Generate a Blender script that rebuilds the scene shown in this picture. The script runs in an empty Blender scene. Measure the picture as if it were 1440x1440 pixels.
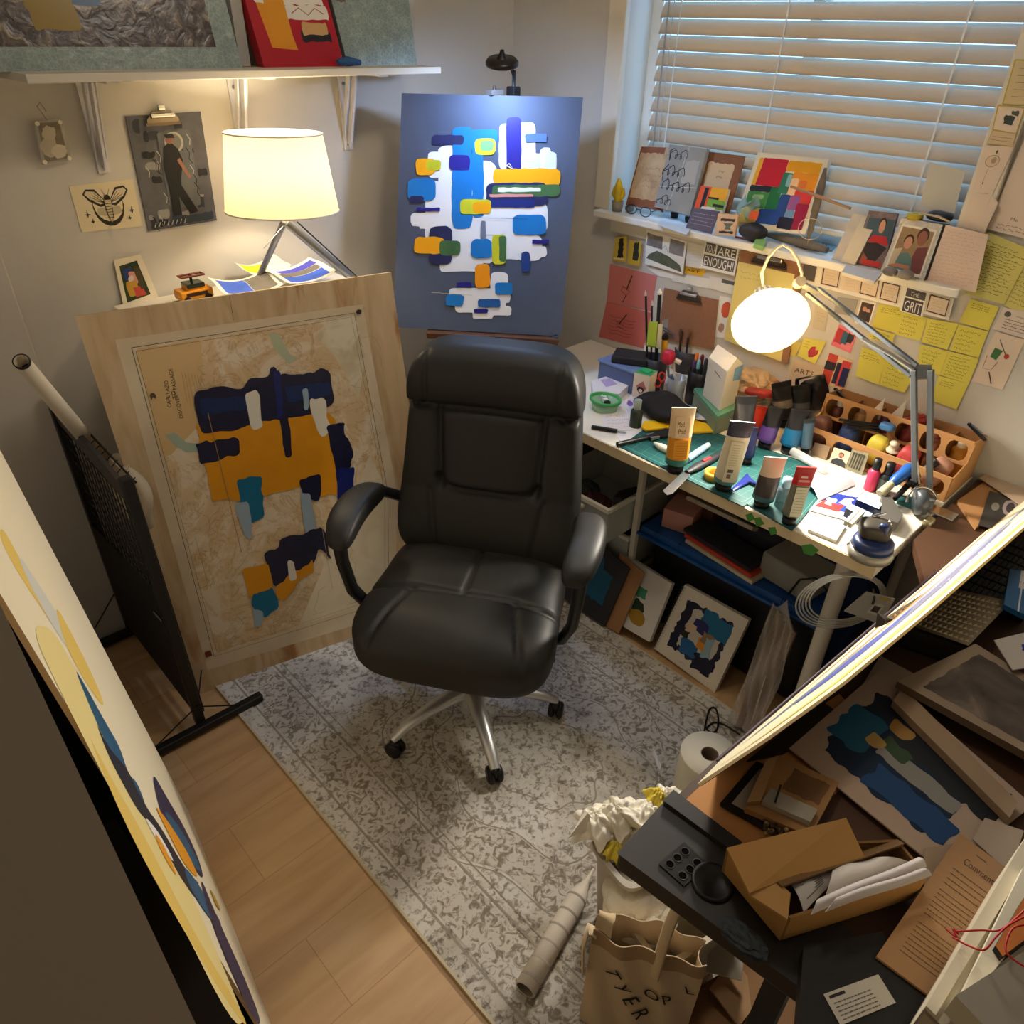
import bpy, math, random
from math import sin, cos, pi, radians, sqrt
from mathutils import Vector, Matrix, Euler
V = Vector
SC = bpy.context.scene
COL = SC.collection
rnd = random.Random(7)

# ------------------------------------------------------------------ camera
CAM_YAW, CAM_PITCH, CAM_ROLL = .7748, .5809, .0254
CAM_POS = V((-2.1679, -2.2701, 1.7587))
CAM_F = 1041.9
_f = V((sin(CAM_YAW)*cos(CAM_PITCH), cos(CAM_YAW)*cos(CAM_PITCH), -sin(CAM_PITCH)))
_r = _f.cross(V((0, 0, 1))).normalized(); _u = _r.cross(_f)
CR = cos(CAM_ROLL)*_r + sin(CAM_ROLL)*_u
CU = -sin(CAM_ROLL)*_r + cos(CAM_ROLL)*_u
CF = _f
cd = bpy.data.cameras.new('camera')
cam = bpy.data.objects.new('camera', cd); COL.objects.link(cam)
m3 = Matrix((CR, CU, -CF)).transposed()
cam.matrix_world = Matrix.Translation(CAM_POS) @ m3.to_4x4()
cd.sensor_width = 36; cd.lens = 36*CAM_F/1440; cd.clip_start = .02; cd.clip_end = 60
SC.camera = cam

# ------------------------------------------------------------------ sky, exposure
w = bpy.data.worlds.new('world'); SC.world = w; w.use_nodes = True
bg = w.node_tree.nodes['Background']
bg.inputs[0].default_value = (.29, .58, 1.0, 1); bg.inputs[1].default_value = 1.7
SC.view_settings.view_transform = 'Standard'; SC.view_settings.look = 'None'
SC.view_settings.exposure = 1.45; SC.view_settings.gamma = 1
SC.view_settings.use_curve_mapping = False
LAMP_TABLE = 7.0      # watts, bulb in the table lamp
LAMP_DESK = 85.0      # emission strength of the desk lamp's diffuser
LAMP_EASEL = 90.0     # emission strength of the easel lamp's ring
LAMP_FILL = 9.0       # emission strength of the added overhead fill light

def light_point(name, loc, watts, col, radius, parent=None):
    l = bpy.data.lights.new(name, 'POINT'); l.energy = watts; l.color = col; l.shadow_soft_size = radius
    o = bpy.data.objects.new(name, l); COL.objects.link(o)
    o.location = loc
    if parent: o.parent = parent
    return o

# ------------------------------------------------------------------ geometry of the place
def ray(px, py):
    return (CR*((px-720)/CAM_F) - CU*((py-720)/CAM_F) + CF)
def onp(px, py, n, d):
    """point on the plane n.p = d that the photo shows at (px, py)"""
    v = ray(px, py); n = V(n)
    return CAM_POS + v*((d - n.dot(CAM_POS))/n.dot(v))
def Z(px, py, z=0.): return onp(px, py, (0, 0, 1), z)
def X(px, py, x=0.): return onp(px, py, (1, 0, 0), x)
def Y(px, py, y=0.): return onp(px, py, (0, 1, 0), y)
def UP(B, px, py):
    """point on the upright plane through B facing the viewer's side"""
    n = V((CAM_POS.x-B.x, CAM_POS.y-B.y, 0)).normalized()
    return onp(px, py, n, n.dot(B))
def mpx(p): return (V(p)-CAM_POS).dot(CF)/CAM_F      # metres per photo pixel at p

# ------------------------------------------------------------------ materials
def s2l(c):
    out = []
    for v in c:
        v = v/255.
        out.append(v/12.92 if v <= .04045 else ((v+.055)/1.055)**2.4)
    return out
MC = {}
def M(rgb, rough=.6, metal=0., spec=.4, noise=0., nscale=30., bump=0., bscale=200., trans=0., emis=0., alpha=1., sheen=0., coat=0.):
    key = (tuple(rgb), rough, metal, spec, noise, nscale, bump, bscale, trans, emis, alpha, coat)
    if key in MC: return MC[key]
    m = bpy.data.materials.new('m%03d' % len(MC)); m.use_nodes = True
    nt = m.node_tree; b = nt.nodes['Principled BSDF']
    c = s2l(rgb)
    b.inputs['Base Color'].default_value = (*c, 1)
    b.inputs['Roughness'].default_value = rough; b.inputs['Metallic'].default_value = metal
    b.inputs['Specular IOR Level'].default_value = spec
    b.inputs['Coat Weight'].default_value = coat
    if trans: b.inputs['Transmission Weight'].default_value = trans; b.inputs['IOR'].default_value = 1.3
    if alpha < 1: b.inputs['Alpha'].default_value = alpha
    if emis: b.inputs['Emission Color'].default_value = (*c, 1); b.inputs['Emission Strength'].default_value = emis
    if noise or bump:
        tc = nt.nodes.new('ShaderNodeTexCoord')
    if noise:
        n = nt.nodes.new('ShaderNodeTexNoise'); n.inputs['Scale'].default_value = nscale; n.inputs['Detail'].default_value = 5
        nt.links.new(tc.outputs['Object'], n.inputs['Vector'])
        mx = nt.nodes.new('ShaderNodeMix'); mx.data_type = 'RGBA'
        nt.links.new(n.outputs['Fac'], mx.inputs[0])
        mx.inputs[6].default_value = (*[max(0, v*(1-noise)) for v in c], 1)
        mx.inputs[7].default_value = (*[min(1, v*(1+noise)) for v in c], 1)
        nt.links.new(mx.outputs[2], b.inputs['Base Color'])
    if bump:
        n2 = nt.nodes.new('ShaderNodeTexNoise'); n2.inputs['Scale'].default_value = bscale; n2.inputs['Detail'].default_value = 3
        nt.links.new(tc.outputs['Object'], n2.inputs['Vector'])
        bp = nt.nodes.new('ShaderNodeBump'); bp.inputs['Strength'].default_value = bump; bp.inputs['Distance'].default_value = .002
        nt.links.new(n2.outputs['Fac'], bp.inputs['Height']); nt.links.new(bp.outputs[0], b.inputs['Normal'])
    MC[key] = m
    return m
def ramp_mat(name, stops, scale=(1, 1, 1), nscale=5., detail=6., distort=0., rough=.7, bump=0., kind='noise', rough_n=.5, coord='Object', spec=.35, extra=None):
    """procedural material: stretched noise through a colour ramp; extra = (stops, nscale, lo, hi) second layer laid over the first"""
    m = bpy.data.materials.new(name); m.use_nodes = True; nt = m.node_tree; b = nt.nodes['Principled BSDF']
    b.inputs['Roughness'].default_value = rough; b.inputs['Specular IOR Level'].default_value = spec
    tc = nt.nodes.new('ShaderNodeTexCoord'); mp = nt.nodes.new('ShaderNodeMapping'); mp.inputs['Scale'].default_value = scale
    nt.links.new(tc.outputs[coord], mp.inputs[0])
    def layer(nscale, stops, kind=kind):
        if kind == 'noise':
            n = nt.nodes.new('ShaderNodeTexNoise'); n.inputs['Scale'].default_value = nscale; n.inputs['Detail'].default_value = detail
            n.inputs['Distortion'].default_value = distort; n.inputs['Roughness'].default_value = rough_n; out = n.outputs['Fac']
        elif kind == 'wave':
            n = nt.nodes.new('ShaderNodeTexWave'); n.inputs['Scale'].default_value = nscale; n.inputs['Distortion'].default_value = distort
            n.inputs['Detail'].default_value = detail; out = n.outputs['Fac']
        else:
            n = nt.nodes.new('ShaderNodeTexVoronoi'); n.inputs['Scale'].default_value = nscale; n.feature = 'DISTANCE_TO_EDGE'; out = n.outputs['Distance']
        nt.links.new(mp.outputs[0], n.inputs['Vector'])
        r = nt.nodes.new('ShaderNodeValToRGB'); el = r.color_ramp.elements
        while len(el) < len(stops): el.new(.5)
        for e, (p, c) in zip(el, stops): e.position = p; e.color = (*s2l(c), 1)
        nt.links.new(out, r.inputs[0])
        return r.outputs[0], out
    c1, f1 = layer(nscale, stops)
    if extra:
        st2, ns2, k2 = extra
        c2, f2 = layer(ns2, st2, k2)
        mx = nt.nodes.new('ShaderNodeMix'); mx.data_type = 'RGBA'; mx.blend_type = 'MULTIPLY'; mx.inputs[0].default_value = 1
        nt.links.new(c1, mx.inputs[6]); nt.links.new(c2, mx.inputs[7]); c1 = mx.outputs[2]
    nt.links.new(c1, b.inputs['Base Color'])
    if bump:
        bp = nt.nodes.new('ShaderNodeBump'); bp.inputs['Strength'].default_value = bump; bp.inputs['Distance'].default_value = .003
        nt.links.new(f1, bp.inputs['Height']); nt.links.new(bp.outputs[0], b.inputs['Normal'])
    return m
def glassy(rgb=(235, 240, 240), rough=.08, op=.25):
    key = ('g', tuple(rgb), rough, op)
    if key in MC: return MC[key]
    m = bpy.data.materials.new('clear%03d' % len(MC)); m.use_nodes = True; nt = m.node_tree
    b = nt.nodes['Principled BSDF']; b.inputs['Base Color'].default_value = (*s2l(rgb), 1); b.inputs['Roughness'].default_value = rough
    b.inputs['Specular IOR Level'].default_value = .8
    t = nt.nodes.new('ShaderNodeBsdfTransparent'); mx = nt.nodes.new('ShaderNodeMixShader')
    lw = nt.nodes.new('ShaderNodeLayerWeight'); lw.inputs[0].default_value = .35
    mr = nt.nodes.new('ShaderNodeMapRange'); mr.inputs[3].default_value = op; mr.inputs[4].default_value = min(1, op+.5)
    nt.links.new(lw.outputs['Facing'], mr.inputs[0]); nt.links.new(mr.outputs[0], mx.inputs[0])
    nt.links.new(t.outputs[0], mx.inputs[1]); nt.links.new(b.outputs[0], mx.inputs[2])
    nt.links.new(mx.outputs[0], nt.nodes['Material Output'].inputs[0])
    MC[key] = m
    return m
def emat(rgb, st):
    m = bpy.data.materials.new('glow'); m.use_nodes = True; nt = m.node_tree
    e = nt.nodes.new('ShaderNodeEmission'); e.inputs[0].default_value = (*s2l(rgb), 1); e.inputs[1].default_value = st
    nt.links.new(e.outputs[0], nt.nodes['Material Output'].inputs[0]); return m
def A(c):
    """a colour tuple or a material"""
    return M(c) if isinstance(c, tuple) else c

WHITE = M((236, 233, 226), .45); BLACK = M((18, 18, 19), .45); CHROME = M((200, 200, 200), .18, 1.)
STEEL = M((150, 152, 155), .3, .9); CARD = M((176, 128, 76), .85, 0, .2, .12, 12, .3, 120)
PAPER = M((238, 236, 230), .8, 0, .2)

# ------------------------------------------------------------------ mesh builder
def frame(z, hint=V((0, 0, 1))):
    z = V(z).normalized(); h = V(hint)
    if abs(z.dot(h)) > .95: h = V((1, 0, 0))
    x = h.cross(z).normalized(); return x, z.cross(x), z
class MB:
    def __init__(s): s.v = []; s.f = []; s.mi = []; s.sm = []; s.mats = []
    def m(s, mat):
        mat = A(mat)
        if mat not in s.mats: s.mats.append(mat)
        return s.mats.index(mat)
    def add(s, vs, fs, mat, smooth=False):
        o = len(s.v); s.v += [tuple(p) for p in vs]; i = s.m(mat)
        for f in fs: s.f.append([o+k for k in f]); s.mi.append(i); s.sm.append(smooth)
        return s
    def box(s, c, size, mat, rot=None, taper=1.):
        c = V(c); h = V(size)/2; vs = []
        for z in (-1, 1):
            t = taper if z > 0 else 1
            for x, y in ((-1, -1), (1, -1), (1, 1), (-1, 1)):
                p = V((x*h.x*t, y*h.y*t, z*h.z))
                if rot is not None: p = (rot @ p)
                vs.append(c+p)
        return s.add(vs, [(3, 2, 1, 0), (4, 5, 6, 7), (0, 1, 5, 4), (1, 2, 6, 5), (2, 3, 7, 6), (3, 0, 4, 7)], mat)
    def bar(s, a, b, wd, th, mat, hint=(0, 0, 1)):
        a = V(a); b = V(b); x, y, z = frame(b-a, hint)
        vs = [p + x*sx*wd/2 + y*sy*th/2 for p in (a, b) for sx, sy in ((-1, -1), (1, -1), (1, 1), (-1, 1))]
        return s.add(vs, [(3, 2, 1, 0), (4, 5, 6, 7), (0, 1, 5, 4), (1, 2, 6, 5), (2, 3, 7, 6), (3, 0, 4, 7)], mat)
    def prism(s, top, dvec, mat, sidemat=None):
        """polygon 'top' extruded by dvec"""
        top = [V(p) for p in top]; d = V(dvec); n = len(top)
        s.add(top, [tuple(range(n))], mat)
        vs = top+[p+d for p in top]
        s.add(vs, [(i, n+i, n+(i+1) % n, (i+1) % n) for i in range(n)] + [tuple(reversed(range(n, 2*n)))], sidemat or mat)
        return s
    def poly(s, pts, mat, smooth=False): return s.add(pts, [tuple(range(len(pts)))], mat, smooth)
    def lathe(s, prof, o, axis, mat, n=20, sx=1., hint=(0, 0, 1), smooth=True, arc=1.):
        """prof = [(r, h)...] along axis from o"""
        o = V(o); x, y, z = frame(axis, hint); vs = []; m_ = n if arc >= 1 else n+1
        for r, h in prof:
            for k in range(m_):
                a = 2*pi*arc*k/n; vs.append(o + z*h + x*(r*cos(a)*sx) + y*(r*sin(a)))
        fs = []
        for i in range(len(prof)-1):
            for k in range(n):
                k2 = (k+1) % m_ if arc >= 1 else k+1
                fs.append((i*m_+k, i*m_+k2, (i+1)*m_+k2, (i+1)*m_+k))
        return s.add(vs, fs, mat, smooth)
    def cyl(s, a, b, r, mat, n=16, r2=None, caps=True):
        a = V(a); b = V(b); L = (b-a).length; r2 = r if r2 is None else r2
        s.lathe([(r, 0), (r2, L)], a, b-a, mat, n)
        if caps:
            s.lathe([(0, 0), (r, 0)], a, b-a, mat, n, smooth=False); s.lathe([(r2, L), (0, L)], a, b-a, mat, n, smooth=False)
        return s
    def tube(s, path, r, mat, n=8, closed=False, radii=None, flat=1.):
        path = [V(p) for p in path]; N = len(path); vs = []
        up = None
        for i, p in enumerate(path):
            if closed: t = path[(i+1) % N]-path[i-1]
            else: t = path[min(i+1, N-1)]-path[max(i-1, 0)]
            if t.length < 1e-9: t = V((0, 0, 1))
            t.normalize()
            if up is None: x, y, _ = frame(t)
            else:
                x = (up - t*up.dot(t))
                if x.length < 1e-6: x, y, _ = frame(t)
                x.normalize(); y = t.cross(x)
            up = x.copy(); rr = radii[i] if radii else r
            for k in range(n):
                a = 2*pi*k/n; vs.append(p + x*(rr*cos(a)) + y*(rr*sin(a)*flat))
        fs = []
        for i in range(N if closed else N-1):
            for k in range(n):
                j = (i+1) % N
                fs.append((i*n+k, i*n+(k+1) % n, j*n+(k+1) % n, j*n+k))
        s.add(vs, fs, mat, True)
        if not closed: s.add(vs[:n], [tuple(reversed(range(n)))], mat); s.add(vs[-n:], [tuple(range(n))], mat)
        return s
    def rbox(s, c, half, mat, e=5., n=12, rot=None, fn=None):
        """rounded cushion: cube grid pushed to a superellipsoid, then fn(p) -> p in local space"""
        c = V(c); half = V(half); idx = {}; vs = []; fs = []
        def vid(p):
            k = tuple(round(q*1e5) for q in p)
            if k not in idx:
                L = (abs(p[0])**e+abs(p[1])**e+abs(p[2])**e)**(1/e)
                q = V((p[0]/L*half.x, p[1]/L*half.y, p[2]/L*half.z))
                if fn: q = fn(q)
                if rot is not None: q = rot @ q
                idx[k] = len(vs); vs.append(c+q)
            return idx[k]
        for ax in range(3):
            for sg in (-1, 1):
                for i in range(n):
                    for j in range(n):
                        cs = []
                        for di, dj in ((0, 0), (1, 0), (1, 1), (0, 1)):
                            p = [0, 0, 0]; p[ax] = sg; p[(ax+1) % 3] = -1+2*(i+di)/n; p[(ax+2) % 3] = -1+2*(j+dj)/n
                            cs.append(vid(tuple(p)))
                        if sg < 0: cs.reverse()
                        fs.append(tuple(cs))
        return s.add(vs, fs, mat, True)
    def grid(s, fn, nu, nv, mat, thick=0., smooth=True):
        """surface fn(u,v), 0..1"""
        P = [[V(fn(i/nu, j/nv)) for j in range(nv+1)] for i in range(nu+1)]
        vs = [p for r_ in P for p in r_]; q = nv+1
        fs = [(i*q+j, (i+1)*q+j, (i+1)*q+j+1, i*q+j+1) for i in range(nu) for j in range(nv)]
        s.add(vs, fs, mat, smooth)
        if thick:
            v2 = []
            for i in range(nu+1):
                for j in range(nv+1):
                    a = P[min(i+1, nu)][j]-P[max(i-1, 0)][j]; b = P[i][min(j+1, nv)]-P[i][max(j-1, 0)]
                    nn = a.cross(b)
                    if nn.length > 1e-12: nn.normalize()
                    v2.append(P[i][j]-nn*thick)
            s.add(v2, [tuple(reversed(f)) for f in fs], mat, smooth)
            ring = [i*q for i in range(nu+1)]+[nu*q+j for j in range(1, nv+1)]+[i*q+nv for i in range(nu-1, -1, -1)]+[j for j in range(nv-1, 0, -1)]
            R = [vs[k] for k in ring]; R2 = [v2[k] for k in ring]; n = len(ring)
            s.add(R+R2, [(i, n+i, n+(i+1) % n, (i+1) % n) for i in range(n)], mat)
        return s
    def build(s, name, parent=None, bevel=0., sub=0, kind=None, label=None):
        me = bpy.data.meshes.new(name); me.from_pydata(s.v, [], s.f)
        for mt in s.mats: me.materials.append(mt)
        me.polygons.foreach_set('material_index', s.mi); me.polygons.foreach_set('use_smooth', s.sm); me.update()
        o = bpy.data.objects.new(name, me); COL.objects.link(o)
        if parent: o.parent = parent
        if bevel:
            b = o.modifiers.new('bevel', 'BEVEL'); b.width = bevel; b.segments = 2; b.limit_method = 'ANGLE'; b.angle_limit = radians(40)
        if sub:
            b = o.modifiers.new('sub', 'SUBSURF'); b.levels = sub; b.render_levels = sub
        if kind: o['kind'] = kind
        if label: o['label'] = label
        return o
def tag(o, label, cat, group=None, kind=None):
    o['label'] = label; o['category'] = cat
    if group: o['group'] = group
    if kind: o['kind'] = kind
    return o
def thing(name, label, cat, loc=(0, 0, 0), group=None):
    """an Empty at the thing's base; parts are built in world space and keep their place"""
    o = bpy.data.objects.new(name, None); COL.objects.link(o); o.location = loc; o.empty_display_size = .02
    o['label'] = label; o['category'] = cat
    if group: o['group'] = group
    return o
def part(mb, name, t, **k):
    """mesh in world coordinates becomes a child of the Empty t (moved so that it is relative to t)"""
    root = t
    base = V((0, 0, 0)); q = t
    while q is not None: base += q.location; q = q.parent
    mb.v = [tuple(V(p)-base) for p in mb.v]
    return mb.build(name, t, **k)
def solo(mb, name, label, cat, group=None, **k):
    """a thing that is one mesh: origin at its lowest centre"""
    xs = [p[0] for p in mb.v]; ys = [p[1] for p in mb.v]; zs = [p[2] for p in mb.v]
    c = V(((min(xs)+max(xs))/2, (min(ys)+max(ys))/2, min(zs)))
    mb.v = [tuple(V(p)-c) for p in mb.v]
    o = mb.build(name, None, **k); o.location = c
    return tag(o, label, cat, group)
def struct(mb, name, bevel=0.):
    return mb.build(name, None, bevel=bevel, kind='structure')

# text outlines ------------------------------------------------------
_tc = {}
def text_mesh(t):
    if t in _tc: return _tc[t]
    cu = bpy.data.curves.new('t', 'FONT'); cu.body = t; cu.size = 1; cu.align_x = 'LEFT'; cu.resolution_u = 3
    o = bpy.data.objects.new('t', cu); COL.objects.link(o)
    bpy.context.view_layer.update()
    me = bpy.data.meshes.new_from_object(o.evaluated_get(bpy.context.evaluated_depsgraph_get()))
    vs = [tuple(v.co) for v in me.vertices]; fs = [tuple(p.vertices) for p in me.polygons]
    bpy.data.objects.remove(o); bpy.data.meshes.remove(me); bpy.data.curves.remove(cu)
    w_ = max([v[0] for v in vs], default=1); _tc[t] = (vs, fs, w_)
    return _tc[t]
def blob_pts(c, rx, ry, n=18, jit=.0, seed=0):
    r_ = random.Random(seed); return [(c[0]+rx*cos(2*pi*k/n)*(1+r_.uniform(-jit, jit)), c[1]+ry*sin(2*pi*k/n)*(1+r_.uniform(-jit, jit))) for k in range(n)]
def rough_poly(pts, step=.05, amp=.01, seed=0, smooth=1):
    """ragged brush-like outline of a polygon (2-D)"""
    r_ = random.Random(seed); out = []
    for i, a in enumerate(pts):
        b = pts[(i+1) % len(pts)]; L = math.hypot(b[0]-a[0], b[1]-a[1]); n = max(1, int(L/step))
        for k in range(n):
            t = k/n; out.append((a[0]+(b[0]-a[0])*t+r_.uniform(-amp, amp), a[1]+(b[1]-a[1])*t+r_.uniform(-amp, amp)))
    for _ in range(smooth):
        o2 = []
        for i, a in enumerate(out):
            b = out[(i+1) % len(out)]; o2 += [(a[0]*.75+b[0]*.25, a[1]*.75+b[1]*.25), (a[0]*.25+b[0]*.75, a[1]*.25+b[1]*.75)]
        out = o2
    return out
class Sheet:
    """flat rectangle with decoration; uv in 0..1, v runs down"""
    def __init__(s, quad, mat, thick=.001, back=None, mb=None):
        s.q = [V(p) for p in quad]   # TL TR BR BL
        s.n = (s.q[3]-s.q[0]).cross(s.q[1]-s.q[0]).normalized()
        s.mb = mb or MB(); s.k = 1
        s.w = ((s.q[1]-s.q[0]).length+(s.q[2]-s.q[3]).length)/2; s.h = ((s.q[3]-s.q[0]).length+(s.q[2]-s.q[1]).length)/2
        s.mb.prism([s.q[3], s.q[2], s.q[1], s.q[0]], -s.n*thick, mat, back or mat)
    def at(s, u, v, k=None):
        a = s.q[0].lerp(s.q[1], u); b = s.q[3].lerp(s.q[2], u)
        return a.lerp(b, v) + s.n*.00022*(s.k if k is None else k)
    def poly(s, pts, c):
        s.mb.poly([s.at(*p) for p in pts], c)
        s.k += .35; return s
    def rect(s, u0, v0, u1, v1, c): return s.poly([(u0, v1), (u1, v1), (u1, v0), (u0, v0)], c)
    def rag(s, u0, v0, u1, v1, c, amp=.012, step=.05, seed=0):
        return s.poly(rough_poly([(u0, v1), (u1, v1), (u1, v0), (u0, v0)], step, amp, seed), c)
    def disc(s, u, v, ru, rv, c, jit=0., seed=0, n=18): return s.poly(list(reversed(blob_pts((u, v), ru, rv, n, jit, seed))), c)
    def line(s, pts, w_, c):
        """ribbon of width w_ metres"""
        P = [s.at(*p) for p in pts]; vs = []
        for i, p in enumerate(P):
            t = (P[min(i+1, len(P)-1)]-P[max(i-1, 0)])
            if t.length < 1e-9: t = V((1, 0, 0))
            d = s.n.cross(t).normalized()*w_/2; vs += [p+d, p-d]
        s.mb.add(vs, [(2*i+1, 2*i+3, 2*i+2, 2*i) for i in range(len(P)-1)], c); s.k += .35; return s
    def frame_(s, u0, v0, u1, v1, w_, c): return s.line([(u0, v0), (u1, v0), (u1, v1), (u0, v1), (u0, v0)], w_, c)
    def text(s, t, u, v, wd, c, ht=None, rot=0.):
        """text whose left baseline is (u, v), wd wide (uv units), ht high (v units)"""
        vs, fs, W = text_mesh(t)
        if not vs: return s
        sx = wd/W; sy = ht/.72 if ht else sx*s.w/s.h
        pts = []
        for x, y, z in vs:
            X_ = x*sx; Y_ = y*sy
            if rot:
                xm = X_*s.w; ym = Y_*s.h; X_ = (xm*cos(rot)-ym*sin(rot))/s.w; Y_ = (xm*sin(rot)+ym*cos(rot))/s.h
            pts.append(s.at(u+X_, v-Y_))
        s.mb.add(pts, fs, c); s.k += .35; return s
    def script(s, u0, v0, u1, v1, n, c, w_=.0008, seed=1, fill=.9):
        """n rows of illegibly small handwriting"""
        r_ = random.Random(seed)
        for i in range(n):
            v = v0+(v1-v0)*(i+.5)/n; u = u0+r_.uniform(0, .03); end = u0+(u1-u0)*r_.uniform(fill-.25, fill+.1)
            amp = (v1-v0)/n*.28
            while u < min(end, u1):
                L = r_.uniform(.06, .16)*(u1-u0); k = max(3, int(L/(u1-u0)*26)); L = min(L, u1-u)
                s.line([(u+L*j/k, v+r_.uniform(-amp, amp)) for j in range(k+1)], w_, c); s.k -= .35
                u += L+.035*(u1-u0)
        s.k += .35; return s
    def print_(s, u0, v0, u1, v1, n, c, w_=.001, seed=1):
        r_ = random.Random(seed)
        for i in range(n):
            v = v0+(v1-v0)*(i+.5)/n; u = u0
            while u < u1-.01:
                L = min(r_.uniform(.05, .14)*(u1-u0), u1-u); s.line([(u, v), (u+L, v)], w_, c); s.k -= .35; u += L+.02*(u1-u0)
        s.k += .35; return s
    def solo(s, name, label, cat, group=None, **k): return solo(s.mb, name, label, cat, group, **k)
def quadX(px, x=0.): return [X(*p, x) for p in px]
def quadY(px, y=0.): return [Y(*p, y) for p in px]
def quadZ(px, z=0.): return [Z(*p, z) for p in px]
def in_quad(S, px, py, n, d):
    """uv on sheet S of the photo point (px, py): sheet lies in plane n, d"""
    p = onp(px, py, n, d)
    u, v = .5, .5
    for _ in range(12):
        c = S.at(u, v, 0); du = (S.at(u+.01, v, 0)-c)*100; dv = (S.at(u, v+.01, 0)-c)*100; r_ = p-c
        a, b, cc = du.dot(du), du.dot(dv), dv.dot(dv); e, f = r_.dot(du), r_.dot(dv); D = a*cc-b*b
        u += (e*cc-f*b)/D; v += (a*f-b*e)/D
    return u, v
# ================================================================== THE ROOM
WALL = M((204, 199, 190), .75, 0, .25, .03, 3, .12, 260)
TRIM = M((222, 214, 198), .45, 0, .4)
DOORW = M((206, 200, 190), .5, 0, .35)
H = 2.42
struct(MB().box((-2.25, .05, H/2), (4.5, .1, H), WALL), 'wall_back')
b = MB()
WY0, WY1, WZ0, WZ1 = -.52, -1.635, 1.205, 2.16        # window opening
b.box((.09, WY0/2+.05, H/2), (.18, -WY0+.1, H), WALL)
b.box((.09, (WY1-5.2)/2, H/2), (.18, 5.2+WY1, H), WALL)
b.box((.09, (WY0+WY1)/2, WZ0/2), (.18, WY0-WY1, WZ0), WALL)
b.box((.09, (WY0+WY1)/2, (WZ1+H)/2), (.18, WY0-WY1, H-WZ1), WALL)
struct(b, 'wall_right')
struct(MB().box((-3.325, -.9, H/2), (2.35, 1.8, H), DOORW), 'wall_left')
struct(MB().box((-4.55, -2.6, H/2), (.1, 5.3, H), WALL), 'wall_side')
struct(MB().box((-2.25, -5.25, H/2), (4.7, .1, H), WALL), 'wall_front')
struct(MB().box((-2.25, -2.6, H+.05), (4.8, 5.5, .1), M((226, 222, 214), .8)), 'ceiling')
# oak laminate floor: planks along x
fm = bpy.data.materials.new('oak_laminate'); fm.use_nodes = True; nt = fm.node_tree; pb = nt.nodes['Principled BSDF']
pb.inputs['Roughness'].default_value = .42
tc = nt.nodes.new('ShaderNodeTexCoord'); mp = nt.nodes.new('ShaderNodeMapping'); mp.inputs['Rotation'].default_value = (0, 0, radians(0))
nt.links.new(tc.outputs['Object'], mp.inputs[0])
br = nt.nodes.new('ShaderNodeTexBrick'); br.inputs['Scale'].default_value = 1; br.inputs['Brick Width'].default_value = 1.25; br.inputs['Row Height'].default_value = .19
br.inputs['Mortar Size'].default_value = .0008; br.inputs['Mortar'].default_value = (*s2l((168, 130, 90)), 1)
br.inputs['Color1'].default_value = (*s2l((208, 172, 128)), 1); br.inputs['Color2'].default_value = (*s2l((202, 164, 118)), 1)
mp2 = nt.nodes.new('ShaderNodeMapping'); mp2.inputs['Scale'].default_value = (1.3, 9, 1)
ng = nt.nodes.new('ShaderNodeTexNoise'); ng.inputs['Scale'].default_value = 2.6; ng.inputs['Detail'].default_value = 8; ng.inputs['Distortion'].default_value = .6
rg = nt.nodes.new('ShaderNodeValToRGB'); rg.color_ramp.elements[0].position = .3; rg.color_ramp.elements[0].color = (.80, .75, .70, 1)
rg.color_ramp.elements[1].position = .68; rg.color_ramp.elements[1].color = (1, 1, 1, 1)
mx = nt.nodes.new('ShaderNodeMix'); mx.data_type = 'RGBA'; mx.blend_type = 'MULTIPLY'; mx.inputs[0].default_value = 1
nt.links.new(mp.outputs[0], br.inputs['Vector']); nt.links.new(tc.outputs['Object'], mp2.inputs[0]); nt.links.new(mp2.outputs[0], ng.inputs['Vector'])
nt.links.new(ng.outputs['Fac'], rg.inputs[0]); nt.links.new(br.outputs[0], mx.inputs[6]); nt.links.new(rg.outputs[0], mx.inputs[7]); nt.links.new(mx.outputs[2], pb.inputs['Base Color'])
struct(MB().box((-2.25, -2.6, -.05), (4.8, 5.5, .1), fm), 'floor')
struct(MB().box((-1.9625, -.012, 1.02), (.375, .024, 2.04), DOORW), 'door_1', bevel=.003)
# window: frame, pane, casing, sill
wf = MB()
for y in (WY0-.02, WY1+.02): wf.box((.14, y, (WZ0+WZ1)/2), (.05, .04, WZ1-WZ0), WHITE)
for z in (WZ0+.03, WZ1-.02): wf.box((.14, (WY0+WY1)/2, z), (.05, WY0-WY1, .05), WHITE)
wf.box((.14, (WY0+WY1)/2, (WZ0+WZ1)/2), (.04, .035, WZ1-WZ0), WHITE)
wo = struct(wf, 'window_1')
pn = MB().box((.145, (WY0+WY1)/2, (WZ0+WZ1)/2), (.004, WY0-WY1-.04, WZ1-WZ0-.06), glassy((240, 250, 255), .02, .03)).build('window_pane', wo)
struct(MB().box((-.011, -.488, (1.227+2.24)/2), (.022, .068, 2.24-1.227), TRIM), 'trim_1', bevel=.003)
struct(MB().box((-.011, -1.67, (1.227+2.24)/2), (.022, .068, 2.24-1.227), TRIM), 'trim_2', bevel=.003)
struct(MB().box((-.011, -1.11, 2.2), (.024, 1.32, .08), TRIM), 'trim_3', bevel=.003)
struct(MB().box((.03, -1.095, 1.216), (.18, 1.22, .022), M((232, 228, 218), .4)), 'trim_4', bevel=.004)   # sill board
struct(MB().box((-.005, -1.10, 1.18), (.010, 1.15, .05), TRIM), 'trim_5', bevel=.003)                     # apron

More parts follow.
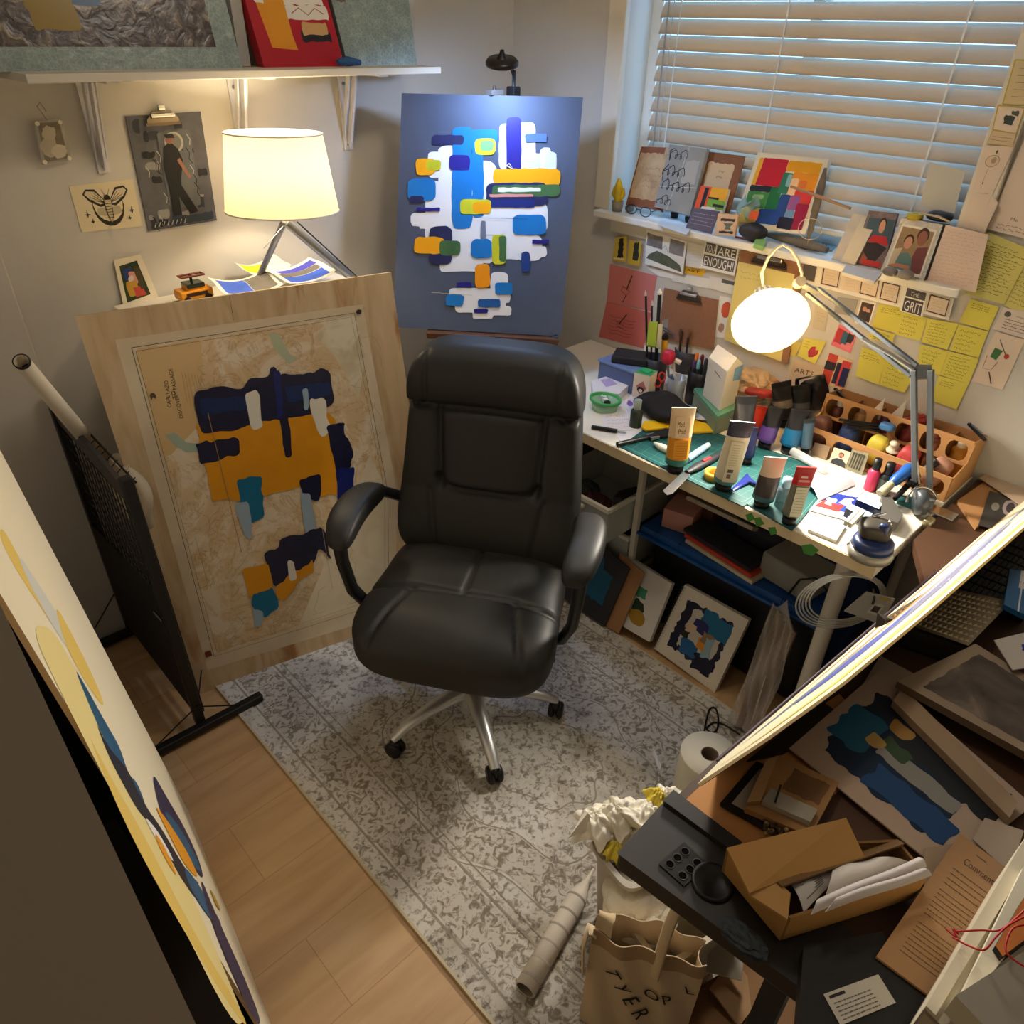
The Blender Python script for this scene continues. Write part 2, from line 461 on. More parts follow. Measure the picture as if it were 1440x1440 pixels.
# venetian blind
t = thing('window_blind', 'white venetian blind closed over the window', 'blind', (.075, -1.1, 1.24))
SL = bpy.data.materials.new('slat'); SL.use_nodes = True; nt = SL.node_tree; pb = nt.nodes['Principled BSDF']
pb.inputs['Base Color'].default_value = (*s2l((212, 196, 176)), 1); pb.inputs['Roughness'].default_value = .5
tl = nt.nodes.new('ShaderNodeBsdfTranslucent'); tl.inputs[0].default_value = (.85, .85, .85, 1); ms = nt.nodes.new('ShaderNodeMixShader'); ms.inputs[0].default_value = .05
nt.links.new(pb.outputs[0], ms.inputs[1]); nt.links.new(tl.outputs[0], ms.inputs[2]); nt.links.new(ms.outputs[0], nt.nodes['Material Output'].inputs[0])
k0 = -10
for k in range(k0, 9):
    z = 1.7463+.0427*k-.022
    a = radians(65); hw = .0222
    m_ = MB()
    prof = []
    for i in range(5):
        s_ = -1+i/2; prof.append((s_*hw*cos(a)+.0025*(1-s_*s_)*-sin(a), s_*hw*sin(a)+.0025*(1-s_*s_)*cos(a)))
    # inner edge low, outer edge high
    vs = []
    for y in (-.587, -1.618):
        for (dx, dz) in prof: vs.append((.078+dx, y, z+dz))
        for (dx, dz) in reversed(prof): vs.append((.078+dx+.0022*sin(a), y, z+dz-.0022*cos(a)))
    n = 10
    m_.add(vs, [(i, (i+1) % n, n+(i+1) % n, n+i) for i in range(n)]+[tuple(range(n)), tuple(reversed(range(n, 2*n)))], SL, True)
    part(m_, 'slat', t)
for y in (-.665, -1.02, -1.49):
    part(MB().bar((.062, y, 1.26), (.062, y, 2.1), .004, .0012, M((235, 238, 240), .6), (1, 0, 0)), 'ladder_cord', t)
part(MB().box((.078, -1.102, 1.275), (.05, 1.03, .016), WHITE), 'bottom_rail', t, bevel=.004)
part(MB().box((.078, -1.102, 2.128), (.055, 1.04, .05), WHITE), 'head_rail', t, bevel=.004)
part(MB().tube([(.045, -.632, 2.1), (.045, -.632, 1.7), (.046, -.631, 1.33)], .0028, M((170, 172, 176), .4)), 'tilt_wand', t)
part(MB().tube([(.048, -.648, 2.1), (.048, -.65, 1.45)], .0014, M((200, 200, 200), .6)), 'lift_cord', t)

# invented fitting above the frame, added as fill to brighten the room
t = thing('fill_light', 'round frosted fill light added overhead, out of view', 'fill light', (-.95, -1.25, H))
part(MB().lathe([(.0, 0), (.17, 0), (.17, .02), (.15, .03)], (-.95, -1.25, H), (0, 0, -1), WHITE), 'mount', t)
part(MB().lathe([(.15, .02), (.145, .05), (.1, .075), (0, .085)], (-.95, -1.25, H), (0, 0, -1), emat((255, 242, 224), LAMP_FILL)), 'diffuser', t)

# rug -----------------------------------------------------------------
rm = ramp_mat('rug_pile', [(.36, (138, 130, 120)), (.45, (176, 170, 162)), (.49, (214, 211, 206)), (.62, (220, 217, 212)), (.70, (196, 188, 176))], (1, 1, 1), 60, 9, .6, .95, .35, rough_n=.66,
              extra=([(.30, (190, 180, 160)), (.5, (252, 250, 246)), (.7, (255, 255, 255))], 3.2, 'noise'))
rm2 = ramp_mat('rug_border', [(.40, (138, 128, 114)), (.48, (178, 170, 158)), (.52, (206, 201, 194)), (.7, (202, 194, 182))], (1, 1, 1), 40, 8, 1.8, .95, .3, rough_n=.6)
rl = M((158, 149, 136), .95, 0, .1, .35, 60)
RX0, RX1, RY0, RY1 = -1.683, -.56, -.30, -2.75
rt = thing('rug', 'pale grey and beige distressed patterned rug on the laminate floor', 'rug', ((RX0+RX1)/2, (RY0+RY1)/2, 0))
part(MB().box(((RX0+RX1)/2, (RY0+RY1)/2, .005), (RX1-RX0-.012, RY0-RY1-.012, .009), rm), 'pile', rt)
bb = MB()
for (x0, x1, y0, y1) in ((RX0, RX0+.006, RY0, RY1), (RX1-.006, RX1, RY0, RY1), (RX0, RX1, RY0, RY0-.006), (RX0, RX1, RY1+.006, RY1)):
    bb.box(((x0+x1)/2, (y0+y1)/2, .005), (abs(x1-x0), abs(y1-y0), .0105), M((205, 190, 160), .9))
part(bb, 'binding', rt)
bb = MB()
for k, (i0, i1, mt) in enumerate(((.05, .056, rl), (.062, .17, rm2), (.176, .182, rl), (.20, .203, rl))):
    z = .0098+k*.00025
    x0, x1, y0, y1 = RX0+i0, RX1-i0, RY0-i0, RY1+i0; X0, X1, Y0, Y1 = RX0+i1, RX1-i1, RY0-i1, RY1+i1
    for q in (((x0, y0), (X0, Y0), (X0, Y1), (x0, y1)), ((x1, y0), (X1, Y0), (X1, Y1), (x1, y1)), ((x0, y0), (x1, y0), (X1, Y0), (X0, Y0)), ((x0, y1), (x1, y1), (X1, Y1), (X0, Y1))):
        bb.poly([(a, b_, z) for a, b_ in q], mt)
cx, cy = (RX0+RX1)/2, -1.35
def ring(r0, r1, z, mt, sq=.75, k=8, n=96, wob=.07):
    vs = []
    for i in range(n):
        a = 2*pi*i/n; w_ = 1+wob*cos(k*a)
        for r_ in (r0, r1): vs.append((cx+r_*w_*cos(a)*sq, cy+r_*w_*sin(a), z))
    bb.add(vs, [(2*i, 2*i+1, (2*i+3) % (2*n), (2*i+2) % (2*n)) for i in range(n)], mt)
for r0 in (.18, .34, .50): ring(r0, r0+.005, .0099, rl); 
ring(.35, .49, .0101, rm2, wob=.07)
part(bb, 'woven_pattern', rt)

# ================================================================== SHELF ON THE BACK WALL
SZ = 1.633
tag(MB().box((-1.0975, -.125, SZ+.009), (1.125, .25, .018), M((216, 208, 192), .5)).build('wall_shelf', None, bevel=.002),
    'long white wall shelf carrying the wrapped canvases above the table lamp', 'shelf')
BR = M((214, 212, 214), .4)
for i, (x, lb) in enumerate(((-1.478, 'white angled shelf bracket beside the clipboard painting, nearest the left end'), (-1.085, 'white shelf bracket right above the lamp shade'), (-.727, 'white shelf bracket beside the blue easel canvas'))):
    m_ = MB()
    m_.box((x, -.004, SZ-.11), (.03, .006, .22), BR)
    m_.box((x, -.115, SZ-.003), (.03, .22, .005), BR)
    for s_ in (-1, 1):
        m_.prism([(x+s_*.012, -.006, SZ-.2), (x+s_*.012, -.07, SZ-.008), (x+s_*.012, -.05, SZ-.008), (x+s_*.012, -.006, SZ-.165)], (.003*s_, 0, 0), BR)
    m_.bar((x, -.010, SZ-.21), (x, -.072, SZ-.008), .024, .006, BR, (1, 0, 0))
    m_.cyl((x, -.006, SZ-.035), (x, -.012, SZ-.035), .005, STEEL, 8); m_.cyl((x, -.006, SZ-.205), (x, -.012, SZ-.205), .005, STEEL, 8)
    solo(m_, 'shelf_bracket', lb, 'bracket', 'brackets under the long white shelf')

# wrapped canvases standing on the shelf
def lean_quad(x0, x1, y0, y1, z0, h, dx0=0., dx1=0.):
    """TL TR BR BL of a board standing at y0 and leaning back to y1"""
    return [(x0+dx0, y1, z0+h), (x1+dx1, y1, z0+h), (x1, y0, z0), (x0, y0, z0)]
WRAP = ramp_mat('bubble_wrap_over_dark_paint', [(.35, (58, 48, 50)), (.5, (84, 70, 66)), (.6, (120, 104, 90)), (.72, (186, 170, 146))], (1, 1, 1), 26, 8, 1.2, .3, .9, spec=.7,
                extra=([(.02, (250, 250, 250)), (.12, (210, 205, 200))], 90, 'vor'))
TEAL = ramp_mat('bubble_wrap_over_teal', [(.30, (140, 154, 150)), (.55, (156, 170, 164)), (.80, (184, 194, 184))], (1, 1, 1), 30, 6, .5, .35, .7, spec=.7,
                extra=([(.02, (255, 255, 255)), (.12, (222, 228, 224))], 90, 'vor'))
S = Sheet([(-2.14, -.06, SZ+.50), (-1.135, -.06, SZ+.50), (-1.118, -.145, SZ+.018), (-2.14, -.145, SZ+.018)], TEAL, .03)
S.rect(.0, .04, .945, .905, WRAP)
S.rag(.54, .55, .64, .84, M((150, 122, 40), .3), .008, .03, 2); S.rag(.64, .5, .70, .74, M((70, 104, 140), .3), .008, .03, 3)
S.rag(.50, .5, .57, .62, M((92, 96, 84), .3), .006, .03, 5)
S.solo('wrapped_canvas', 'large teal-edged canvas in bubble wrap at the left end of the shelf', 'canvas')
S = Sheet([(-1.09, -.10, SZ+.34), (-.85, -.10, SZ+.34), (-.808, -.15, SZ+.018), (-1.058, -.15, SZ+.018)], M((178, 20, 36), .4), .035)
S.poly([(.30, -.0), (.02, .0), (.16, .86), (.46, .88)], M((226, 148, 20), .4)); S.rag(.30, .2, .92, .5, M((34, 30, 26), .4), .01, .05, 1)
S.rag(.10, .46, .92, .56, (236, 228, 214), .01, .05, 4); S.rag(.42, .56, .95, .66, (232, 224, 210), .01, .05, 6); S.line([(.5, .62), (.6, .58), (.7, .63), (.8, .58), (.9, .62)], .002, (150, 30, 40))
S.rect(.2, .5, .44, .84, M((226, 152, 30), .4)); S.rag(.55, .74, .92, .82, (30, 28, 28), .01, .04, 9); S.rag(.58, .68, .9, .77, (206, 164, 104), .008, .04, 8)
S.rag(.66, .2, .82, .42, (196, 154, 92), .008, .04, 10)
S.solo('red_painting', 'small red canvas with orange and black strokes standing on the shelf', 'painting')
S = Sheet([(-.83, -.06, SZ+.42), (-.535, -.06, SZ+.42), (-.54, -.14, SZ+.018), (-.79, -.14, SZ+.018)], TEAL, .03)
S.rag(.05, .45, .17, .62, (112, 98, 72), .01, .03, 2); S.rag(.02, .45, .07, .56, (70, 110, 140), .01, .03, 3)
S.solo('wrapped_canvas', 'pale teal canvas in bubble wrap at the right end of the shelf', 'canvas')
m_ = MB(); m_.grid(lambda u, v: (-.57+.09*u, -.045-.01*sin(9*v)-.008*sin(7*u), SZ+.06+.42*v), 6, 18, glassy((220, 220, 220), .2, .2), .0015)
m_.grid(lambda u, v: (-.572+.09*u, -.03, SZ+.05+.45*v), 2, 2, glassy((220, 220, 220), .2, .2), .0015)
solo(m_, 'bubble_wrap_sheet', 'clear plastic wrap hanging past the right end of the shelf', 'plastic wrap')
m_ = MB(); m_.tube([(-.855, -.19, SZ+.03), (-.82, -.185, SZ+.032), (-.775, -.18, SZ+.028)], .011, M((46, 84, 132), .6), 10, radii=[.007, .013, .007])
solo(m_, 'blue_cloth_roll', 'small rolled blue cloth on the shelf edge below the teal canvas', 'cloth')
m_ = MB(); m_.box((-1.093, -.10, SZ+.2), (.03, .03, .36), glassy((225, 222, 215), .25, .45)); 
solo(m_, 'clear_wrap_roll', 'standing roll of clear bubble wrap between the dark canvas and the red one', 'wrap roll')

# ================================================================== CABINET AND TABLE LAMP
CZ = 1.075
t = thing('cabinet', 'white cabinet hidden behind the leaning chart board, papers on its top', 'cabinet', (-1.25, -.18, 0))
part(MB().box((-1.22, -.16, CZ/2), (.66, .30, CZ), M((222, 216, 204), .5)), 'body', t, bevel=.003)
for z in (.27, .53, .79, 1.0): part(MB().cyl((-1.22, -.320, z-.02), (-1.22, -.338, z-.02), .012, STEEL, 14), 'knob', part(MB().box((-1.22, -.316, z-.02), (.62, .012, .2), M((228, 222, 210), .5)), 'drawer_front', t, bevel=.002))
# lamp
L0 = V((-1.125, -.26, 1.30))
t = thing('table_lamp', 'table lamp with a cream drum shade glowing over the cabinet', 'lamp', (-1.1, -.2, CZ))
sh = bpy.data.materials.new('shade_fabric'); sh.use_nodes = True; nt = sh.node_tree
d1 = nt.nodes.new('ShaderNodeBsdfDiffuse'); d1.inputs[0].default_value = (*s2l((250, 240, 215)), 1)
tr = nt.nodes.new('ShaderNodeBsdfTranslucent'); tr.inputs[0].default_value = (*s2l((200, 184, 150)), 1); ms = nt.nodes.new('ShaderNodeMixShader'); ms.inputs[0].default_value = .55
nt.links.new(d1.outputs[0], ms.inputs[1]); nt.links.new(tr.outputs[0], ms.inputs[2]); nt.links.new(ms.outputs[0], nt.nodes['Material Output'].inputs[0])
SB = V((-1.125, -.27, 1.318))
shd = part(MB().lathe([(.152, 0), (.126, .19)], SB, (0.03, 0.02, 1), sh, 48), 'lamp_shade', t)
mm = MB()
for r_, h_ in ((.1525, 0), (.1265, .19)): part(MB().lathe([(r_, -.001+h_), (r_+.0012, h_+.001), (r_, h_+.003)], SB, (0.03, 0.02, 1), M((255, 248, 230), .6), 48), 'shade_rim', shd)
part(MB().rbox(SB+V((0, 0, .085)), (.028, .028, .04), emat((255, 226, 170), 3), 2, 6), 'bulb', t)
legs = MB(); top = SB+V((0, 0, .012))
part(MB().cyl(top, top+V((0, 0, .05)), .012, STEEL), 'socket', t)
foot = Y(496, 392, -.25); 
part(MB().cyl(Y(402, 312, -.27), foot, .0125, M((150, 152, 155), .28, .6), 16, .0125), 'main_leg', t)
part(MB().cyl(Y(418, 312, -.26), Y(505, 392, -.22), .0022, M((60, 60, 60), .4, .6), 8), 'thin_leg', t)
part(MB().cyl(Y(402, 314, -.27), Y(371, 349, -.30), .0014, STEEL, 8), 'pull_wire', t)
part(MB().cyl(V((-1.125, -.27, 1.29)), V((-1.18, -.12, CZ)), .009, STEEL, 10), 'rear_leg', t)
light_point('bulb_light', SB+V((0, 0, .095)), LAMP_TABLE, (1., .84, .58), .035)

# ================================================================== CHART BOARD leaning on the cabinet
p0 = V((-1.733, -.457, 0.)); uu = V((cos(radians(13)), -sin(radians(13)), 0)); tm = V((-1.32, -.395, 1.16))
mb_e = (tm-p0); mb_e = (mb_e-uu*mb_e.dot(uu)).normalized(); mb_n = uu.cross(mb_e).normalized()
if mb_n.y > 0: mb_n = -mb_n
mb_d = mb_n.dot(p0)
def MP(px, py): return onp(px, py, mb_n, mb_d)
TLb, TRb = MP(105, 445), MP(550, 383); BRb = TRb+(p0-TLb)+uu*.01; BRb = p0+uu*((BRb-p0).dot(uu))
PLY = ramp_mat('plywood', [(.3, (186, 156, 118)), (.5, (204, 178, 140)), (.7, (214, 190, 154))], (14, 14, 1.2), 1.6, 6, 1.0, .6, .05,
               extra=([(.32, (214, 170, 120)), (.42, (255, 255, 255))], .7, 'noise'))
S = Sheet([TLb, TRb, BRb, p0], PLY, .012, M((190, 160, 120), .6))
def mq(*pts): return [in_quad(S, x, y, mb_n, mb_d) for x, y in pts]
S.poly(mq((162, 478), (510, 428), (558, 692), (556, 862), (292, 942)), ramp_mat('chart_margin', [(.3, (206, 188, 158)), (.6, (222, 206, 178))], (1, 1, 1), 7, 5, 0, .8, .05))
CHART = ramp_mat('chart_paper', [(.30, (212, 184, 144)), (.46, (218, 192, 154)), (.5, (222, 200, 166)), (.54, (228, 212, 188)), (.75, (230, 216, 196))], (1, 1, 1), 5.5, 10, 1.5, .8, .05,
                 rough_n=.66, extra=([(.47, (255, 255, 255)), (.49, (246, 242, 234)), (.5, (220, 210, 190)), (.51, (246, 242, 234)), (.53, (255, 255, 255))], 9, 'noise'))
CQ = mq((189, 490), (498, 444), (545, 690), (545, 840), (304, 919))
S.poly(CQ, CHART)
S.poly(mq((191, 491), (282, 478), (286, 530), (270, 545), (278, 600), (240, 640), (228, 642)), M((214, 182, 132), .8))
S.poly(mq((470, 448), (500, 446), (513, 500), (505, 560), (470, 500), (440, 470)), ramp_mat('chart_sea', [(.4, (206, 190, 156)), (.6, (226, 216, 192))], (1, 1, 1), 12, 8, 1, .8))
S.poly(mq((545, 690), (545, 840), (420, 880), (470, 760), (520, 640)), ramp_mat('chart_sea2', [(.4, (216, 202, 172)), (.6, (226, 214, 188))], (1, 1, 1), 8, 8, 1, .8))
S.line(mq((185, 489), (498, 440), (545, 690), (547, 845), (301, 923), (185, 489)), .0016, (96, 84, 66))
S.line(mq((191, 494), (494, 446), (541, 692), (541, 838), (305, 916), (191, 494)), .0009, (96, 84, 66))
S.poly(mq((232, 612), (245, 608), (262, 622), (280, 624), (282, 636), (262, 636), (245, 626)), (166, 186, 168))
S.poly(mq((378, 468), (392, 470), (408, 498), (420, 505), (406, 512), (385, 490)), (186, 194, 164))
for sd in range(26):
    r_ = random.Random(sd); x, y = r_.uniform(215, 520), r_.uniform(470, 900)
    if x > 560-(y-470)*.02 or x < 195+(y-480)*.27: continue
    pts = []
    for q in range(14): pts.append((x, y)); x += r_.uniform(-9, 9); y += r_.uniform(-3, 12)
    pts = [(min(max(a, 200+(b_-480)*.27), 536), min(b_, 905-(a-305)*.3)) for a, b_ in pts]
    S.line(mq(*pts), .0008, (158, 138, 104))
# printed title runs up the sheet: letters built along the rotated direction
def rot_text(S, t, a, b_, c):
    """text from photo point a (baseline start) to b_"""
    vs, fs, W = text_mesh(t); P0 = MP(*a); P1 = MP(*b_); dx = (P1-P0)/W; up = S.n.cross(dx)
    S.mb.add([P0+dx*x+up*y+S.n*.0009 for x, y, z in vs], fs, c)
INK = (74, 62, 50)
rot_text(S, 'CAPE LAZO', (241, 573), (236, 535), INK); rot_text(S, 'TO', (249, 560), (246, 549), INK); rot_text(S, 'DISCOVERY PASSAGE', (258, 588), (242, 518), INK)
S.disc(*mq((215, 557))[0], .009, .008, (92, 80, 62)); S.disc(*mq((216, 561))[0], .004, .004, (204, 180, 130))
for i in range(7):
    x = 255+i*4.5; S.line(mq((x, 523+i), (x+8+i, 565+(i % 3)*6)), .0006, (140, 120, 86))
NV, NV2, YE, TE, LB, WT = M((24, 26, 60), .35, 0, .5, .5, 40), M((22, 34, 110), .35, 0, .5, .4, 40), M((224, 152, 20), .45, 0, .4, .08, 20), M((16, 110, 150), .4), M((158, 180, 200), .5), M((232, 228, 216), .5)
sd = 0
def stroke(pts, c, amp=.006, step=.017):
    global sd; sd += 1
    S.poly(rough_poly(mq(*pts), step, amp, sd, 1), c)
stroke([(276, 596), (445, 565), (472, 590), (474, 694), (440, 698), (430, 682), (350, 702), (300, 704)], YE, .004)
stroke([(272, 552), (305, 543), (340, 546), (352, 533), (378, 528), (380, 518), (388, 516), (391, 526), (440, 524), (452, 515), (464, 522), (466, 548), (470, 562), (462, 572), (452, 575), (445, 582), (400, 588), (350, 596), (335, 604), (285, 608), (276, 585)], NV, .003)
stroke([(275, 623), (335, 615), (337, 640), (280, 650)], NV, .006); stroke([(392, 585), (405, 583), (411, 640), (400, 643)], NV, .003)
stroke([(384, 520), (393, 520), (398, 585), (390, 590)], NV2, .002); stroke([(278, 560), (350, 556), (352, 574), (282, 584)], M((24, 46, 92), .4, 0, .4, .3, 60), .004)
stroke([(400, 545), (462, 536), (464, 556), (404, 566)], M((26, 48, 98), .4, 0, .4, .3, 60), .004)
stroke([(345, 550), (362, 548), (368, 590), (372, 600), (360, 606), (352, 598)], WT, .005); stroke([(436, 560), (455, 557), (464, 605), (456, 618), (446, 605), (438, 580)], WT, .006)
stroke([(424, 547), (432, 545), (434, 575), (427, 576)], LB, .002)
stroke([(458, 598), (484, 592), (486, 610), (496, 640), (494, 660), (472, 662), (468, 640), (460, 618)], NV, .007); stroke([(472, 660), (497, 655), (498, 685), (502, 728), (480, 734), (475, 700)], NV2, .006)
stroke([(420, 673), (450, 667), (452, 692), (446, 706), (434, 700), (422, 688)], NV, .004)
stroke([(334, 672), (368, 668), (368, 690), (371, 725), (352, 738), (338, 715)], TE, .005); stroke([(330, 708), (348, 706), (354, 740), (352, 760), (342, 750), (334, 728)], LB, .003)
stroke([(421, 693), (436, 693), (444, 745), (440, 762), (432, 760), (426, 730)], LB, .003)
stroke([(370, 776), (392, 770), (395, 758), (418, 750), (450, 742), (460, 752), (462, 772), (466, 784), (450, 770), (440, 790), (425, 800), (405, 822), (385, 822), (378, 800)], NV, .006)
stroke([(340, 800), (376, 792), (384, 824), (350, 838)], YE, .004); stroke([(420, 800), (440, 786), (442, 805), (425, 812), (398, 845), (386, 838), (386, 824)], YE, .006)
stroke([(353, 834), (382, 826), (392, 842), (390, 855), (372, 868), (356, 852)], TE, .006); stroke([(354, 855), (370, 858), (368, 878), (360, 882)], LB, .003)
stroke([(402, 788), (414, 786), (416, 815), (406, 818)], WT, .005)
S.line(mq((292, 580), (339, 776)), .0018, (168, 132, 86)); S.line(mq((447, 710), (467, 828)), .0012, (190, 160, 120)); S.line(mq((322, 417), (328, 450)), .001, (90, 70, 46))
S.rect(*mq((287, 916))[0], *[a+b_ for a, b_ in zip(mq((287, 916))[0], (.022, .018))], (122, 52, 38))
S.disc(*mq((504, 438))[0], .010, .006, (54, 50, 46), .2, 4)
S.solo('chart_painting', 'plywood board with a painted-over nautical chart leaning on the cabinet', 'painting')
# ================================================================== PRINT RACK at the left
RB = M((24, 22, 22), .4)
RX = -1.782
t = thing('print_rack', 'black folding print rack with mesh sides standing left of the chart board', 'rack', (RX, -.32, 0))
for y, zt in ((-.065, .90), (-.585, .86)):
    part(MB().bar((RX, y, .02), (RX, y, zt), .026, .026, RB), 'post', t, bevel=.003)
for y, x1, nm in ((-.045, -2.03, 'far'), (-.60, -2.02, 'near')):
    part(MB().bar((x1, y, .022), (-1.60, y-.012, .022), .026, .024, RB), 'foot', t, bevel=.003)
part(MB().lathe([(0, -.009), (.011, -.009), (.013, 0), (.011, .009), (0, .009)], (-1.625, -.617, .014), (0, 1, 0), BLACK, 14), 'caster', t)
part(MB().bar((RX, -.065, .84), (RX, -.585, .80), .014, .05, M((52, 49, 47), .35)), 'top_rail', t, bevel=.002)
part(MB().bar((RX, -.065, .06), (RX, -.585, .06), .012, .012, RB), 'bottom_rail', t)
for (a, b_) in (((RX-.005, -.60, .10), (-1.93, -.60, .03)), ((RX, -.60, .10), (-1.665, -.612, .03)), ((RX-.005, -.045, .19), (-1.93, -.045, .03)), ((RX, -.585, .07), (-1.71, -.47, .10))):
    part(MB().cyl(a, b_, .0022, RB, 6), 'brace_wire', t)
g = MB()
for i in range(17):
    y = -.08-.03*i; g.cyl((RX-.004, y, .45), (RX-.004, y, .83), .0016, RB, 5, caps=False)
for i in range(10):
    z = .45+.042*i; g.cyl((RX-.004, -.07, z), (RX-.004, -.58, z-.01), .0016, RB, 5, caps=False)
part(g, 'wire_mesh', t)
# second leaf leaning out to the right
g = MB()
for i in range(12):
    y = -.12-.038*i; g.cyl((RX+.005, y, .815-.0012*i), (RX+.03, y-.01, .832), .0013, RB, 5, caps=False)
g.cyl((RX+.03, -.10, .832), (RX+.025, -.56, .825), .003, RB, 6)
part(g, 'side_wires', t)
part(MB().bar((RX+.012, -.572, .05), (RX+.008, -.572, .84), .02, .02, RB), 'rear_leaf_post', t, bevel=.003)
part(MB().grid(lambda u, v: (RX-.008, -.075-.50*u, .50-.42*v+.06*(u-.5)*(1-v)), 6, 10, M((26, 23, 22), .75), .004), 'fabric_sling', t)
part(MB().bar((RX-.016, -.52, .415), (RX-.016, -.575, .42), .0015, .006, M((150, 146, 140), .6)), 'small_label', t)

# rolled paper tube leaning in the rack
e1 = V((-1.835, -.12, .995)); e0 = V((-1.70, -.16, .55))
e1 = Y(30, 508, -.50); e0 = Y(150, 652, -.10)
m_ = MB(); m_.lathe([(.0215, 0), (.0205, 1)], e0, (e1-e0), M((206, 190, 164), .8), 20)
m_.v = m_.v; L = (e1-e0).length
m_ = MB(); m_.lathe([(.014, 0), (.0205, .02), (.019, L*.5), (.0165, L), (.0145, L), (.0145, L-.05)], e0, e1-e0, M((214, 200, 176), .7), 24)
m_.lathe([(0, L-.04), (.0147, L-.04)], e0, e1-e0, M((14, 12, 12), .9), 24)
m_.lathe([(.0168, L-.006), (.0172, L+.001), (.0145, L+.001)], e0, e1-e0, M((20, 16, 16), .7), 24)
solo(m_, 'paper_roll', 'slim tube of rolled paper sticking out of the black rack to the wall', 'paper roll')
m_ = MB()
def cb(u, v):
    a = -.5+2.6*u; return (-1.715+.045*cos(a*1.3)+.012*sin(9*v), -.36+.16*v+.02*sin(5*u), .70+.10*u-.14*v+.012*sin(14*u+5*v))
m_.grid(cb, 18, 14, M((196, 178, 148), .9), .003)
m_.rbox((-1.713, -.31, .66), (.030, .10, .12), M((198, 180, 150), .9), 2.5, 10, fn=lambda p: V((p.x+.008*sin(40*p.z), p.y+.01*sin(30*p.z+20*p.y), p.z)))
solo(m_, 'cloth_bundle', 'crumpled cream cloth bundle tucked into the top of the black rack', 'cloth')

# ================================================================== BOARD leaning at the left wall
Ab = V((-1.93, -.829, 0)); Bb = Z(412, 1520); bd = (Bb-Ab).normalized()
LV = V((-.108, .015, 1.385)); top_n = Bb+LV; top_f = Ab+LV
S = Sheet([top_n, top_f, Ab, Bb], M((238, 226, 196), .55, 0, .35), .006, M((196, 158, 108), .7))
ln = (top_f-Ab).cross(Bb-Ab).normalized(); ld = ln.dot(Ab)
def lq(*pts): return [in_quad(S, x, y, ln, ld) for x, y in pts]
def st(pts, c, amp=.0): S.poly(rough_poly(lq(*pts), 9, 0, 1, 2), A(c) if isinstance(c, tuple) else c)
YP = M((236, 202, 104), .5); YS = M((240, 220, 150), .5); GP = M((214, 214, 204), .5); TB = M((30, 92, 130), .45, 0, .4, .4, 12); DN = M((30, 30, 48), .45); OR = M((236, 158, 30), .5); PB = M((40, 38, 78), .45, 0, .4, .3, 14)
st([(0, 735), (30, 790), (110, 930), (60, 860), (0, 765)], YP); st([(20, 770), (60, 830), (105, 905), (120, 940), (85, 900), (40, 820)], GP)
st([(75, 845), (100, 890), (135, 960), (150, 1002), (120, 960), (90, 905)], YP); st([(70, 880), (100, 930), (130, 985), (205, 1135), (280, 1280), (330, 1400), (345, 1440), (325, 1440), (250, 1290), (170, 1140), (90, 985), (40, 880)], YS)
st([(118, 1020), (150, 1085), (205, 1180), (265, 1300), (350, 1440), (338, 1440), (240, 1280), (170, 1150)], YP)
st([(103, 937), (118, 962), (150, 1020), (168, 1050), (180, 1090), (193, 1100), (210, 1150), (182, 1100), (150, 1050), (122, 985)], TB)
st([(132, 1010), (150, 1050), (178, 1080), (196, 1120), (240, 1190), (262, 1225), (282, 1245), (272, 1240), (222, 1170), (196, 1145), (176, 1110), (150, 1060)], DN)
st([(212, 1082), (232, 1118), (260, 1165), (280, 1210), (287, 1240), (270, 1218), (240, 1175), (222, 1135)], PB)
st([(228, 1135), (250, 1160), (276, 1205), (284, 1232), (262, 1205), (240, 1165)], TB)
st([(214, 1128), (232, 1150), (262, 1196), (281, 1238), (262, 1222), (240, 1180)], OR); st([(205, 1135), (228, 1168), (255, 1215), (276, 1244), (300, 1290), (262, 1250), (232, 1195)], DN)
st([(200, 1145), (222, 1170), (246, 1215), (236, 1205), (215, 1175)], (236, 232, 226)); st([(215, 1168), (230, 1190), (250, 1236), (238, 1220), (222, 1190)], OR)
st([(256, 1215), (276, 1240), (292, 1268), (312, 1300), (306, 1306), (285, 1280), (264, 1245)], TB)
st([(280, 1230), (300, 1280), (318, 1320), (345, 1380), (368, 1440), (358, 1440), (330, 1380), (305, 1320), (288, 1270)], PB)
st([(293, 1247), (302, 1262), (311, 1283), (303, 1275)], (190, 150, 60))
S.solo('abstract_board', 'tall cream and yellow painted board leaning at the left, seen almost edge on', 'painting')

m_ = MB(); na, fa = Bb.lerp(Ab, .02), Bb.lerp(Ab, .9)  # black solid added behind the board, stands in for the gap's deep shade
P_ = [[V((-2.147, p.y, 0)), V((p.x-.020, p.y, 0)), V((p.x-.020-.078*.93, p.y, .93)), V((-2.147, p.y, .93))] for p in (na, fa)]
for P2 in P_: P2[2].x = max(P2[2].x, -2.135)
m_.add(P_[0]+P_[1], [(3, 2, 1, 0), (4, 5, 6, 7), (0, 1, 5, 4), (1, 2, 6, 5), (2, 3, 7, 6), (3, 0, 4, 7)], M((14, 12, 12), .8)); solo(m_, 'shade_wedge', 'black wedge standing in for shade between the left wall and the cream painted board', 'case')

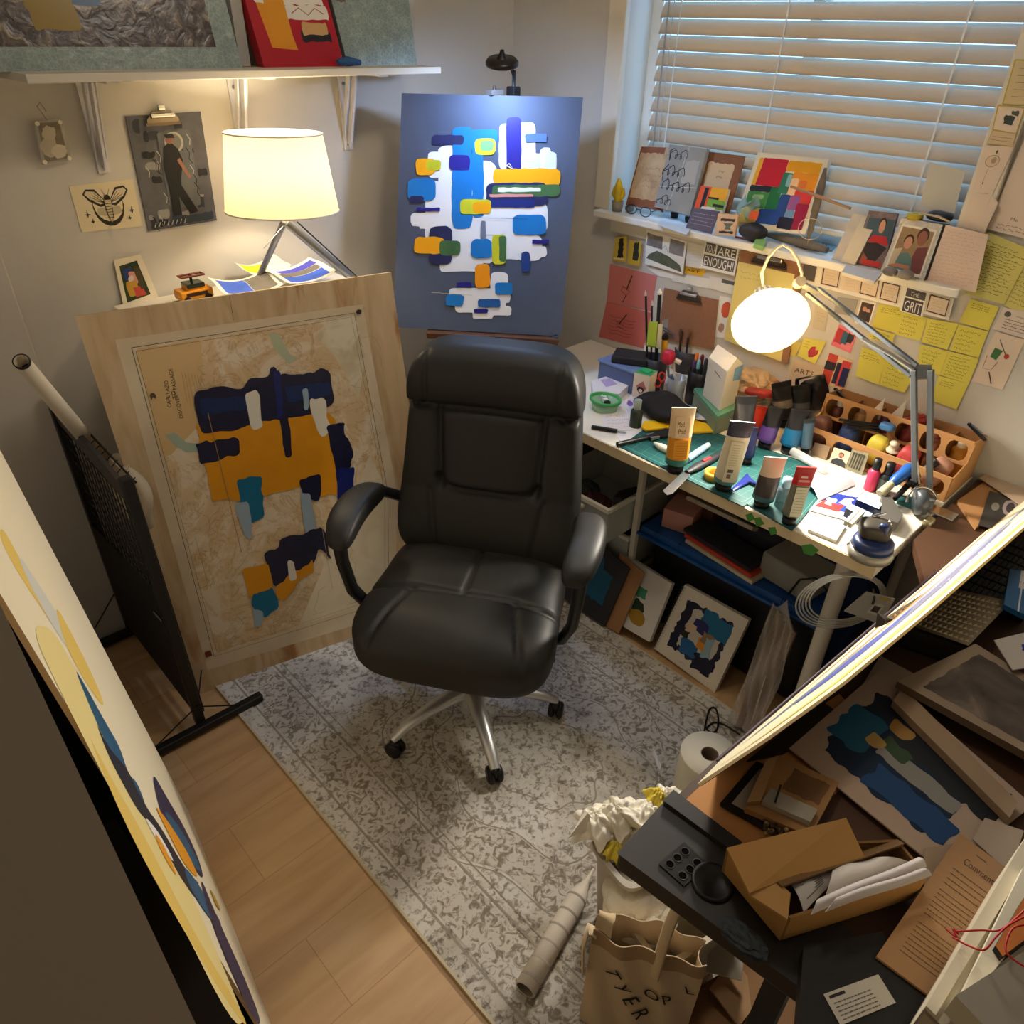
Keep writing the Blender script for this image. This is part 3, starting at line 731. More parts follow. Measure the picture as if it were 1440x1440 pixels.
# ================================================================== OFFICE CHAIR
CH = V((-1.165, -1.085, 0))
FA = math.atan2(-.55, -.83)          # facing direction
ct = thing('office_chair', 'black leather executive office chair in the middle of the rug', 'chair', CH)
ct.rotation_euler = (0, 0, FA-pi/2)
LE = M((37, 37, 36), .5, 0, .4, .08, 40, .12, 420); PL = M((20, 20, 21), .42); SIL = M((214, 214, 214), .36, .7)
def g1(x, s_): return math.exp(-(x/s_)**2)
def cpart(m_, name, **k): return m_.build(name, ct, **k)
def seat_fn(p):
    q = V(p)
    top = max(0, min(1, (p.z+.02)/.06))
    f = max(0, (p.y-.10)/.16)
    q.z -= .035*f*f*1.0
    d = 0
    yl = .035+.22*p.x*p.x
    d += .014*g1(p.y-yl, .008)
    if p.y < yl: d += .012*g1(p.x, .007)
    else:
        d += .010*g1(abs(p.x)-(.135+.25*(p.y-yl)), .007)
    d += -.010*g1(p.y-.15, .09)*g1(p.x, .14) - .008*(g1(abs(p.x)-.12, .09)*g1(p.y+.08, .09))
    q.z -= d*top
    q.x *= 1+.10*max(0, (p.y+.05)/.3)-.02
    return q
cpart(MB().rbox((0, .012, .445), (.256, .250, .070), LE, 4.5, 56, fn=seat_fn), 'seat')
def back_fn(p):
    q = V(p)                       # local: x across, z up the back, y thickness (+ = front)
    s_ = (p.z+.31)/.62             # 0 bottom, 1 top
    wv = 1.0 - .10*s_ if s_ < .7 else .93
    wv = 1.10-.15*min(1, s_/.72)
    if s_ > .74: wv += .02
    q.x *= wv
    fr = p.y > 0
    # side bolsters and lumbar
    wing = .020*(abs(p.x)/.26)**2
    if fr:
        q.y += wing
        if s_ > .735: q.y += .028*sin(pi*min(1, (s_-.735)/.265*.85+.1))
        q.y -= .022*g1(s_-.725, .014)
        # centre pad outline
        ax = abs(p.x); half = .152-.02*(.725-s_)/.35
        if .36 < s_ < .72: q.y -= .016*g1(ax-half, .009)
        yb = .365+.05*(ax/.15)**4
        if ax < .15: q.y -= .016*g1(s_-yb, .012)
        if ax < half and yb < s_ < .72: q.y += .014*(1-(ax/half)**4)
        if s_ < .36: q.y += .016*sin(pi*s_/.36); q.y -= .006*g1(ax-.16+.12*(.36-s_), .008)
        if s_ > .74: q.y -= .006*g1(ax-.185, .006)
    if s_ > .92: q.y -= .02*((s_-.92)/.08)**2
    # lean back and curve
    q.y += -.24*(q.z+.31)*.95 + .05*(s_-.5)**2
    return q
cpart(MB().rbox((0, -.205, .46+.30), (.247, .055, .30), LE, 5.5, 64, fn=back_fn), 'backrest')
for s_ in (-1, 1):
    pad = MB()
    def pf(p, s_=s_):
        q = V(p); q.z += -.022*max(0, (p.y-.02)/.12)**2-.010*max(0, (-p.y)/.12)**2; q.x += s_*(-.014*(p.y/.13)**2); return q
    pad.rbox((s_*.308, .005, .70), (.043, .140, .030), LE, 3.2, 20, fn=pf)
    a = cpart(pad, 'armrest')
    sp = MB().tube([(s_*.308, .10, .675), (s_*.305, .10, .60), (s_*.295, .085, .50), (s_*.27, .05, .42), (s_*.20, .03, .375)], .016, PL, 12, radii=[.022, .020, .019, .018, .016], flat=.8)
    sp.tube([(s_*.304, -.12, .675), (s_*.30, -.16, .66), (s_*.235, -.215, .61)], .016, PL, 10)
    cpart(sp, 'armrest_support')
cpart(MB().box((0, .0, .365), (.30, .26, .03), PL).box((0, .0, .34), (.12, .2, .04), PL), 'seat_mechanism', bevel=.006)
cpart(MB().cyl((0, 0, .10), (0, 0, .34), .026, PL, 20).cyl((0, 0, .2), (0, 0, .35), .018, STEEL, 16), 'gas_lift')
cpart(MB().tube([(-.10, .05, .36), (-.2, .06, .352), (-.255, .06, .345)], .006, PL, 8), 'height_lever')
W0 = [V((-1.39, -.972, 0)), V((-1.274, -1.314, 0)), V((-.944, -1.27, 0))]
def loc(p): 
    q = V(p)-CH; a = -(FA-pi/2); return V((q.x*cos(a)-q.y*sin(a), q.x*sin(a)+q.y*cos(a), p[2]))
ang0 = math.atan2(-1.314+1.085, -1.274+1.165)
cpart(MB().cyl((0, 0, .075), (0, 0, .135), .045, SIL, 24, .035), 'base_hub', bevel=.003)
for k in range(5):
    aw = ang0+2*pi*k/5; R_ = .262
    wp = V((CH.x+R_*cos(aw), CH.y+R_*sin(aw), 0)); l = loc(wp); dr = V((l.x, l.y, 0)).normalized()
    leg = MB().tube([V((0, 0, .11)), dr*.06+V((0, 0, .117)), dr*.15+V((0, 0, .108)), dr*.22+V((0, 0, .088)), dr*R_+V((0, 0, .066))], .02, SIL, 14, radii=[.028, .026, .021, .018, .014], flat=.75)
    arm_ = cpart(leg, 'base_arm')
    sd_ = V((-dr.y, dr.x, 0)).normalized(); rt_ = (dr*cos(k*1.3)+sd_*sin(k*1.3)).normalized(); ax = V((-rt_.y, rt_.x, 0))
    wh = MB(); c0 = dr*R_+V((0, 0, .027+.010))-rt_*.008
    for q in (-1, 1): wh.lathe([(0, -.008), (.020, -.009), (.026, -.004), (.026, .004), (.020, .009), (0, .008)], c0+ax*q*.0125, ax, PL, 18)
    wh.rbox(c0+V((0, 0, .010)), (.016, .016, .021), PL, 3, 6); wh.cyl(c0, dr*R_+V((0, 0, .07)), .006, STEEL, 8)
    wh.build('caster', arm_)

# ================================================================== EASEL, CANVAS AND CLIP LAMP
dn = V((CAM_POS.x, CAM_POS.y, 0)).normalized()*-1       # from viewer towards the corner
c0 = dn.dot(CAM_POS)
pb_ = onp(670, 466, dn, c0+2.40); pt_ = onp(692, 134, dn, c0+2.56)
rt_ = V((dn.y, -dn.x, 0)); en = (pt_-pb_).cross(rt_).normalized(); 
en = rt_.cross(pt_-pb_).normalized()
ed = en.dot(pb_)
def EP(px, py): return onp(px, py, en, ed)
q4 = [EP(565, 131), EP(820, 137), EP(789, 473), EP(553, 460)]
GR = ramp_mat('canvas_grey_blue', [(.3, (70, 80, 102)), (.7, (82, 93, 116))], (1, 1, 1), 3, 4, .5, .55, .02)
S = Sheet(q4, GR, .032, M((46, 50, 62), .6))
def eq(*pts): return [in_quad(S, x, y, en, ed) for x, y in pts]
sdd = 50
def es(x0, y0, x1, y1, c, amp=.7, rot=0, rag=False):
    """rounded brush block given in photo points"""
    global sdd; sdd += 1; r_ = random.Random(sdd)
    cx_, cy_ = (x0+x1)/2, (y0+y1)/2; pts = []; rr = min(x1-x0, y1-y0)*.28
    for (sx, sy, a0) in ((1, 1, 0), (-1, 1, 90), (-1, -1, 180), (1, -1, 270)):
        for k in range(4):
            a = radians(a0+30*k); pts.append((cx_+sx*((x1-x0)/2-rr)+rr*cos(a), cy_+sy*((y1-y0)/2-rr)+rr*sin(a)))
    pts = rough_poly(pts, 7, amp, sdd)
    S.poly(eq(*pts), c)
EW = M((226, 228, 232), .45); EW2 = M((206, 214, 226), .45); EB = M((20, 116, 190), .4, 0, .4, .12, 14); EI = M((36, 32, 128), .4); EY = M((236, 164, 16), .4); EG = M((196, 196, 40), .45, 0, .4, .4, 14); EDK = M((36, 40, 84), .4, 0, .4, .3, 20); EGR = M((64, 104, 62), .45, 0, .4, .4, 16)
for a in ((602, 213, 622, 250), (616, 205, 648, 285), (598, 255, 640, 345), (578, 299, 650, 318), (590, 310, 640, 322), (600, 318, 700, 340), (640, 226, 700, 300), (702, 174, 728, 240), (728, 172, 753, 236), (718, 216, 783, 243), (760, 208, 775, 240),
          (660, 282, 770, 330), (620, 320, 740, 350), (640, 340, 695, 370), (604, 340, 700, 362), (618, 362, 680, 382), (700, 340, 735, 365), (726, 330, 762, 367), (735, 347, 769, 361), (690, 382, 714, 422), (632, 405, 718, 426), (640, 418, 712, 440), (664, 430, 719, 444), (665, 436, 694, 448), (676, 300, 712, 330)):
    es(*a, EW)
es(735, 178, 752, 200, EW2); es(742, 216, 760, 238, EW2); es(766, 214, 782, 240, EW2)
es(636, 178, 664, 322, EB, 1); es(664, 186, 680, 305, EB, 1); es(655, 182, 700, 200, EB); es(632, 218, 661, 240, EI); es(608, 190, 652, 204, EDK); es(668, 195, 697, 218, EG); es(676, 198, 694, 212, M((120, 190, 110), .45))
es(585, 223, 612, 246, EY); es(600, 225, 620, 240, EG); es(573, 251, 613, 282, EB); es(576, 276, 596, 285, EDK); es(712, 165, 733, 244, EI, .4); es(738, 188, 769, 200, M((80, 110, 170), .45))
es(694, 237, 788, 260, EY, 1.2); es(684, 257, 770, 290, EDK); es(692, 260, 787, 276, EGR, 1); es(700, 264, 760, 270, (220, 222, 200)); es(688, 273, 750, 277, (210, 140, 130)); es(680, 281, 752, 292, M((28, 44, 116), .4))
es(647, 280, 691, 301, EG); es(665, 284, 690, 300, EY); es(586, 292, 619, 297, EI); es(721, 302, 768, 330, EB); es(604, 318, 636, 372, EDK); es(583, 333, 625, 357, EY, 1); es(618, 338, 647, 359, EGR); es(662, 336, 692, 363, EB); es(692, 330, 712, 371, EG); es(702, 332, 712, 368, EGR)
es(748, 337, 772, 343, EI); es(733, 354, 745, 382, M((30, 60, 130), .4)); es(668, 371, 689, 405, M((238, 150, 20), .4)); es(642, 397, 663, 404, EI); es(696, 397, 721, 414, EB); es(627, 414, 652, 430, EB, 1); es(672, 420, 704, 432, M((30, 90, 160), .4)); es(666, 434, 686, 440, EI); 
es(676, 311, 683, 335, (110, 118, 140)); S.line(eq((607, 411), (664, 415)), .0015, (190, 180, 140)); S.line(eq((664, 306), (742, 308)), .0012, (60, 60, 70))
S.line(eq((710, 236), (716, 230), (722, 238), (712, 233)), .003, EW)
S.solo('easel_canvas', 'grey-blue canvas with white, cobalt and yellow blocks on the easel', 'painting')
et = thing('easel', 'dark wooden easel standing in the room corner behind the chair', 'easel', (pb_.x, pb_.y, 0))
WD = M((92, 58, 38), .5, 0, .4, .2, 20)
mid = (q4[3]+q4[2])/2; back = dn*.05
part(MB().bar(q4[3].lerp(q4[2], .20)-V((0, 0, .014))+dn*.002, q4[3].lerp(q4[2], .98)-V((0, 0, .014))+dn*.002, .055, .022, WD), 'canvas_ledge', et, bevel=.003)
for s_ in (-1, 1):
    part(MB().bar(V((mid.x, mid.y, 0))+rt_*s_*.27+dn*.0, V(((q4[0]+q4[1])/2))+rt_*s_*.03+dn*.05-V((0, 0, .1)), .03, .022, WD), 'front_leg', et, bevel=.002)
part(MB().bar(V((mid.x, mid.y, 0))+dn*.32, V((q4[0]+q4[1])/2)+dn*.08-V((0, 0, .2)), .03, .022, WD), 'rear_leg', et, bevel=.002)
part(MB().bar(mid+dn*.055-V((0, 0, .35)), (q4[0]+q4[1])/2+dn*.05+V((0, 0, -.03)), .035, .018, WD), 'mast', et, bevel=.002)
kp = EP(772, 479); part(MB().tube([kp-rt_*.03-V((0, 0, .012)), kp, kp+rt_*.03+V((0, 0, .008))], .012, BLACK, 10, radii=[.007, .012, .014]), 'clamp_knob', et)
tc_ = EP(695, 132); part(MB().box(tc_+dn*.015+V((0, 0, .004)), (.05, .03, .012), M((110, 106, 104), .4)).cyl(tc_+dn*.015, tc_+dn*.015+V((0, 0, .02)), .005, CHROME, 8), 'top_clamp', et)
# clip-on lamp
cl = EP(722, 132)+dn*.03
hd = onp(706, 84, dn, c0+2.38)
lt = thing('clip_lamp', 'small black round clip-on lamp bending over the canvas top', 'lamp', cl)
part(MB().box(cl+V((0, 0, .0)), (.03, .035, .035), BLACK), 'clip', lt, bevel=.004)
part(MB().tube([cl, cl+V((0, 0, .06)), UP(cl, 722, 105), UP(cl, 718, 92), hd+V((.0, .0, .006))+dn*.02, hd+V((0, 0, .012))], .0055, BLACK, 10), 'gooseneck', lt)
ldir = ((q4[0]+q4[1]+q4[2]+q4[3])/4 + V((0, 0, .12)) - hd).normalized(); ldir = V((dn.x*.28, dn.y*.28, -1)).normalized()
lh_ = part(MB().lathe([(0, -.004), (.040, -.002), (.0455, .005), (.045, .012), (.042, .013)], hd, ldir, M((26, 24, 22), .35), 32), 'lamp_head', lt)
part(MB().lathe([(0, .0125), (.040, .0125)], hd, ldir, emat((176, 206, 255), LAMP_EASEL), 32), 'diffuser', lh_)
part(MB().tube([hd-ldir*.003, hd-ldir*.014, hd-ldir*.024], .006, BLACK, 8, radii=[.016, .008, .005]), 'head_joint', lt)
part(MB().lathe([(.0405, .0115), (.0445, .0135), (.0455, .011)], hd, ldir, M((120, 96, 60), .4, .6), 32), 'rim', lh_)

# ================================================================== THE WORK DESK
DZ = .74; DXF = -.62; DY0 = -1.884; DY1 = -.475
dt = thing('work_desk', 'white work desk under the window covered in paint tubes and tools', 'desk', (-.31, -1.18, 0))
part(MB().box((DXF/2-.003, (DY0+DY1)/2, DZ-.017), (-DXF-.006, DY1-DY0, .034), M((232, 226, 212), .4)), 'desk_top', dt, bevel=.002)
part(MB().box((DXF-.001, (DY0+DY1)/2, DZ-.0175), (.003, DY1-DY0, .031), M((214, 196, 160), .5)), 'front_edge_band', dt)
for x, y in ((-.55, -1.80), (-.07, -1.80), (-.55, -.56), (-.07, -.56)):
    lo = V((x, y, 0)); lo2 = lo+V((0, 0, 0))
    part(MB().cyl(lo, (x, y, DZ-.03), .021, M((222, 216, 204), .45), 24).cyl(lo, (x, y, .012), .024, BLACK, 20), 'leg', dt)
TZ = DZ+.0005
# ================================================================== DESK LAMP
LB0 = Z(1298, 712, DZ)
LA = M((104, 110, 114), .4, .3); LA2 = M((126, 130, 132), .4, .3)
lt = thing('desk_lamp', 'grey jointed desk lamp glaring white over the work desk', 'lamp', LB0)
E1 = UP(LB0, 1297, 528); J = X(1124, 397, -.30); HC = X(1083, 452, -.40)
rt2 = CR.copy(); rt2.z = 0; rt2.normalize()
for s_ in (-1, 1):
    part(MB().bar(UP(LB0, 1297+s_*10, 690), UP(LB0, 1297+s_*12, 520), .014, .012, LA), 'lower_arm', lt, bevel=.002)
part(MB().prism([UP(LB0, *p) for p in ((1275, 512), (1310, 513), (1311, 532), (1284, 533))], CF*.012, LA, LA2), 'elbow_bracket', lt)
for a, b_ in (((1290, 514), (1150, 405)), ((1281, 529), (1134, 412))):
    A_, B_ = UP(LB0, *a), J+(UP(J, *b_)-J); part(MB().bar(A_, B_, .011, .009, LA), 'upper_arm', lt, bevel=.0015)
part(MB().tube([UP(LB0, 1212, 476), UP(LB0, 1252, 498), UP(LB0, 1285, 520)], .005, M((190, 188, 182), .3, .7), 8), 'spring', lt)
part(MB().tube([UP(LB0, 1285, 618), UP(LB0, 1290, 655), UP(LB0, 1292, 680)], .004, M((190, 184, 170), .3, .5), 8), 'spring', lt)
part(MB().cyl(J-CF*.012, J+CF*.012, .014, M((200, 196, 186), .3, .5), 16).bar(J, J+(UP(J, 1150, 412)-J), .02, .012, LA), 'head_joint', lt)
vv = (HC-CAM_POS).normalized(); axd = (-vv*.78+(CR*.22-CU*.95)*.63).normalized()
hd0 = HC-axd*.085
part(MB().lathe([(.030, 0), (.040, .012), (.060, .045), (.097, .085), (.096, .086), (.058, .046), (.036, .012)], hd0, axd, sh, 40), 'lamp_shade', lt)
part(MB().lathe([(0, .078), (.091, .080)], hd0, axd, emat((255, 244, 226), LAMP_DESK), 40), 'diffuser', lt)
sk = MB().lathe([(0, -.055), (.020, -.052), (.030, -.035), (.033, 0)], hd0, axd, M((168, 160, 156), .4, .3), 24)
sko = part(sk, 'socket', lt)
x_, y_, z_ = frame(axd); vn = MB()
for k in range(14):
    a = 2*pi*k/14; d_ = x_*cos(a)+y_*sin(a); vn.bar(hd0-axd*.040+d_*.0295, hd0-axd*.006+d_*.0335, .006, .002, M((240, 236, 228), .4), d_)
o = part(vn, 'vent_slots', sko); o['kind'] = 'stuff'
arc = [J+V((0, 0, .004)), UP(J, 1128, 385), UP(J, 1122, 365), UP(J, 1112, 350), UP(J, 1101, 344), UP(J, 1090, 350), UP(J, 1080, 363), UP(J, 1071, 384), hd0-axd*.045]
part(MB().tube(arc, .004, M((222, 214, 196), .4), 10), 'power_cord', lt)
part(MB().cyl(LB0, LB0+V((0, 0, .03)), .022, LA, 20).box(LB0+V((.0, -.035, .0)), (.045, .09, .012), CHROME), 'base_clamp', lt, bevel=.002)

# ================================================================== PAPERS ON THE WINDOW WALL
PN = 0
def wpaper(name, label, cat, px, mat, group=None, deco=None, x=None, th=.0008, **k):
    """flat thing on the window wall; px = TL TR BR BL in the photo"""
    global PN; PN += 1
    x_ = (-.0012-.0005*(PN % 5) if x is None else x)-(.0105 if min(p[1]+.0-(318+(p[0]-907)*.235) for p in px) < 28 and px[0][0] < 1345 else 0)
    S = Sheet(quadX(px, x_), A(mat), th)
    if deco: deco(S)
    return S.solo(name, label, cat, group, **k)
CORK = M((158, 118, 86), .8, 0, .2, .1, 60); HARD = M((150, 108, 82), .6, 0, .3, .12, 80)
PINK = M((206, 122, 116), .8); YN = M((226, 218, 84), .8); PALE = M((226, 208, 190), .85); LY = M((214, 204, 118), .85)
def ink(S, *a, **k): return S.script(*a, (66, 62, 52), **k)
wpaper('art_card', 'small yellow card with a black brush figure, left of its twin under the sill', 'card', ((865, 334), (882, 332), (880, 369), (861, 366)), M((206, 178, 66), .7), 'yellow cards', lambda S: (S.rag(.35, .08, .75, .85, (34, 36, 34), .05, .08, 1), S.rect(.08, .86, .9, .93, (230, 214, 150))))
wpaper('art_card', 'small yellow card with a dark green brush figure, right of its twin', 'card', ((885, 337), (902, 340), (899, 374), (882, 371)), M((206, 178, 66), .7), 'yellow cards', lambda S: S.rag(.4, .06, .85, .8, (38, 48, 40), .05, .08, 2))
def d_land(S):
    S.rag(.03, .08, .42, .45, M((128, 124, 118), .7, 0, .2, .4, 60), .02, .06, 3); S.rag(.6, .05, .95, .48, M((140, 136, 132), .7, 0, .2, .4, 60), .01, .06, 4)
    S.poly([(.03, .82), (.97, .95), (.9, .74), (.6, .58), (.3, .52), (.1, .68)], M((96, 102, 84), .8, 0, .2, .5, 60)); S.line([(.42, .42), (.5, .3), (.58, .46)], .002, (180, 180, 180))
wpaper('collage_print', 'white sheet with grey photo scraps and a green hill under the sill', 'print', ((909, 322), (966, 340), (960, 386), (907, 371)), PAPER, None, d_land)
wpaper('pencil_sketch', 'pale pencil sketch between the hill collage and the enough sign', 'sketch', ((967, 340), (992, 345), (987, 378), (964, 374)), M((214, 212, 206), .8), None, lambda S: S.script(.1, .1, .9, .8, 5, (170, 168, 164), w_=.0006, seed=3))
def d_art(S): S.text('ART.', .12, .62, .7, (30, 28, 24), .36)
wpaper('art_sign', 'ragged yellow scrap reading ART between white papers', 'sign', ((963, 374), (992, 380), (988, 389), (962, 384)), M((224, 178, 44), .7), None, d_art)
def d_enough(S):
    g = M((92, 92, 92), .7); w_ = (238, 236, 230)
    S.rect(.05, .08, .34, .42, g); S.rect(.38, .10, .95, .44, g); S.rect(.04, .50, .95, .90, g)
    S.text('YOU', .06, .40, .26, w_, .28); S.text('ARE', .42, .42, .5, w_, .28); S.text('ENOUGH!', .06, .87, .86, w_, .33)
wpaper('lettered_sign', 'white card with grey blocks reading YOU ARE ENOUGH', 'sign', ((992, 337), (1040, 347), (1033, 388), (985, 376)), PAPER, None, d_enough, x=-.004)
wpaper('blank_paper', 'blank white sheet hanging above the brown clipboard, left of its neighbour', 'paper', ((903, 372), (947, 384), (946, 392), (925, 388)), PAPER, 'blank papers')
wpaper('blank_paper', 'blank white sheet above the clipboard with silver clip', 'paper', ((947, 384), (998, 392), (995, 406), (945, 395)), M((228, 226, 220), .8), 'blank papers')
wpaper('blank_paper', 'blank white sheet right below the lettered enough sign', 'paper', ((998, 388), (1038, 397), (1032, 415), (995, 405)), M((224, 221, 214), .8), 'blank papers', lambda S: S.rect(.45, .02, .95, .3, (96, 96, 96)))
def arrow1(S):
    k = (40, 30, 28); S.line([(.5, .16), (.42, .55)], .0045, k); S.line([(.33, .5), (.3, .62), (.42, .72), (.5, .6), (.38, .52), (.33, .5)], .002, k); S.line([(.42, .72), (.36, .92)], .003, k)
def arrow2(S):
    k = (40, 30, 28); S.line([(.5, .2), (.38, .5)], .0045, k)
    for i in range(6):
        v = .33+.09*i; S.line([(.14+.03*(i % 3), v), (.25, v+.03), (.4, v), (.55, v+.04), (.72-.04*(i % 2), v+.01)], .0012, k)
    S.line([(.32, .45), (.36, .58), (.5, .6), (.48, .5), (.32, .45)], .0018, k)
wpaper('pink_note', 'pink paper with a black pen drawing of an arrow and stone, upper one', 'note', ((858, 371), (924, 388), (916, 438), (853, 424)), PINK, 'pink notes', arrow1)
wpaper('pink_note', 'pink paper with an arrow above rippling water lines, lower one', 'note', ((853, 424), (916, 440), (905, 490), (842, 474)), M((200, 108, 100), .8), 'pink notes', arrow2)
# clipboards
def clip(S, u, v, wd, name, parent):
    m_ = MB(); c = S.at(u, v, 10); ux = (S.q[1]-S.q[0]).normalized(); vy = (S.q[0]-S.q[3]).normalized(); n_ = S.n
    m_.prism([c-ux*wd/2-vy*.006, c+ux*wd/2-vy*.006, c+ux*wd/2+vy*.004, c+ux*wd*.3+vy*.022, c-ux*wd*.3+vy*.022, c-ux*wd/2+vy*.004], n_*.006, M((128, 116, 104), .25, .9))
    m_.cyl(c-ux*wd*.36+vy*.012+n_*.008, c+ux*wd*.36+vy*.012+n_*.008, .006, CHROME, 12); m_.cyl(c-ux*.008+vy*.03+n_*.006, c+ux*.008+vy*.03+n_*.006, .008, CHROME, 10)
    m_.bar(c-ux*wd*.55-vy*.008+n_*.004, c+ux*wd*.55-vy*.008+n_*.004, .007, .004, M((110, 96, 84), .3, .8), n_)
    return part(m_, name, parent)
def clipboard(label, px, mat, deco=None, x=-.006, plane=None, wd=.10, group=None, u=.5):
    q = quadX(px, x) if plane is None else plane; S = Sheet(q, A(mat), .003); 
    if deco: deco(S)
    t = thing('clipboard', label, 'clipboard', (q[2]+q[3])/2, group); part(S.mb, 'board', t); clip(S, u, .07, wd, 'clip', t); return t
clipboard('brown clipboard with silver clip behind the brush pots', ((934, 405), (1010, 422), (1003, 492), (925, 476)), HARD, None, x=-.008, wd=.09)
def d_yel(S):
    S.rect(.0, .13, .90, 1.0, M((226, 210, 130), .85)); S.script(.05, .2, .5, .3, 2, (140, 130, 80), seed=4)
clipboard('brown clipboard holding pale yellow paper behind the glaring lamp', ((1042, 350), (1130, 368), (1108, 512), (1018, 478)), HARD, d_yel, x=-.017, wd=.11, u=.5)
wpaper('orange_drawing', 'white sheet with orange-red head shape between the two clipboards', 'drawing', ((1012, 416), (1032, 420), (1022, 476), (1004, 474)), PAPER, None, lambda S: (S.disc(.6, .3, .34, .2, M((216, 96, 66), .7), .06, 3), S.disc(.45, .75, .22, .12, M((170, 130, 110), .7), .1, 4)))
# strip of small framed quotes under the sill
quotes = [((1124, 367), (1151, 372), (1146, 398), (1122, 392), 'g', 'dark grey card at the left end of the row under the sill'), ((1157, 374), (1184, 380), (1179, 406), (1153, 400), 'f', 'black-framed quote card, first from the left in the row under the sill'),
          ((1185, 382), (1210, 386), (1207, 412), (1181, 407), 'p', 'unframed cream quote card in the row under the sill'), ((1211, 388), (1239, 393), (1233, 420), (1207, 413), 'f', 'black-framed quote card, second from the left in the row under the sill'),
          ((1241, 394), (1268, 401), (1262, 428), (1235, 421), 'f', 'black-framed quote card, third from the left in the row under the sill'), ((1307, 412), (1338, 421), (1331, 447), (1300, 438), 'f', 'black-framed quote card at the right end of the row under the sill')]
for a, b_, c_, d_, kd, lb in quotes:
    def dq(S, kd=kd):
        if kd == 'g': return S.rect(.2, .1, .95, .95, (84, 80, 82))
        if kd == 'f': S.frame_(.08, .07, .92, .93, .004, (70, 56, 52))
        S.script(.22, .2, .8, .8, 4, (168, 150, 136), w_=.0006, seed=PN)
    wpaper('quote_card', lb, 'card', (a, b_, c_, d_), M((226, 210, 192), .8), 'quote cards', dq, x=-.0035)
wpaper('paper_strip', 'long white backing strip behind the quote cards', 'paper', ((1120, 364), (1342, 420), (1334, 450), (1122, 396)), PAPER, None, x=-.001)
def d_grit(S):
    S.rect(.12, .04, .95, .36, (82, 78, 82)); S.text('THE', .3, .3, .4, (200, 196, 196), .16); S.rect(.1, .42, .92, .97, (70, 66, 76)); S.text('GRIT', .14, .92, .74, (232, 228, 226), .42)
wpaper('lettered_sign', 'small white and dark sign reading GRIT under the sill', 'sign', ((1272, 402), (1305, 411), (1297, 446), (1265, 437)), PAPER, None, d_grit, x=-.005)
wpaper('photo_print', 'small dark photo of two people beside the lamp arm', 'photo', ((1211, 421), (1232, 426), (1222, 459), (1202, 454)), PAPER, None, lambda S: (S.rect(.1, .08, .92, .85, (70, 48, 46)), S.disc(.4, .35, .14, .1, (180, 130, 110)), S.disc(.65, .4, .13, .09, (190, 140, 120)), S.rect(.25, .45, .8, .8, (44, 40, 52)), S.rect(.3, .84, .7, .95, (170, 70, 60))))
wpaper('grey_card', 'plain grey card above the lamp arm, right of the clipboard', 'card', ((1178, 417), (1207, 422), (1200, 445), (1172, 440)), M((160, 156, 146), .7))
wpaper('faded_card', 'faded beige card just right of the glaring lamp', 'card', ((1147, 425), (1166, 430), (1160, 466), (1142, 462)), M((198, 186, 160), .8), None, lambda S: S.script(.2, .3, .8, .7, 4, (150, 140, 110), w_=.0006, seed=9))
# yellow notes
notes = [((1236, 427), (1283, 435), (1274, 471), (1226, 460), 'first from the left in the top row of yellow notes'), ((1268, 438), (1304, 447), (1294, 480), (1258, 470), 'second from the left in the top row, below the grit sign'),
         ((1305, 448), (1348, 455), (1332, 492), (1296, 481), 'third from the left in the top row of yellow notes'), ((1365, 420), (1405, 432), (1390, 465), (1349, 453), 'highest of the small yellow notes, hanging from the long yellow letter'),
         ((1348, 456), (1390, 466), (1376, 503), (1335, 492), 'beside the drawing with the green shape, upper one'), ((1334, 494), (1377, 504), (1362, 540), (1321, 527), 'beside the drawing with the green shape, middle one'),
         ((1320, 528), (1362, 540), (1345, 576), (1309, 563), 'lowest of all yellow notes'), ((1294, 484), (1334, 494), (1321, 528), (1290, 516), 'behind the lamp elbow'),
         ((1226, 461), (1259, 470), (1254, 484), (1222, 476), 'thin one peeking from under the top row'), ((1212, 488), (1248, 500), (1235, 541), (1203, 529), 'lower left, above the cardboard organizer'),
         ((1247, 502), (1290, 520), (1272, 552), (1236, 541), 'lower row, second from the left above the cardboard organizer')]
for i, (a, b_, c_, d_, lb) in enumerate(notes):
    def dn_(S, i=i):
        S.script(.1, .1, .85, .2+.6*(i % 3 > 0)+.15, 3+i % 3*2, (96, 92, 40), w_=.001, seed=i+20, fill=.8)
    wpaper('sticky_note', 'yellow sticky note, '+lb, 'note', (a, b_, c_, d_), M((218, 208, 92), .8), 'yellow sticky notes', dn_, x=-.002-.0006*i)
def d_heart(S): S.poly([(.55, .85), (.42, .6), (.5, .35), (.66, .3), (.72, .45), (.86, .42), (.9, .6), (.74, .78)], M((190, 60, 66), .7)); S.script(.05, .1, .4, .5, 3, (140, 130, 50), seed=7)
wpaper('sticky_note', 'yellow sticky note with a red heart right under the lamp', 'note', ((1131, 475), (1162, 480), (1146, 512), (1121, 500)), M((226, 212, 96), .8), 'yellow sticky notes', d_heart, x=-.006)
wpaper('sticky_note', 'pale yellow note just left of the heart note', 'note', ((1104, 478), (1128, 482), (1118, 502), (1098, 494)), M((226, 208, 110), .8), 'yellow sticky notes', None, x=-.004)
def d_red(S):
    S.rag(.06, .15, .5, .8, M((186, 52, 56), .6), .04, .1, 1); S.rag(.35, .2, .65, .75, M((66, 108, 128), .6), .03, .1, 2); S.rag(.6, .15, .9, .6, M((44, 46, 60), .6), .04, .1, 3); S.rag(.45, .72, .9, .9, M((226, 130, 140), .6), .03, .1, 4)
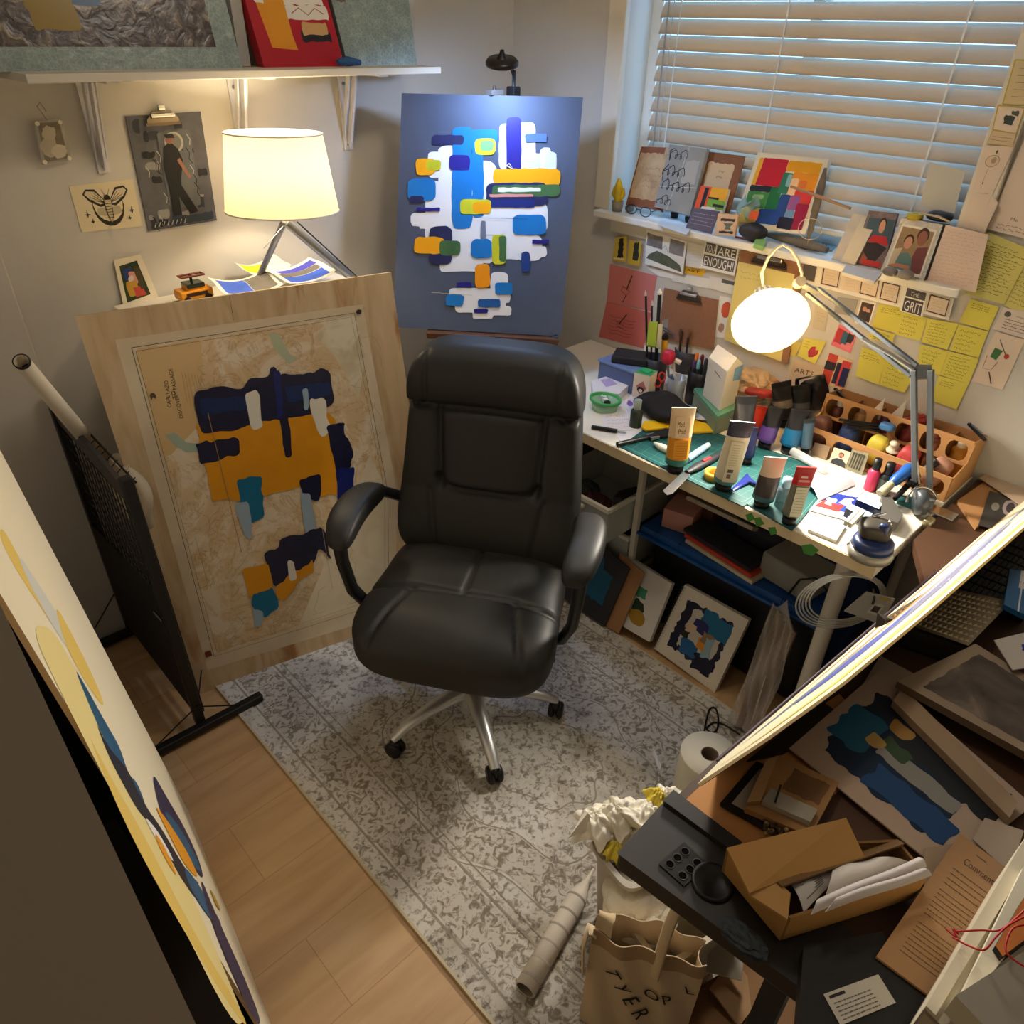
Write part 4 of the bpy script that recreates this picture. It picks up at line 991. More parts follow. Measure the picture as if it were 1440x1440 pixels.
wpaper('abstract_card', 'small pink and red abstract painting card crossed by the lamp arm', 'card', ((1180, 456), (1206, 468), (1196, 497), (1168, 485)), M((222, 120, 130), .7), None, d_red, x=-.003)
def d_red2(S):
    S.rect(.02, .0, .4, .98, (196, 70, 58)); S.rect(.0, .25, .42, .52, (46, 46, 52)); S.rect(.44, .2, .62, .9, (44, 42, 66)); S.rect(.62, .08, .98, .95, (204, 66, 70)); S.rect(.7, .3, .98, .92, (40, 50, 92))
wpaper('abstract_card', 'red card with dark blue bars above the organizer', 'card', ((1166, 496), (1200, 507), (1187, 548), (1152, 538)), M((214, 190, 150), .7), None, d_red2, x=-.003)
wpaper('lettered_sign', 'beige sheet reading ARTS behind the pink-labelled pouch', 'sign', ((1118, 505), (1160, 515), (1148, 556), (1105, 545)), M((206, 184, 158), .8), None, lambda S: S.text('ARTS', .1, .42, .62, (60, 50, 44), .16), x=-.002)
# long letters
wpaper('letter', 'long yellow handwritten letter pinned right of the window', 'letter', ((1388, 326), (1452, 352), (1412, 428), (1354, 412)), LY, 'pinned letters', lambda S: (ink(S, .06, .1, .95, .9, 15, seed=31, w_=.0011), S.disc(.08, .06, .03, .03, (240, 240, 240))), x=-.006)
wpaper('letter', 'pale pink handwritten letter beside the photo blocks', 'letter', ((1330, 316), (1390, 330), (1372, 411), (1302, 398)), M((224, 200, 184), .85), 'pinned letters', lambda S: S.script(.05, .05, .95, .95, 15, (200, 150, 132), w_=.0007, seed=33), x=-.026)
wpaper('letter', 'yellow handwritten page cut by the right photo edge', 'letter', ((1432, 372), (1475, 384), (1452, 446), (1412, 430)), LY, 'pinned letters', lambda S: ink(S, .1, .1, .9, .9, 8, seed=36), x=-.003)
def d_strip(S):
    S.disc(.45, .25, .26, .10, M((160, 140, 112), .8)); S.disc(.45, .25, .235, .088, M((222, 198, 170), .8)); S.disc(.5, .24, .1, .05, (170, 150, 126), .2, 3); S.line([(.4, .37), (.35, .6)], .0008, (150, 130, 104)); S.disc(.36, .62, .02, .02, (110, 100, 80)); S.disc(.5, .1, .04, .03, (100, 90, 70))
    S.print_(.2, .78, .8, .8, 1, (170, 150, 126))
wpaper('botanical_strip', 'tall beige drawing of a ring and stem on the window casing', 'drawing', ((1384, 205), (1427, 205), (1388, 290), (1362, 288)), PALE, None, d_strip, x=-.024)
wpaper('blank_paper', 'blank beige paper below the ring drawing on the casing', 'paper', ((1372, 250), (1404, 285), (1384, 328), (1352, 318)), PALE, 'blank papers', x=-.0235)
def d_bird(S):
    S.frame_(.0, .0, 1., 1., .003, (196, 172, 70)); S.rag(.35, .35, .75, .7, M((64, 74, 70), .7), .04, .1, 6); S.rag(.6, .15, .9, .35, M((90, 92, 80), .7), .04, .1, 7)
wpaper('botanical_card', 'yellow-edged card with dark leaf shapes high on the window casing', 'card', ((1404, 148), (1441, 152), (1429, 188), (1396, 182)), PALE, 'casing cards', d_bird, x=-.024)
wpaper('botanical_card', 'yellow-edged caption card below the leaf-shape card', 'card', ((1396, 183), (1429, 188), (1424, 206), (1388, 202)), M((216, 194, 160), .85), 'casing cards', lambda S: (S.frame_(0, 0, 1, 1, .002, (196, 172, 90)), S.print_(.1, .3, .9, .8, 2, (140, 120, 90))), x=-.0245)
wpaper('botanical_card', 'yellow-edged card with printed lines at the top right frame edge', 'card', ((1428, 84), (1462, 86), (1448, 148), (1410, 146)), M((214, 194, 150), .85), 'casing cards', lambda S: (S.frame_(0, 0, 1, 1, .003, (190, 170, 80)), S.print_(.25, .1, .7, .9, 5, (120, 100, 70))), x=-.024)
def d_big(S):
    S.script(.55, .05, 1., .35, 5, (150, 130, 110), w_=.0012, seed=51); S.line([(.5, .65), (.62, .5), (.7, .62)], .001, (150, 130, 110)); S.text('Me', .3, .86, .12, (120, 100, 84)); S.script(.1, .9, .9, .98, 2, (130, 110, 92), w_=.0012, seed=52)
wpaper('large_drawing', 'large beige sheet with faint writing at the right edge', 'drawing', ((1445, 184), (1500, 190), (1478, 345), (1388, 322)), PALE, None, d_big, x=-.008)
def d_green(S):
    S.line([(.25, .12), (.62, .35)], .002, (90, 70, 60)); S.poly([(.22, .28), (.5, .3), (.42, .5), (.2, .46)], M((70, 120, 70), .7)); S.disc(.68, .38, .08, .05, (190, 60, 54)); S.line([(.1, .45), (.14, .7), (.4, .7), (.5, .52)], .0014, (150, 90, 80)); S.line([(.38, .74), (.6, .95)], .003, (70, 60, 60))
wpaper('doodle_sheet', 'beige sheet with a green shape and red dot doodle', 'drawing', ((1400, 466), (1442, 478), (1410, 548), (1366, 536)), PALE, None, d_green, x=-.002)
wpaper('business_card', 'white printed card with a round emblem above the doodle sheet', 'card', ((1412, 432), (1458, 442), (1448, 478), (1396, 462)), M((226, 210, 196), .8), None, lambda S: (S.disc(.2, .25, .1, .12, (100, 90, 84)), S.print_(.2, .4, .9, .9, 4, (90, 80, 76), w_=.0015), S.line([(.45, .25), (.9, .3)], .001, (110, 100, 90))), x=-.004)

# ================================================================== THINGS ON THE BACK WALL
def ypaper(px, y, mat, th): return Sheet(quadY(px, y), A(mat), th)
S = ypaper(((97, 262), (187, 252), (200, 318), (115, 327)), -.002, M((226, 212, 176), .8), .0015)
K = (52, 46, 38)
S.disc(.52, .5, .25, .43, K); S.disc(.52, .44, .235, .385, M((226, 212, 176), .8))
for s_ in (-1, 1):
    S.poly([(.52, .45), (.52+s_*.16, .12), (.52+s_*.30, .10), (.52+s_*.36, .2), (.52+s_*.28, .36), (.52+s_*.12, .5)], K)
    S.poly([(.54 if s_ > 0 else .5, .42), (.52+s_*.17, .17), (.52+s_*.29, .14), (.52+s_*.33, .2), (.52+s_*.26, .32), (.52+s_*.12, .44)], M((216, 202, 166), .8))
    for q in range(4): S.line([(.52+s_*.05, .42), (.52+s_*(.18+.04*q), .2+.035*q)], .0012, K)
    S.poly([(.52, .52), (.52+s_*.18, .52), (.52+s_*.2, .66), (.52+s_*.06, .7)], M((190, 178, 146), .8)); S.line([(.52+s_*.01, .3), (.52+s_*.06, .14)], .001, K)
    for (du, dv, r_) in ((.36, .62, .05), (.30, .78, .035)):
        S.poly([(.52+s_*du-r_*.25, .0+dv), (.52+s_*du, dv-r_*1.7), (.52+s_*du+r_*.25, dv), (.52+s_*du+r_, dv+.01), (.52+s_*du+r_*.25, dv+.03), (.52+s_*du, dv+r_*1.7), (.52+s_*du-r_*.25, dv+.03), (.52+s_*du-r_, dv+.01)], K)
S.disc(.52, .33, .05, .08, K); S.poly([(.46, .36), (.58, .36), (.56, .7), (.52, .86), (.48, .7)], M((206, 190, 152), .8)); S.line([(.46, .36), (.48, .7), (.52, .86), (.56, .7), (.58, .36)], .0018, K)
for q in range(6): S.line([(.47, .44+.06*q), (.57, .44+.06*q)], .0016, K)
S.solo('moth_print', 'cream block print of a moth and moon pinned to the wall', 'print')
S = Sheet(quadY(((176, 164), (282, 157), (305, 310), (209, 325)), -.006), M((96, 96, 100), .6, 0, .3, .5, 22), .004)
g1_, g2_, g3_, g4_ = M((58, 60, 66), .6, 0, .3, .3, 30), M((150, 148, 144), .6, 0, .3, .3, 30), M((34, 36, 40), .6), M((176, 172, 164), .6)
for i in range(30):
    r_ = random.Random(i+300); u, v = r_.uniform(.02, .85), r_.uniform(.03, .9); S.rag(u, v, min(.99, u+r_.uniform(.06, .2)), min(.99, v+r_.uniform(.02, .12)), (g1_, g2_, g3_)[i % 3], .015, .05, i)
S.rag(.35, .14, .80, .82, M((104, 108, 112), .6, 0, .3, .3, 20), .01, .06, 77)
for i in range(16):
    r_ = random.Random(i+400); u, v = r_.uniform(.05, .9), r_.uniform(.1, .9); S.line([(u, v), (u+.04, v+.05), (u+.02, v+.1), (u+.06, v+.14)][:3+i % 2], .002, (24, 24, 26) if i % 2 else (186, 184, 178))
S.disc(.56, .24, .13, .09, g4_); S.disc(.56, .24, .10, .07, M((120, 120, 116), .6))
S.poly([(.40, .28), (.50, .23), (.60, .30), (.64, .40), (.58, .55), (.56, .62), (.74, .88), (.62, .90), (.50, .72), (.50, .92), (.38, .93), (.38, .60), (.36, .44)], M((26, 28, 32), .6)); S.disc(.50, .215, .055, .038, M((150, 104, 84), .6)); S.poly([(.44, .17), (.56, .165), (.58, .205), (.46, .20)], g3_)
S.poly([(.56, .40), (.60, .38), (.72, .56), (.68, .57)], M((160, 112, 90), .6)); S.rag(.36, .9, .95, .98, M((52, 62, 76), .6), .01, .05, 5)
for i in range(16): S.line([(.06+.03*i, .97), (.09+.03*i, .93)], .002, (200, 196, 186) if i % 2 else (40, 40, 40))
t = thing('clipboard', 'clipboard painted with a figure in black bending forward, hanging by the lamp', 'clipboard', Y(260, 320, -.004))
part(S.mb, 'board', t); clip(S, .46, .05, .085, 'clip', t)
m_ = MB(); q = quadY(((48, 170), (86, 168), (101, 225), (60, 232)), -.02); S = Sheet(q, glassy((226, 220, 205), .1, .5), .01)
S.poly([(.1, .95), (.9, .95), (.9, .05), (.1, .05)], M((128, 118, 100), .6, 0, .3, .5, 40)); S.disc(.45, .3, .25, .18, M((196, 186, 164), .6), .2, 4); S.disc(.35, .62, .3, .22, M((190, 178, 156), .6), .2, 6); S.disc(.65, .75, .3, .16, M((206, 196, 174), .6), .2, 8)
t = thing('photo_block', 'small clear block with a grey photo hanging from a wire hook', 'photo', q[3]); part(S.mb, 'acrylic_block', t)
for a in ((.08, .06), (.92, .06), (.08, .94), (.92, .94)): part(MB().cyl(S.at(*a), S.at(*a)+V((0, -.004, 0)), .005, M((236, 226, 200), .3), 10), 'corner_pin', t)
hk = [Y(68, 172, -.022), Y(60, 160, -.02), Y(52, 150, -.01), Y(56, 144, -.004), Y(62, 152, -.008), Y(65, 157, -.012)]
part(MB().tube(hk, .0012, STEEL, 6), 'wire_hook', t)
# small picture leaning behind cabinet things
S = Sheet(quadY(((160, 366), (198, 358), (224, 420), (174, 432)), -.01), M((226, 216, 192), .8), .002)
S.poly([(.12, .92), (.82, .86), (.78, .10), (.14, .14)], M((52, 66, 40), .7, 0, .3, .4, 40))
for a, c_ in (((.2, .2, .5, .45), (46, 62, 120)), ((.35, .3, .6, .55), (206, 150, 130)), ((.2, .5, .55, .8), (196, 150, 50)), ((.4, .62, .7, .85), (190, 70, 60)), ((.6, .2, .75, .7), (74, 66, 40)), ((.3, .38, .5, .5), (214, 196, 190))): S.rag(*a, M(c_, .7), .03, .1, int(a[0]*100))
S.solo('floral_picture', 'small colourful picture leaning on the wall above the chart board corner', 'picture')
# toy helicopter car, loose swatches, jar lid
CT = CZ+.0015
def cabp(px, py, y=-.2): return Y(px, py, y)
cp = V((-1.362, -.13, CT+.006)); tt = thing('toy_vehicle', 'small orange toy truck with a black roof rack on the cabinet', 'toy', cp)
part(MB().box(cp+V((0, 0, -.0035)), (.11, .06, .006), M((60, 56, 50), .6)), 'stand', tt)
OG = M((232, 152, 24), .4)
part(MB().box(cp+V((0, 0, .022)), (.095, .05, .026), OG).box(cp+V((.004, 0, .042)), (.06, .044, .018), OG, taper=.85), 'body', tt, bevel=.004)
part(MB().box(cp+V((.002, -.001, .046)), (.05, .047, .012), M((40, 44, 30), .2)), 'windows', tt, bevel=.002)
for x in (-.03, .03):
    for y in (-.024, .024): part(MB().cyl(cp+V((x, y-.005, .010)), cp+V((x, y+.005, .010)), .0105, BLACK, 14), 'wheel', tt)
rk = MB(); 
for y in (-.012, .012): rk.tube([cp+V((-.032, y, .070)), cp+V((.036, y, .070))], .003, M((110, 40, 24), .4), 8)
for x in (-.03, .0, .034): rk.tube([cp+V((x, -.012, .070)), cp+V((x, .012, .070))], .003, M((110, 40, 24), .4), 8)
rk.tube([cp+V((0, 0, .05)), cp+V((0, 0, .07))], .004, BLACK, 8); part(rk, 'roof_rack', tt)
part(MB().box(cp+V((0, -.0255, .024)), (.06, .001, .01), M((60, 34, 20), .5)), 'side_markings', tt)
def swatch(label, C_, a, w_, h_, cols, curl, seed):
    S = MB(); ca, sa = cos(a), sin(a)
    def fn(u, v):
        x, y = (u-.5)*w_, (v-.5)*h_; z = .004+curl*(abs(u-.5)*2)**2*.5*(1+.4*v)+.002*sin(9*v+seed)+.014*v
        return (C_.x+x*ca-y*sa, C_.y+x*sa+y*ca, C_.z+z)
    S.grid(fn, 14, 10, M((240, 236, 222), .8), .0006)
    for (u0, u1, v0, v1, c_) in cols:
        S.grid(lambda u, v: tuple(V(fn(u0+(u1-u0)*u, v0+(v1-v0)*v))+V((0, 0, .0006))), 10, 6, A(c_))
    solo(S, 'painted_paper', label, 'paper', 'painted papers on the cabinet')
BLU = M((70, 104, 214), .6, 0, .3, .3, 30); GRY = M((120, 114, 106), .6, 0, .3, .3, 30); YLW = M((226, 206, 40), .7)
swatch('curled paper painted yellow at the back of the cabinet top', V((-1.12, -.08, CT+.03)), .1, .14, .10, [(.05, .6, .2, .8, YLW)], .03, 1)
swatch('curled paper with blue and grey paint, nearest the toy truck', V((-1.235, -.20, CT+.025)), -.1, .17, .13, [(.08, .55, .1, .9, BLU), (.56, .95, .1, .9, GRY)], .03, 2)
swatch('curled paper striped blue and grey under the lamp', V((-1.06, -.20, CT+.030)), .15, .18, .13, [(.1, .9, .1, .4, BLU), (.1, .9, .42, .62, GRY), (.2, .95, .64, .9, M((84, 84, 200), .6))], .025, 3)
m_ = MB().lathe([(0, 0), (.026, 0), (.026, .012), (.022, .014), (0, .014)], (-.94, -.10, CT), (0, 0, 1), M((150, 150, 148), .3, .2), 24)
solo(m_, 'jar_lid', 'grey round jar lid beside the lamp leg on the cabinet', 'lid')
# ================================================================== THINGS ON THE WINDOW SILL
SL_Z = 1.2275
def sp(px, py, x): return X(px, py, x)
def leansheet(px, x0, x1, mat, th=.003, zmin=None):
    """leaning board whose bottom edge is at x0 and top edge at x1; px TL TR BR BL; kept flat"""
    zb = (X(*px[3], x0).z+X(*px[2], x0).z)/2; zt = (X(*px[0], x1).z+X(*px[1], x1).z)/2
    if zmin is not None: zb = max(zb, zmin+.0005)
    n_ = V((-(zt-zb), 0, x1-x0)); n_ = n_ if n_.length else V((1, 0, 0)); n_.normalize(); d_ = n_.dot(V((x0, 0, zb)))
    q = [onp(*p, n_, d_) for p in px]
    if zmin is not None:
        for i in (2, 3):
            if q[i].z < zmin+.0004:
                o_ = q[1] if i == 2 else q[0]; t_ = (zmin+.0004-q[i].z)/(o_.z-q[i].z); q[i] = q[i].lerp(o_, t_)
    return Sheet(q, A(mat), th)
def sillsheet(px, x0, x1, mat, th=.003): return leansheet(px, x0, x1, mat, th, SL_Z)
WOODB = M((140, 86, 58), .6, 0, .3, .2, 16)
S = sillsheet(((902, 206), (948, 208), (931, 297), (880, 288)), -.012, .03, WOODB, .006)
S.rag(.04, .10, .96, .86, ramp_mat('old_paper', [(.3, (176, 144, 108)), (.6, (206, 178, 140))], (1, 1, 1), 16, 6, .5, .8), .012, .05, 2); S.script(.3, .3, .8, .7, 4, (120, 90, 70), w_=.001, seed=60)
S.rag(.75, .0, .98, .1, (190, 160, 130), .01, .05, 3)
S.solo('wooden_plaque', 'brown plaque with torn old paper at the left of the window sill', 'plaque')
S = sillsheet(((942, 203), (994, 209), (970, 303), (920, 291)), -.022, .012, M((150, 152, 150), .6, 0, .3, .25, 14), .018)
BK = (26, 26, 28)
S.line([(.55, 0), (.35, 1.)], .0015, (206, 206, 202)); S.line([(.0, .66), (1., .58)], .0015, (214, 214, 210)); S.rag(.55, .2, .9, .55, M((172, 172, 168), .6), .02, .06, 3)
def brush_word(S, u, v, wd, h_, loops, seed, w_=.0022):
    r_ = random.Random(seed); pts = []
    for i in range(loops*20+1):
        t_ = i/(loops*20); a = i*pi/10; k = (.62, 1.2, .7, 1.35)[(i//20+seed) % 4]; pts.append((u+wd*t_-.055*sin(a), v-h_*.42*(1-cos(a))*k+.012*sin(3*a)))
    S.line(pts, w_, BK)
brush_word(S, .12, .20, .40, .12, 3, 1); brush_word(S, .02, .46, .55, .13, 4, 2, .0028); brush_word(S, .10, .68, .70, .13, 5, 3, .0028); brush_word(S, .06, .92, .34, .14, 3, 4)
S.line([(.10, .24), (.06, .10), (.16, .05)], .003, BK); S.line([(.05, .56), (.0, .4), (.12, .3)], .003, BK)
S.solo('lettered_canvas', 'grey marbled canvas with black brush lettering on the sill', 'painting')
S = sillsheet(((996, 213), (1048, 220), (1025, 300), (975, 295)), -.004, .038, M((132, 88, 58), .6, 0, .3, .2, 14), .004)
S.rag(.1, .16, .80, .75, M((204, 182, 152), .7), .012, .04, 5); S.script(.4, .25, .6, .45, 2, (90, 80, 70), w_=.001, seed=61)
S.solo('wooden_plaque', 'dark brown plaque with a cream paper behind the orange painting', 'plaque')
S = sillsheet(((986, 261), (1025, 266), (1016, 300), (976, 292)), -.026, -.010, M((226, 216, 200), .6), .012)
S.rect(0, 0, .42, 1, M((224, 84, 36), .6)); S.rect(.4, 0, 1, .55, M((230, 170, 30), .6)); S.rect(.4, .5, 1, .9, M((120, 170, 50), .6)); S.rect(.18, .06, .32, .95, BK); S.rect(.38, .42, .75, .5, BK); S.rect(.6, .68, .98, .8, BK); S.rag(.25, .85, .7, 1, (232, 226, 220), .03, .1, 3)
S.solo('abstract_painting', 'tiny orange and green abstract painting on the sill', 'painting')
S = sillsheet(((976, 292), (1012, 297), (1000, 330), (964, 320)), -.048, -.034, M((92, 86, 104), .6), .002)
S.print_(.08, .15, .9, .8, 4, (160, 154, 168), w_=.0014); S.solo('printed_card', 'purple-grey printed card standing on the sill before the orange painting', 'card')
S = sillsheet(((1010, 300), (1038, 302), (1033, 332), (1004, 330)), -.055, -.042, M((214, 178, 140), .6), .01)
S.rag(.2, .22, .9, .34, (60, 50, 46), .02, .08, 1); S.poly([(.35, .42), (.85, .42), (.7, .6), (.78, .72), (.45, .72), (.5, .58)], M((96, 110, 92), .6)); S.rag(.2, .8, .9, .9, (60, 50, 46), .02, .08, 2)
S.solo('wooden_block', 'small pale wooden block stamped with an anvil-like shape on the sill', 'block')
# colourful grid painting
S = sillsheet(((1066, 214), (1166, 224), (1132, 330), (1030, 318)), -.005, .04, M((228, 218, 196), .6), .018)
cg = [(.06, .06, .12, .45, (226, 170, 40)), (.12, .06, .48, .42, (186, 28, 48)), (.48, .06, .94, .20, (232, 164, 22)), (.06, .42, .48, .5, (40, 44, 50)), (.06, .5, .36, .72, (70, 138, 70)), (.36, .42, .52, .8, (30, 110, 62)), (.46, .22, .6, .5, (46, 120, 96)),
      (.6, .2, .94, .42, (232, 150, 30)), (.6, .28, .7, .5, (240, 200, 160)), (.7, .42, .94, .6, (206, 60, 50)), (.52, .5, .66, .9, (36, 72, 140)), (.3, .72, .6, .92, (32, 70, 150)), (.66, .5, .8, .7, (150, 90, 150)), (.66, .7, .78, .82, (110, 150, 190)), (.78, .6, .94, .95, (150, 24, 70)),
      (.6, .8, .8, .96, (40, 36, 60)), (.06, .72, .3, .94, (226, 196, 90)), (.82, .46, .92, .56, (214, 60, 60)), (.14, .54, .3, .6, (140, 176, 120)), (.54, .24, .6, .4, (140, 190, 200)), (.72, .3, .82, .4, (226, 120, 60))]
for i, (a, b_, c_, d_, k_) in enumerate(cg): S.rag(a, b_, c_, d_, M(k_, .6, 0, .3, .15, 20), .004, .05, i)
S.solo('abstract_painting', 'bright multicoloured block painting leaning on the blind', 'painting')
m_ = MB(); c_ = X(1062, 310, -.02); c_.z = SL_Z
m_.rbox(c_+V((0, 0, .026)), (.028, .045, .026), M((52, 50, 52), .5), 3, 10, fn=lambda p: V((p.x+.006*sin(60*p.y), p.y, p.z*(1-.3*abs(p.y)/.045))))
solo(m_, 'dark_pouch', 'small dark pouch with an orange mark on the sill', 'pouch')
S = sillsheet(((1056, 296), (1068, 298), (1064, 310), (1052, 308)), -.052, -.048, M((200, 84, 40), .6), .001); S.solo('orange_patch', 'orange triangle tag on the dark pouch on the sill', 'tag')
m_ = MB(); c_ = X(1052, 293, -.03)
m_.grid(lambda u, v: (c_.x+.01*sin(7*u), c_.y-.03+.06*u+.01*sin(5*v), c_.z-.02+.045*v+.010*sin(11*u+4*v)), 12, 10, glassy((150, 190, 196), .15, .5), .002)
solo(m_, 'plastic_bag', 'crumpled pale blue plastic wrapper lying on the dark pouch', 'bag')
# yellow cactus in pot
c_ = X(868, 292, -.018); c_.z = SL_Z
t = thing('potted_cactus', 'tiny yellow cactus in a grey concrete pot at the sill end', 'plant', c_)
part(MB().lathe([(0, 0), (.017, 0), (.021, .034), (.018, .034), (.017, .028), (0, .028)], c_, (0, 0, 1), M((142, 136, 124), .8), 20), 'pot', t)
cc = MB(); YC = M((210, 180, 40), .6, 0, .3, .25, 80)
cc.tube([c_+V((0, 0, .026)), c_+V((0, 0, .06)), c_+V((0, .002, .085)), c_+V((0, .003, .105))], .01, YC, 10, radii=[.012, .016, .013, .004])
for s_ in (-1, 1): cc.tube([c_+V((0, s_*.008, .04)), c_+V((0, s_*.02, .055)), c_+V((0, s_*.02, .078))], .006, YC, 8, radii=[.007, .009, .003])
part(cc, 'cactus', t)
# small rock, glasses, saucer
def rock(name, label, c_, r_, mat, seed, cat='stone', group=None):
    q_ = random.Random(seed); a, b_, d_ = [q_.uniform(20, 45) for _ in range(3)]
    m_ = MB().rbox(c_+V((0, 0, r_[2])), r_, A(mat), 2.4, 8, fn=lambda p: p*(1+.10*sin(a*p.x+seed)*cos(b_*p.y)+.05*sin(d_*p.z)))
    mnz = min(v[2] for v in m_.v); m_.v = [(v[0], v[1], v[2]-mnz+c_.z) for v in m_.v]; return solo(m_, name, label, cat, group)
def on(px, py, z=SL_Z): return Z(px, py, z)
rock('stone', 'small grey stone beside the cactus pot on the sill', V((on(885, 298).x, on(885, 298).y, SL_Z)), (.014, .016, .012), (130, 130, 128), 3)
p_ = on(897, 303); 
gl = MB()
for k in (-1, 1):
    gl.tube([p_+V((.006*0, k*.030, .016))+V((.002*sin(a), .022*cos(a), .015*sin(a))) for a in [2*pi*i/18 for i in range(18)]], .0016, M((50, 60, 80), .3), 6, closed=True)
    gl.tube([p_+V((0, k*.053, .02)), p_+V((.05, k*.05, .02)), p_+V((.08, k*.045, .008))], .0014, M((50, 60, 80), .3), 6)
gl.tube([p_+V((0, -.008, .02)), p_+V((0, .008, .02))], .0016, M((50, 60, 80), .3), 6)
for v_ in gl.v[:0]: pass
o = solo(gl, 'eyeglasses', 'thin-framed glasses lying before the lettered canvas', 'glasses')
q = quadZ(((935, 298), (985, 306), (965, 330), (925, 316)), SL_Z+.002); S = Sheet([q[0], q[1], q[2], q[3]], M((214, 220, 226), .6), .0012); S.solo('white_paper', 'white paper lying on the sill below the lettered canvas', 'paper')
m_ = MB(); 
for i, (px, py) in enumerate(((948, 306), (968, 312))): 
    c_ = on(px, py, SL_Z+.003); m_.lathe([(0, 0), (.012, 0), (.014, .014), (.011, .018), (0, .018)], c_, (0, 0, 1), BLACK, 14)
    m_.mats = m_.mats; solo(m_, 'rubber_stopper', ('left', 'right')[i]+' one of two small black stoppers on the white paper on the sill', 'stopper', 'black stoppers on the sill'); m_ = MB()
# driftwood bird on base
DW = M((122, 112, 98), .85, 0, .2, .3, 30, .4, 90)
bs = on(1128, 345); bs.z = SL_Z
t = thing('driftwood_sculpture', 'driftwood sculpture with an upright grey branch and thin crossing stick', 'sculpture', bs)
b0, b1 = on(1075, 335), on(1162, 358)
part(MB().tube([b0+V((0, 0, .012)), b0.lerp(b1, .3)+V((0, 0, .016)), b0.lerp(b1, .7)+V((0, 0, .016)), b1+V((0, 0, .012))], .014, DW, 12, radii=[.006, .014, .016, .009]), 'base', t)
pp = X(1134, 345, -.04)
part(MB().tube([X(1134, 345, -.04), X(1140, 322, -.035), X(1148, 290, -.03), X(1155, 262, -.025), X(1161, 236, -.02)], .009, M((116, 106, 94), .85, 0, .2, .35, 40, .4, 90), 12, radii=[.0025, .009, .012, .012, .004], flat=.6), 'branch', t)
part(MB().tube([X(1112, 262, -.05), X(1150, 276, -.045), X(1196, 293, -.05)], .0035, M((168, 130, 100), .7), 8, radii=[.0035, .0045, .004]), 'cross_stick', t)
part(MB().tube([X(1139, 322, -.04)+V((0, .035*cos(a), .028*sin(a))) for a in [2*pi*i/26 for i in range(26)]], .0012, M((206, 190, 166), .5), 6, closed=True), 'wire_ring', t)
m_ = MB(); q = [on(*p, SL_Z+.004) for p in ((1140, 318), (1192, 326), (1170, 352), (1120, 345))]
S = Sheet(q, M((120, 140, 146), .4), .004); S.print_(.1, .15, .9, .6, 3, (70, 84, 90), w_=.002); S.text('ARTS', .3, .9, .5, (50, 56, 60), .2); S.solo('printed_box', 'flat blue-grey box lettered ARTS lying on the sill', 'box')
for (px, py, lb, c_) in ((1078, 322, 'small metal clips and wire heaped behind the driftwood base', (110, 112, 110)),):
    m_ = MB(); p_ = on(px, py)
    m_.bar(p_+V((0, .02, .006)), p_+V((.0, -.03, .02)), .008, .004, STEEL); m_.bar(p_+V((.01, .02, .006)), p_+V((.014, -.035, .016)), .006, .003, M((60, 70, 66), .4)); solo(m_, 'metal_clips', lb, 'clips')
q = [on(*p, SL_Z+.014) for p in ((1064, 333), (1078, 337), (1074, 347), (1060, 342))]
m_ = MB().prism([q[3], q[2], q[1], q[0]], (0, 0, -.013), M((150, 196, 110), .5)); solo(m_, 'eraser', 'small pale green block at the front edge of the sill', 'eraser')
p_ = on(1050, 338); m_ = MB().tube([p_+V((0, .04, .003)), p_+V((0, 0, .004)), p_+V((-.005, -.02, .003))], .003, M((120, 50, 40), .5), 8); solo(m_, 'red_pen', 'thin red pen lying on the sill edge before the wooden block', 'pen')
# books/frames leaning right of sculpture
S = sillsheet(((1200, 300), (1224, 305), (1190, 372), (1168, 367)), -.035, .02, M((196, 188, 176), .6), .010); S.solo('thin_book', 'thin pale book leaning behind the boy photo on the sill', 'book')
S = sillsheet(((1212, 306), (1236, 306), (1200, 376), (1180, 372)), -.045, .0, M((206, 196, 176), .6), .008); S.solo('thin_book', 'thin cream-edged frame leaning beside the boy photo', 'book')
# photo of child in red: hexagonal patterned frame
def face(S, u, v, r_, hair=(60, 40, 30), skin=(206, 150, 124)):
    S.disc(u, v-r_*.35, r_*1.05, r_*1.05, M(hair, .7)); S.disc(u, v, r_*.85, r_, M(skin, .7))
S = sillsheet(((1222, 296), (1262, 300), (1240, 384), (1196, 372)), -.03, .0, M((120, 104, 108), .6, 0, .3, .6, 90), .014)
S.rect(.1, .12, .98, .55, M((62, 86, 98), .6)); face(S, .62, .26, .12); S.poly([(.3, .55), (.4, .42), (.85, .42), (.98, .58)], M((180, 34, 40), .6)); S.poly([(.05, .9), (.1, .6), (.6, .55), (.95, .62), (.7, .9)], M((46, 40, 46), .6)); S.poly([(.0, .92), (.2, .72), (.45, .86), (.35, .97)], M((150, 90, 84), .6)); S.rect(.3, .88, .9, .98, M((186, 50, 44), .6))
S.solo('framed_photo', 'patterned frame with a photo of a child in a red shirt', 'photo')
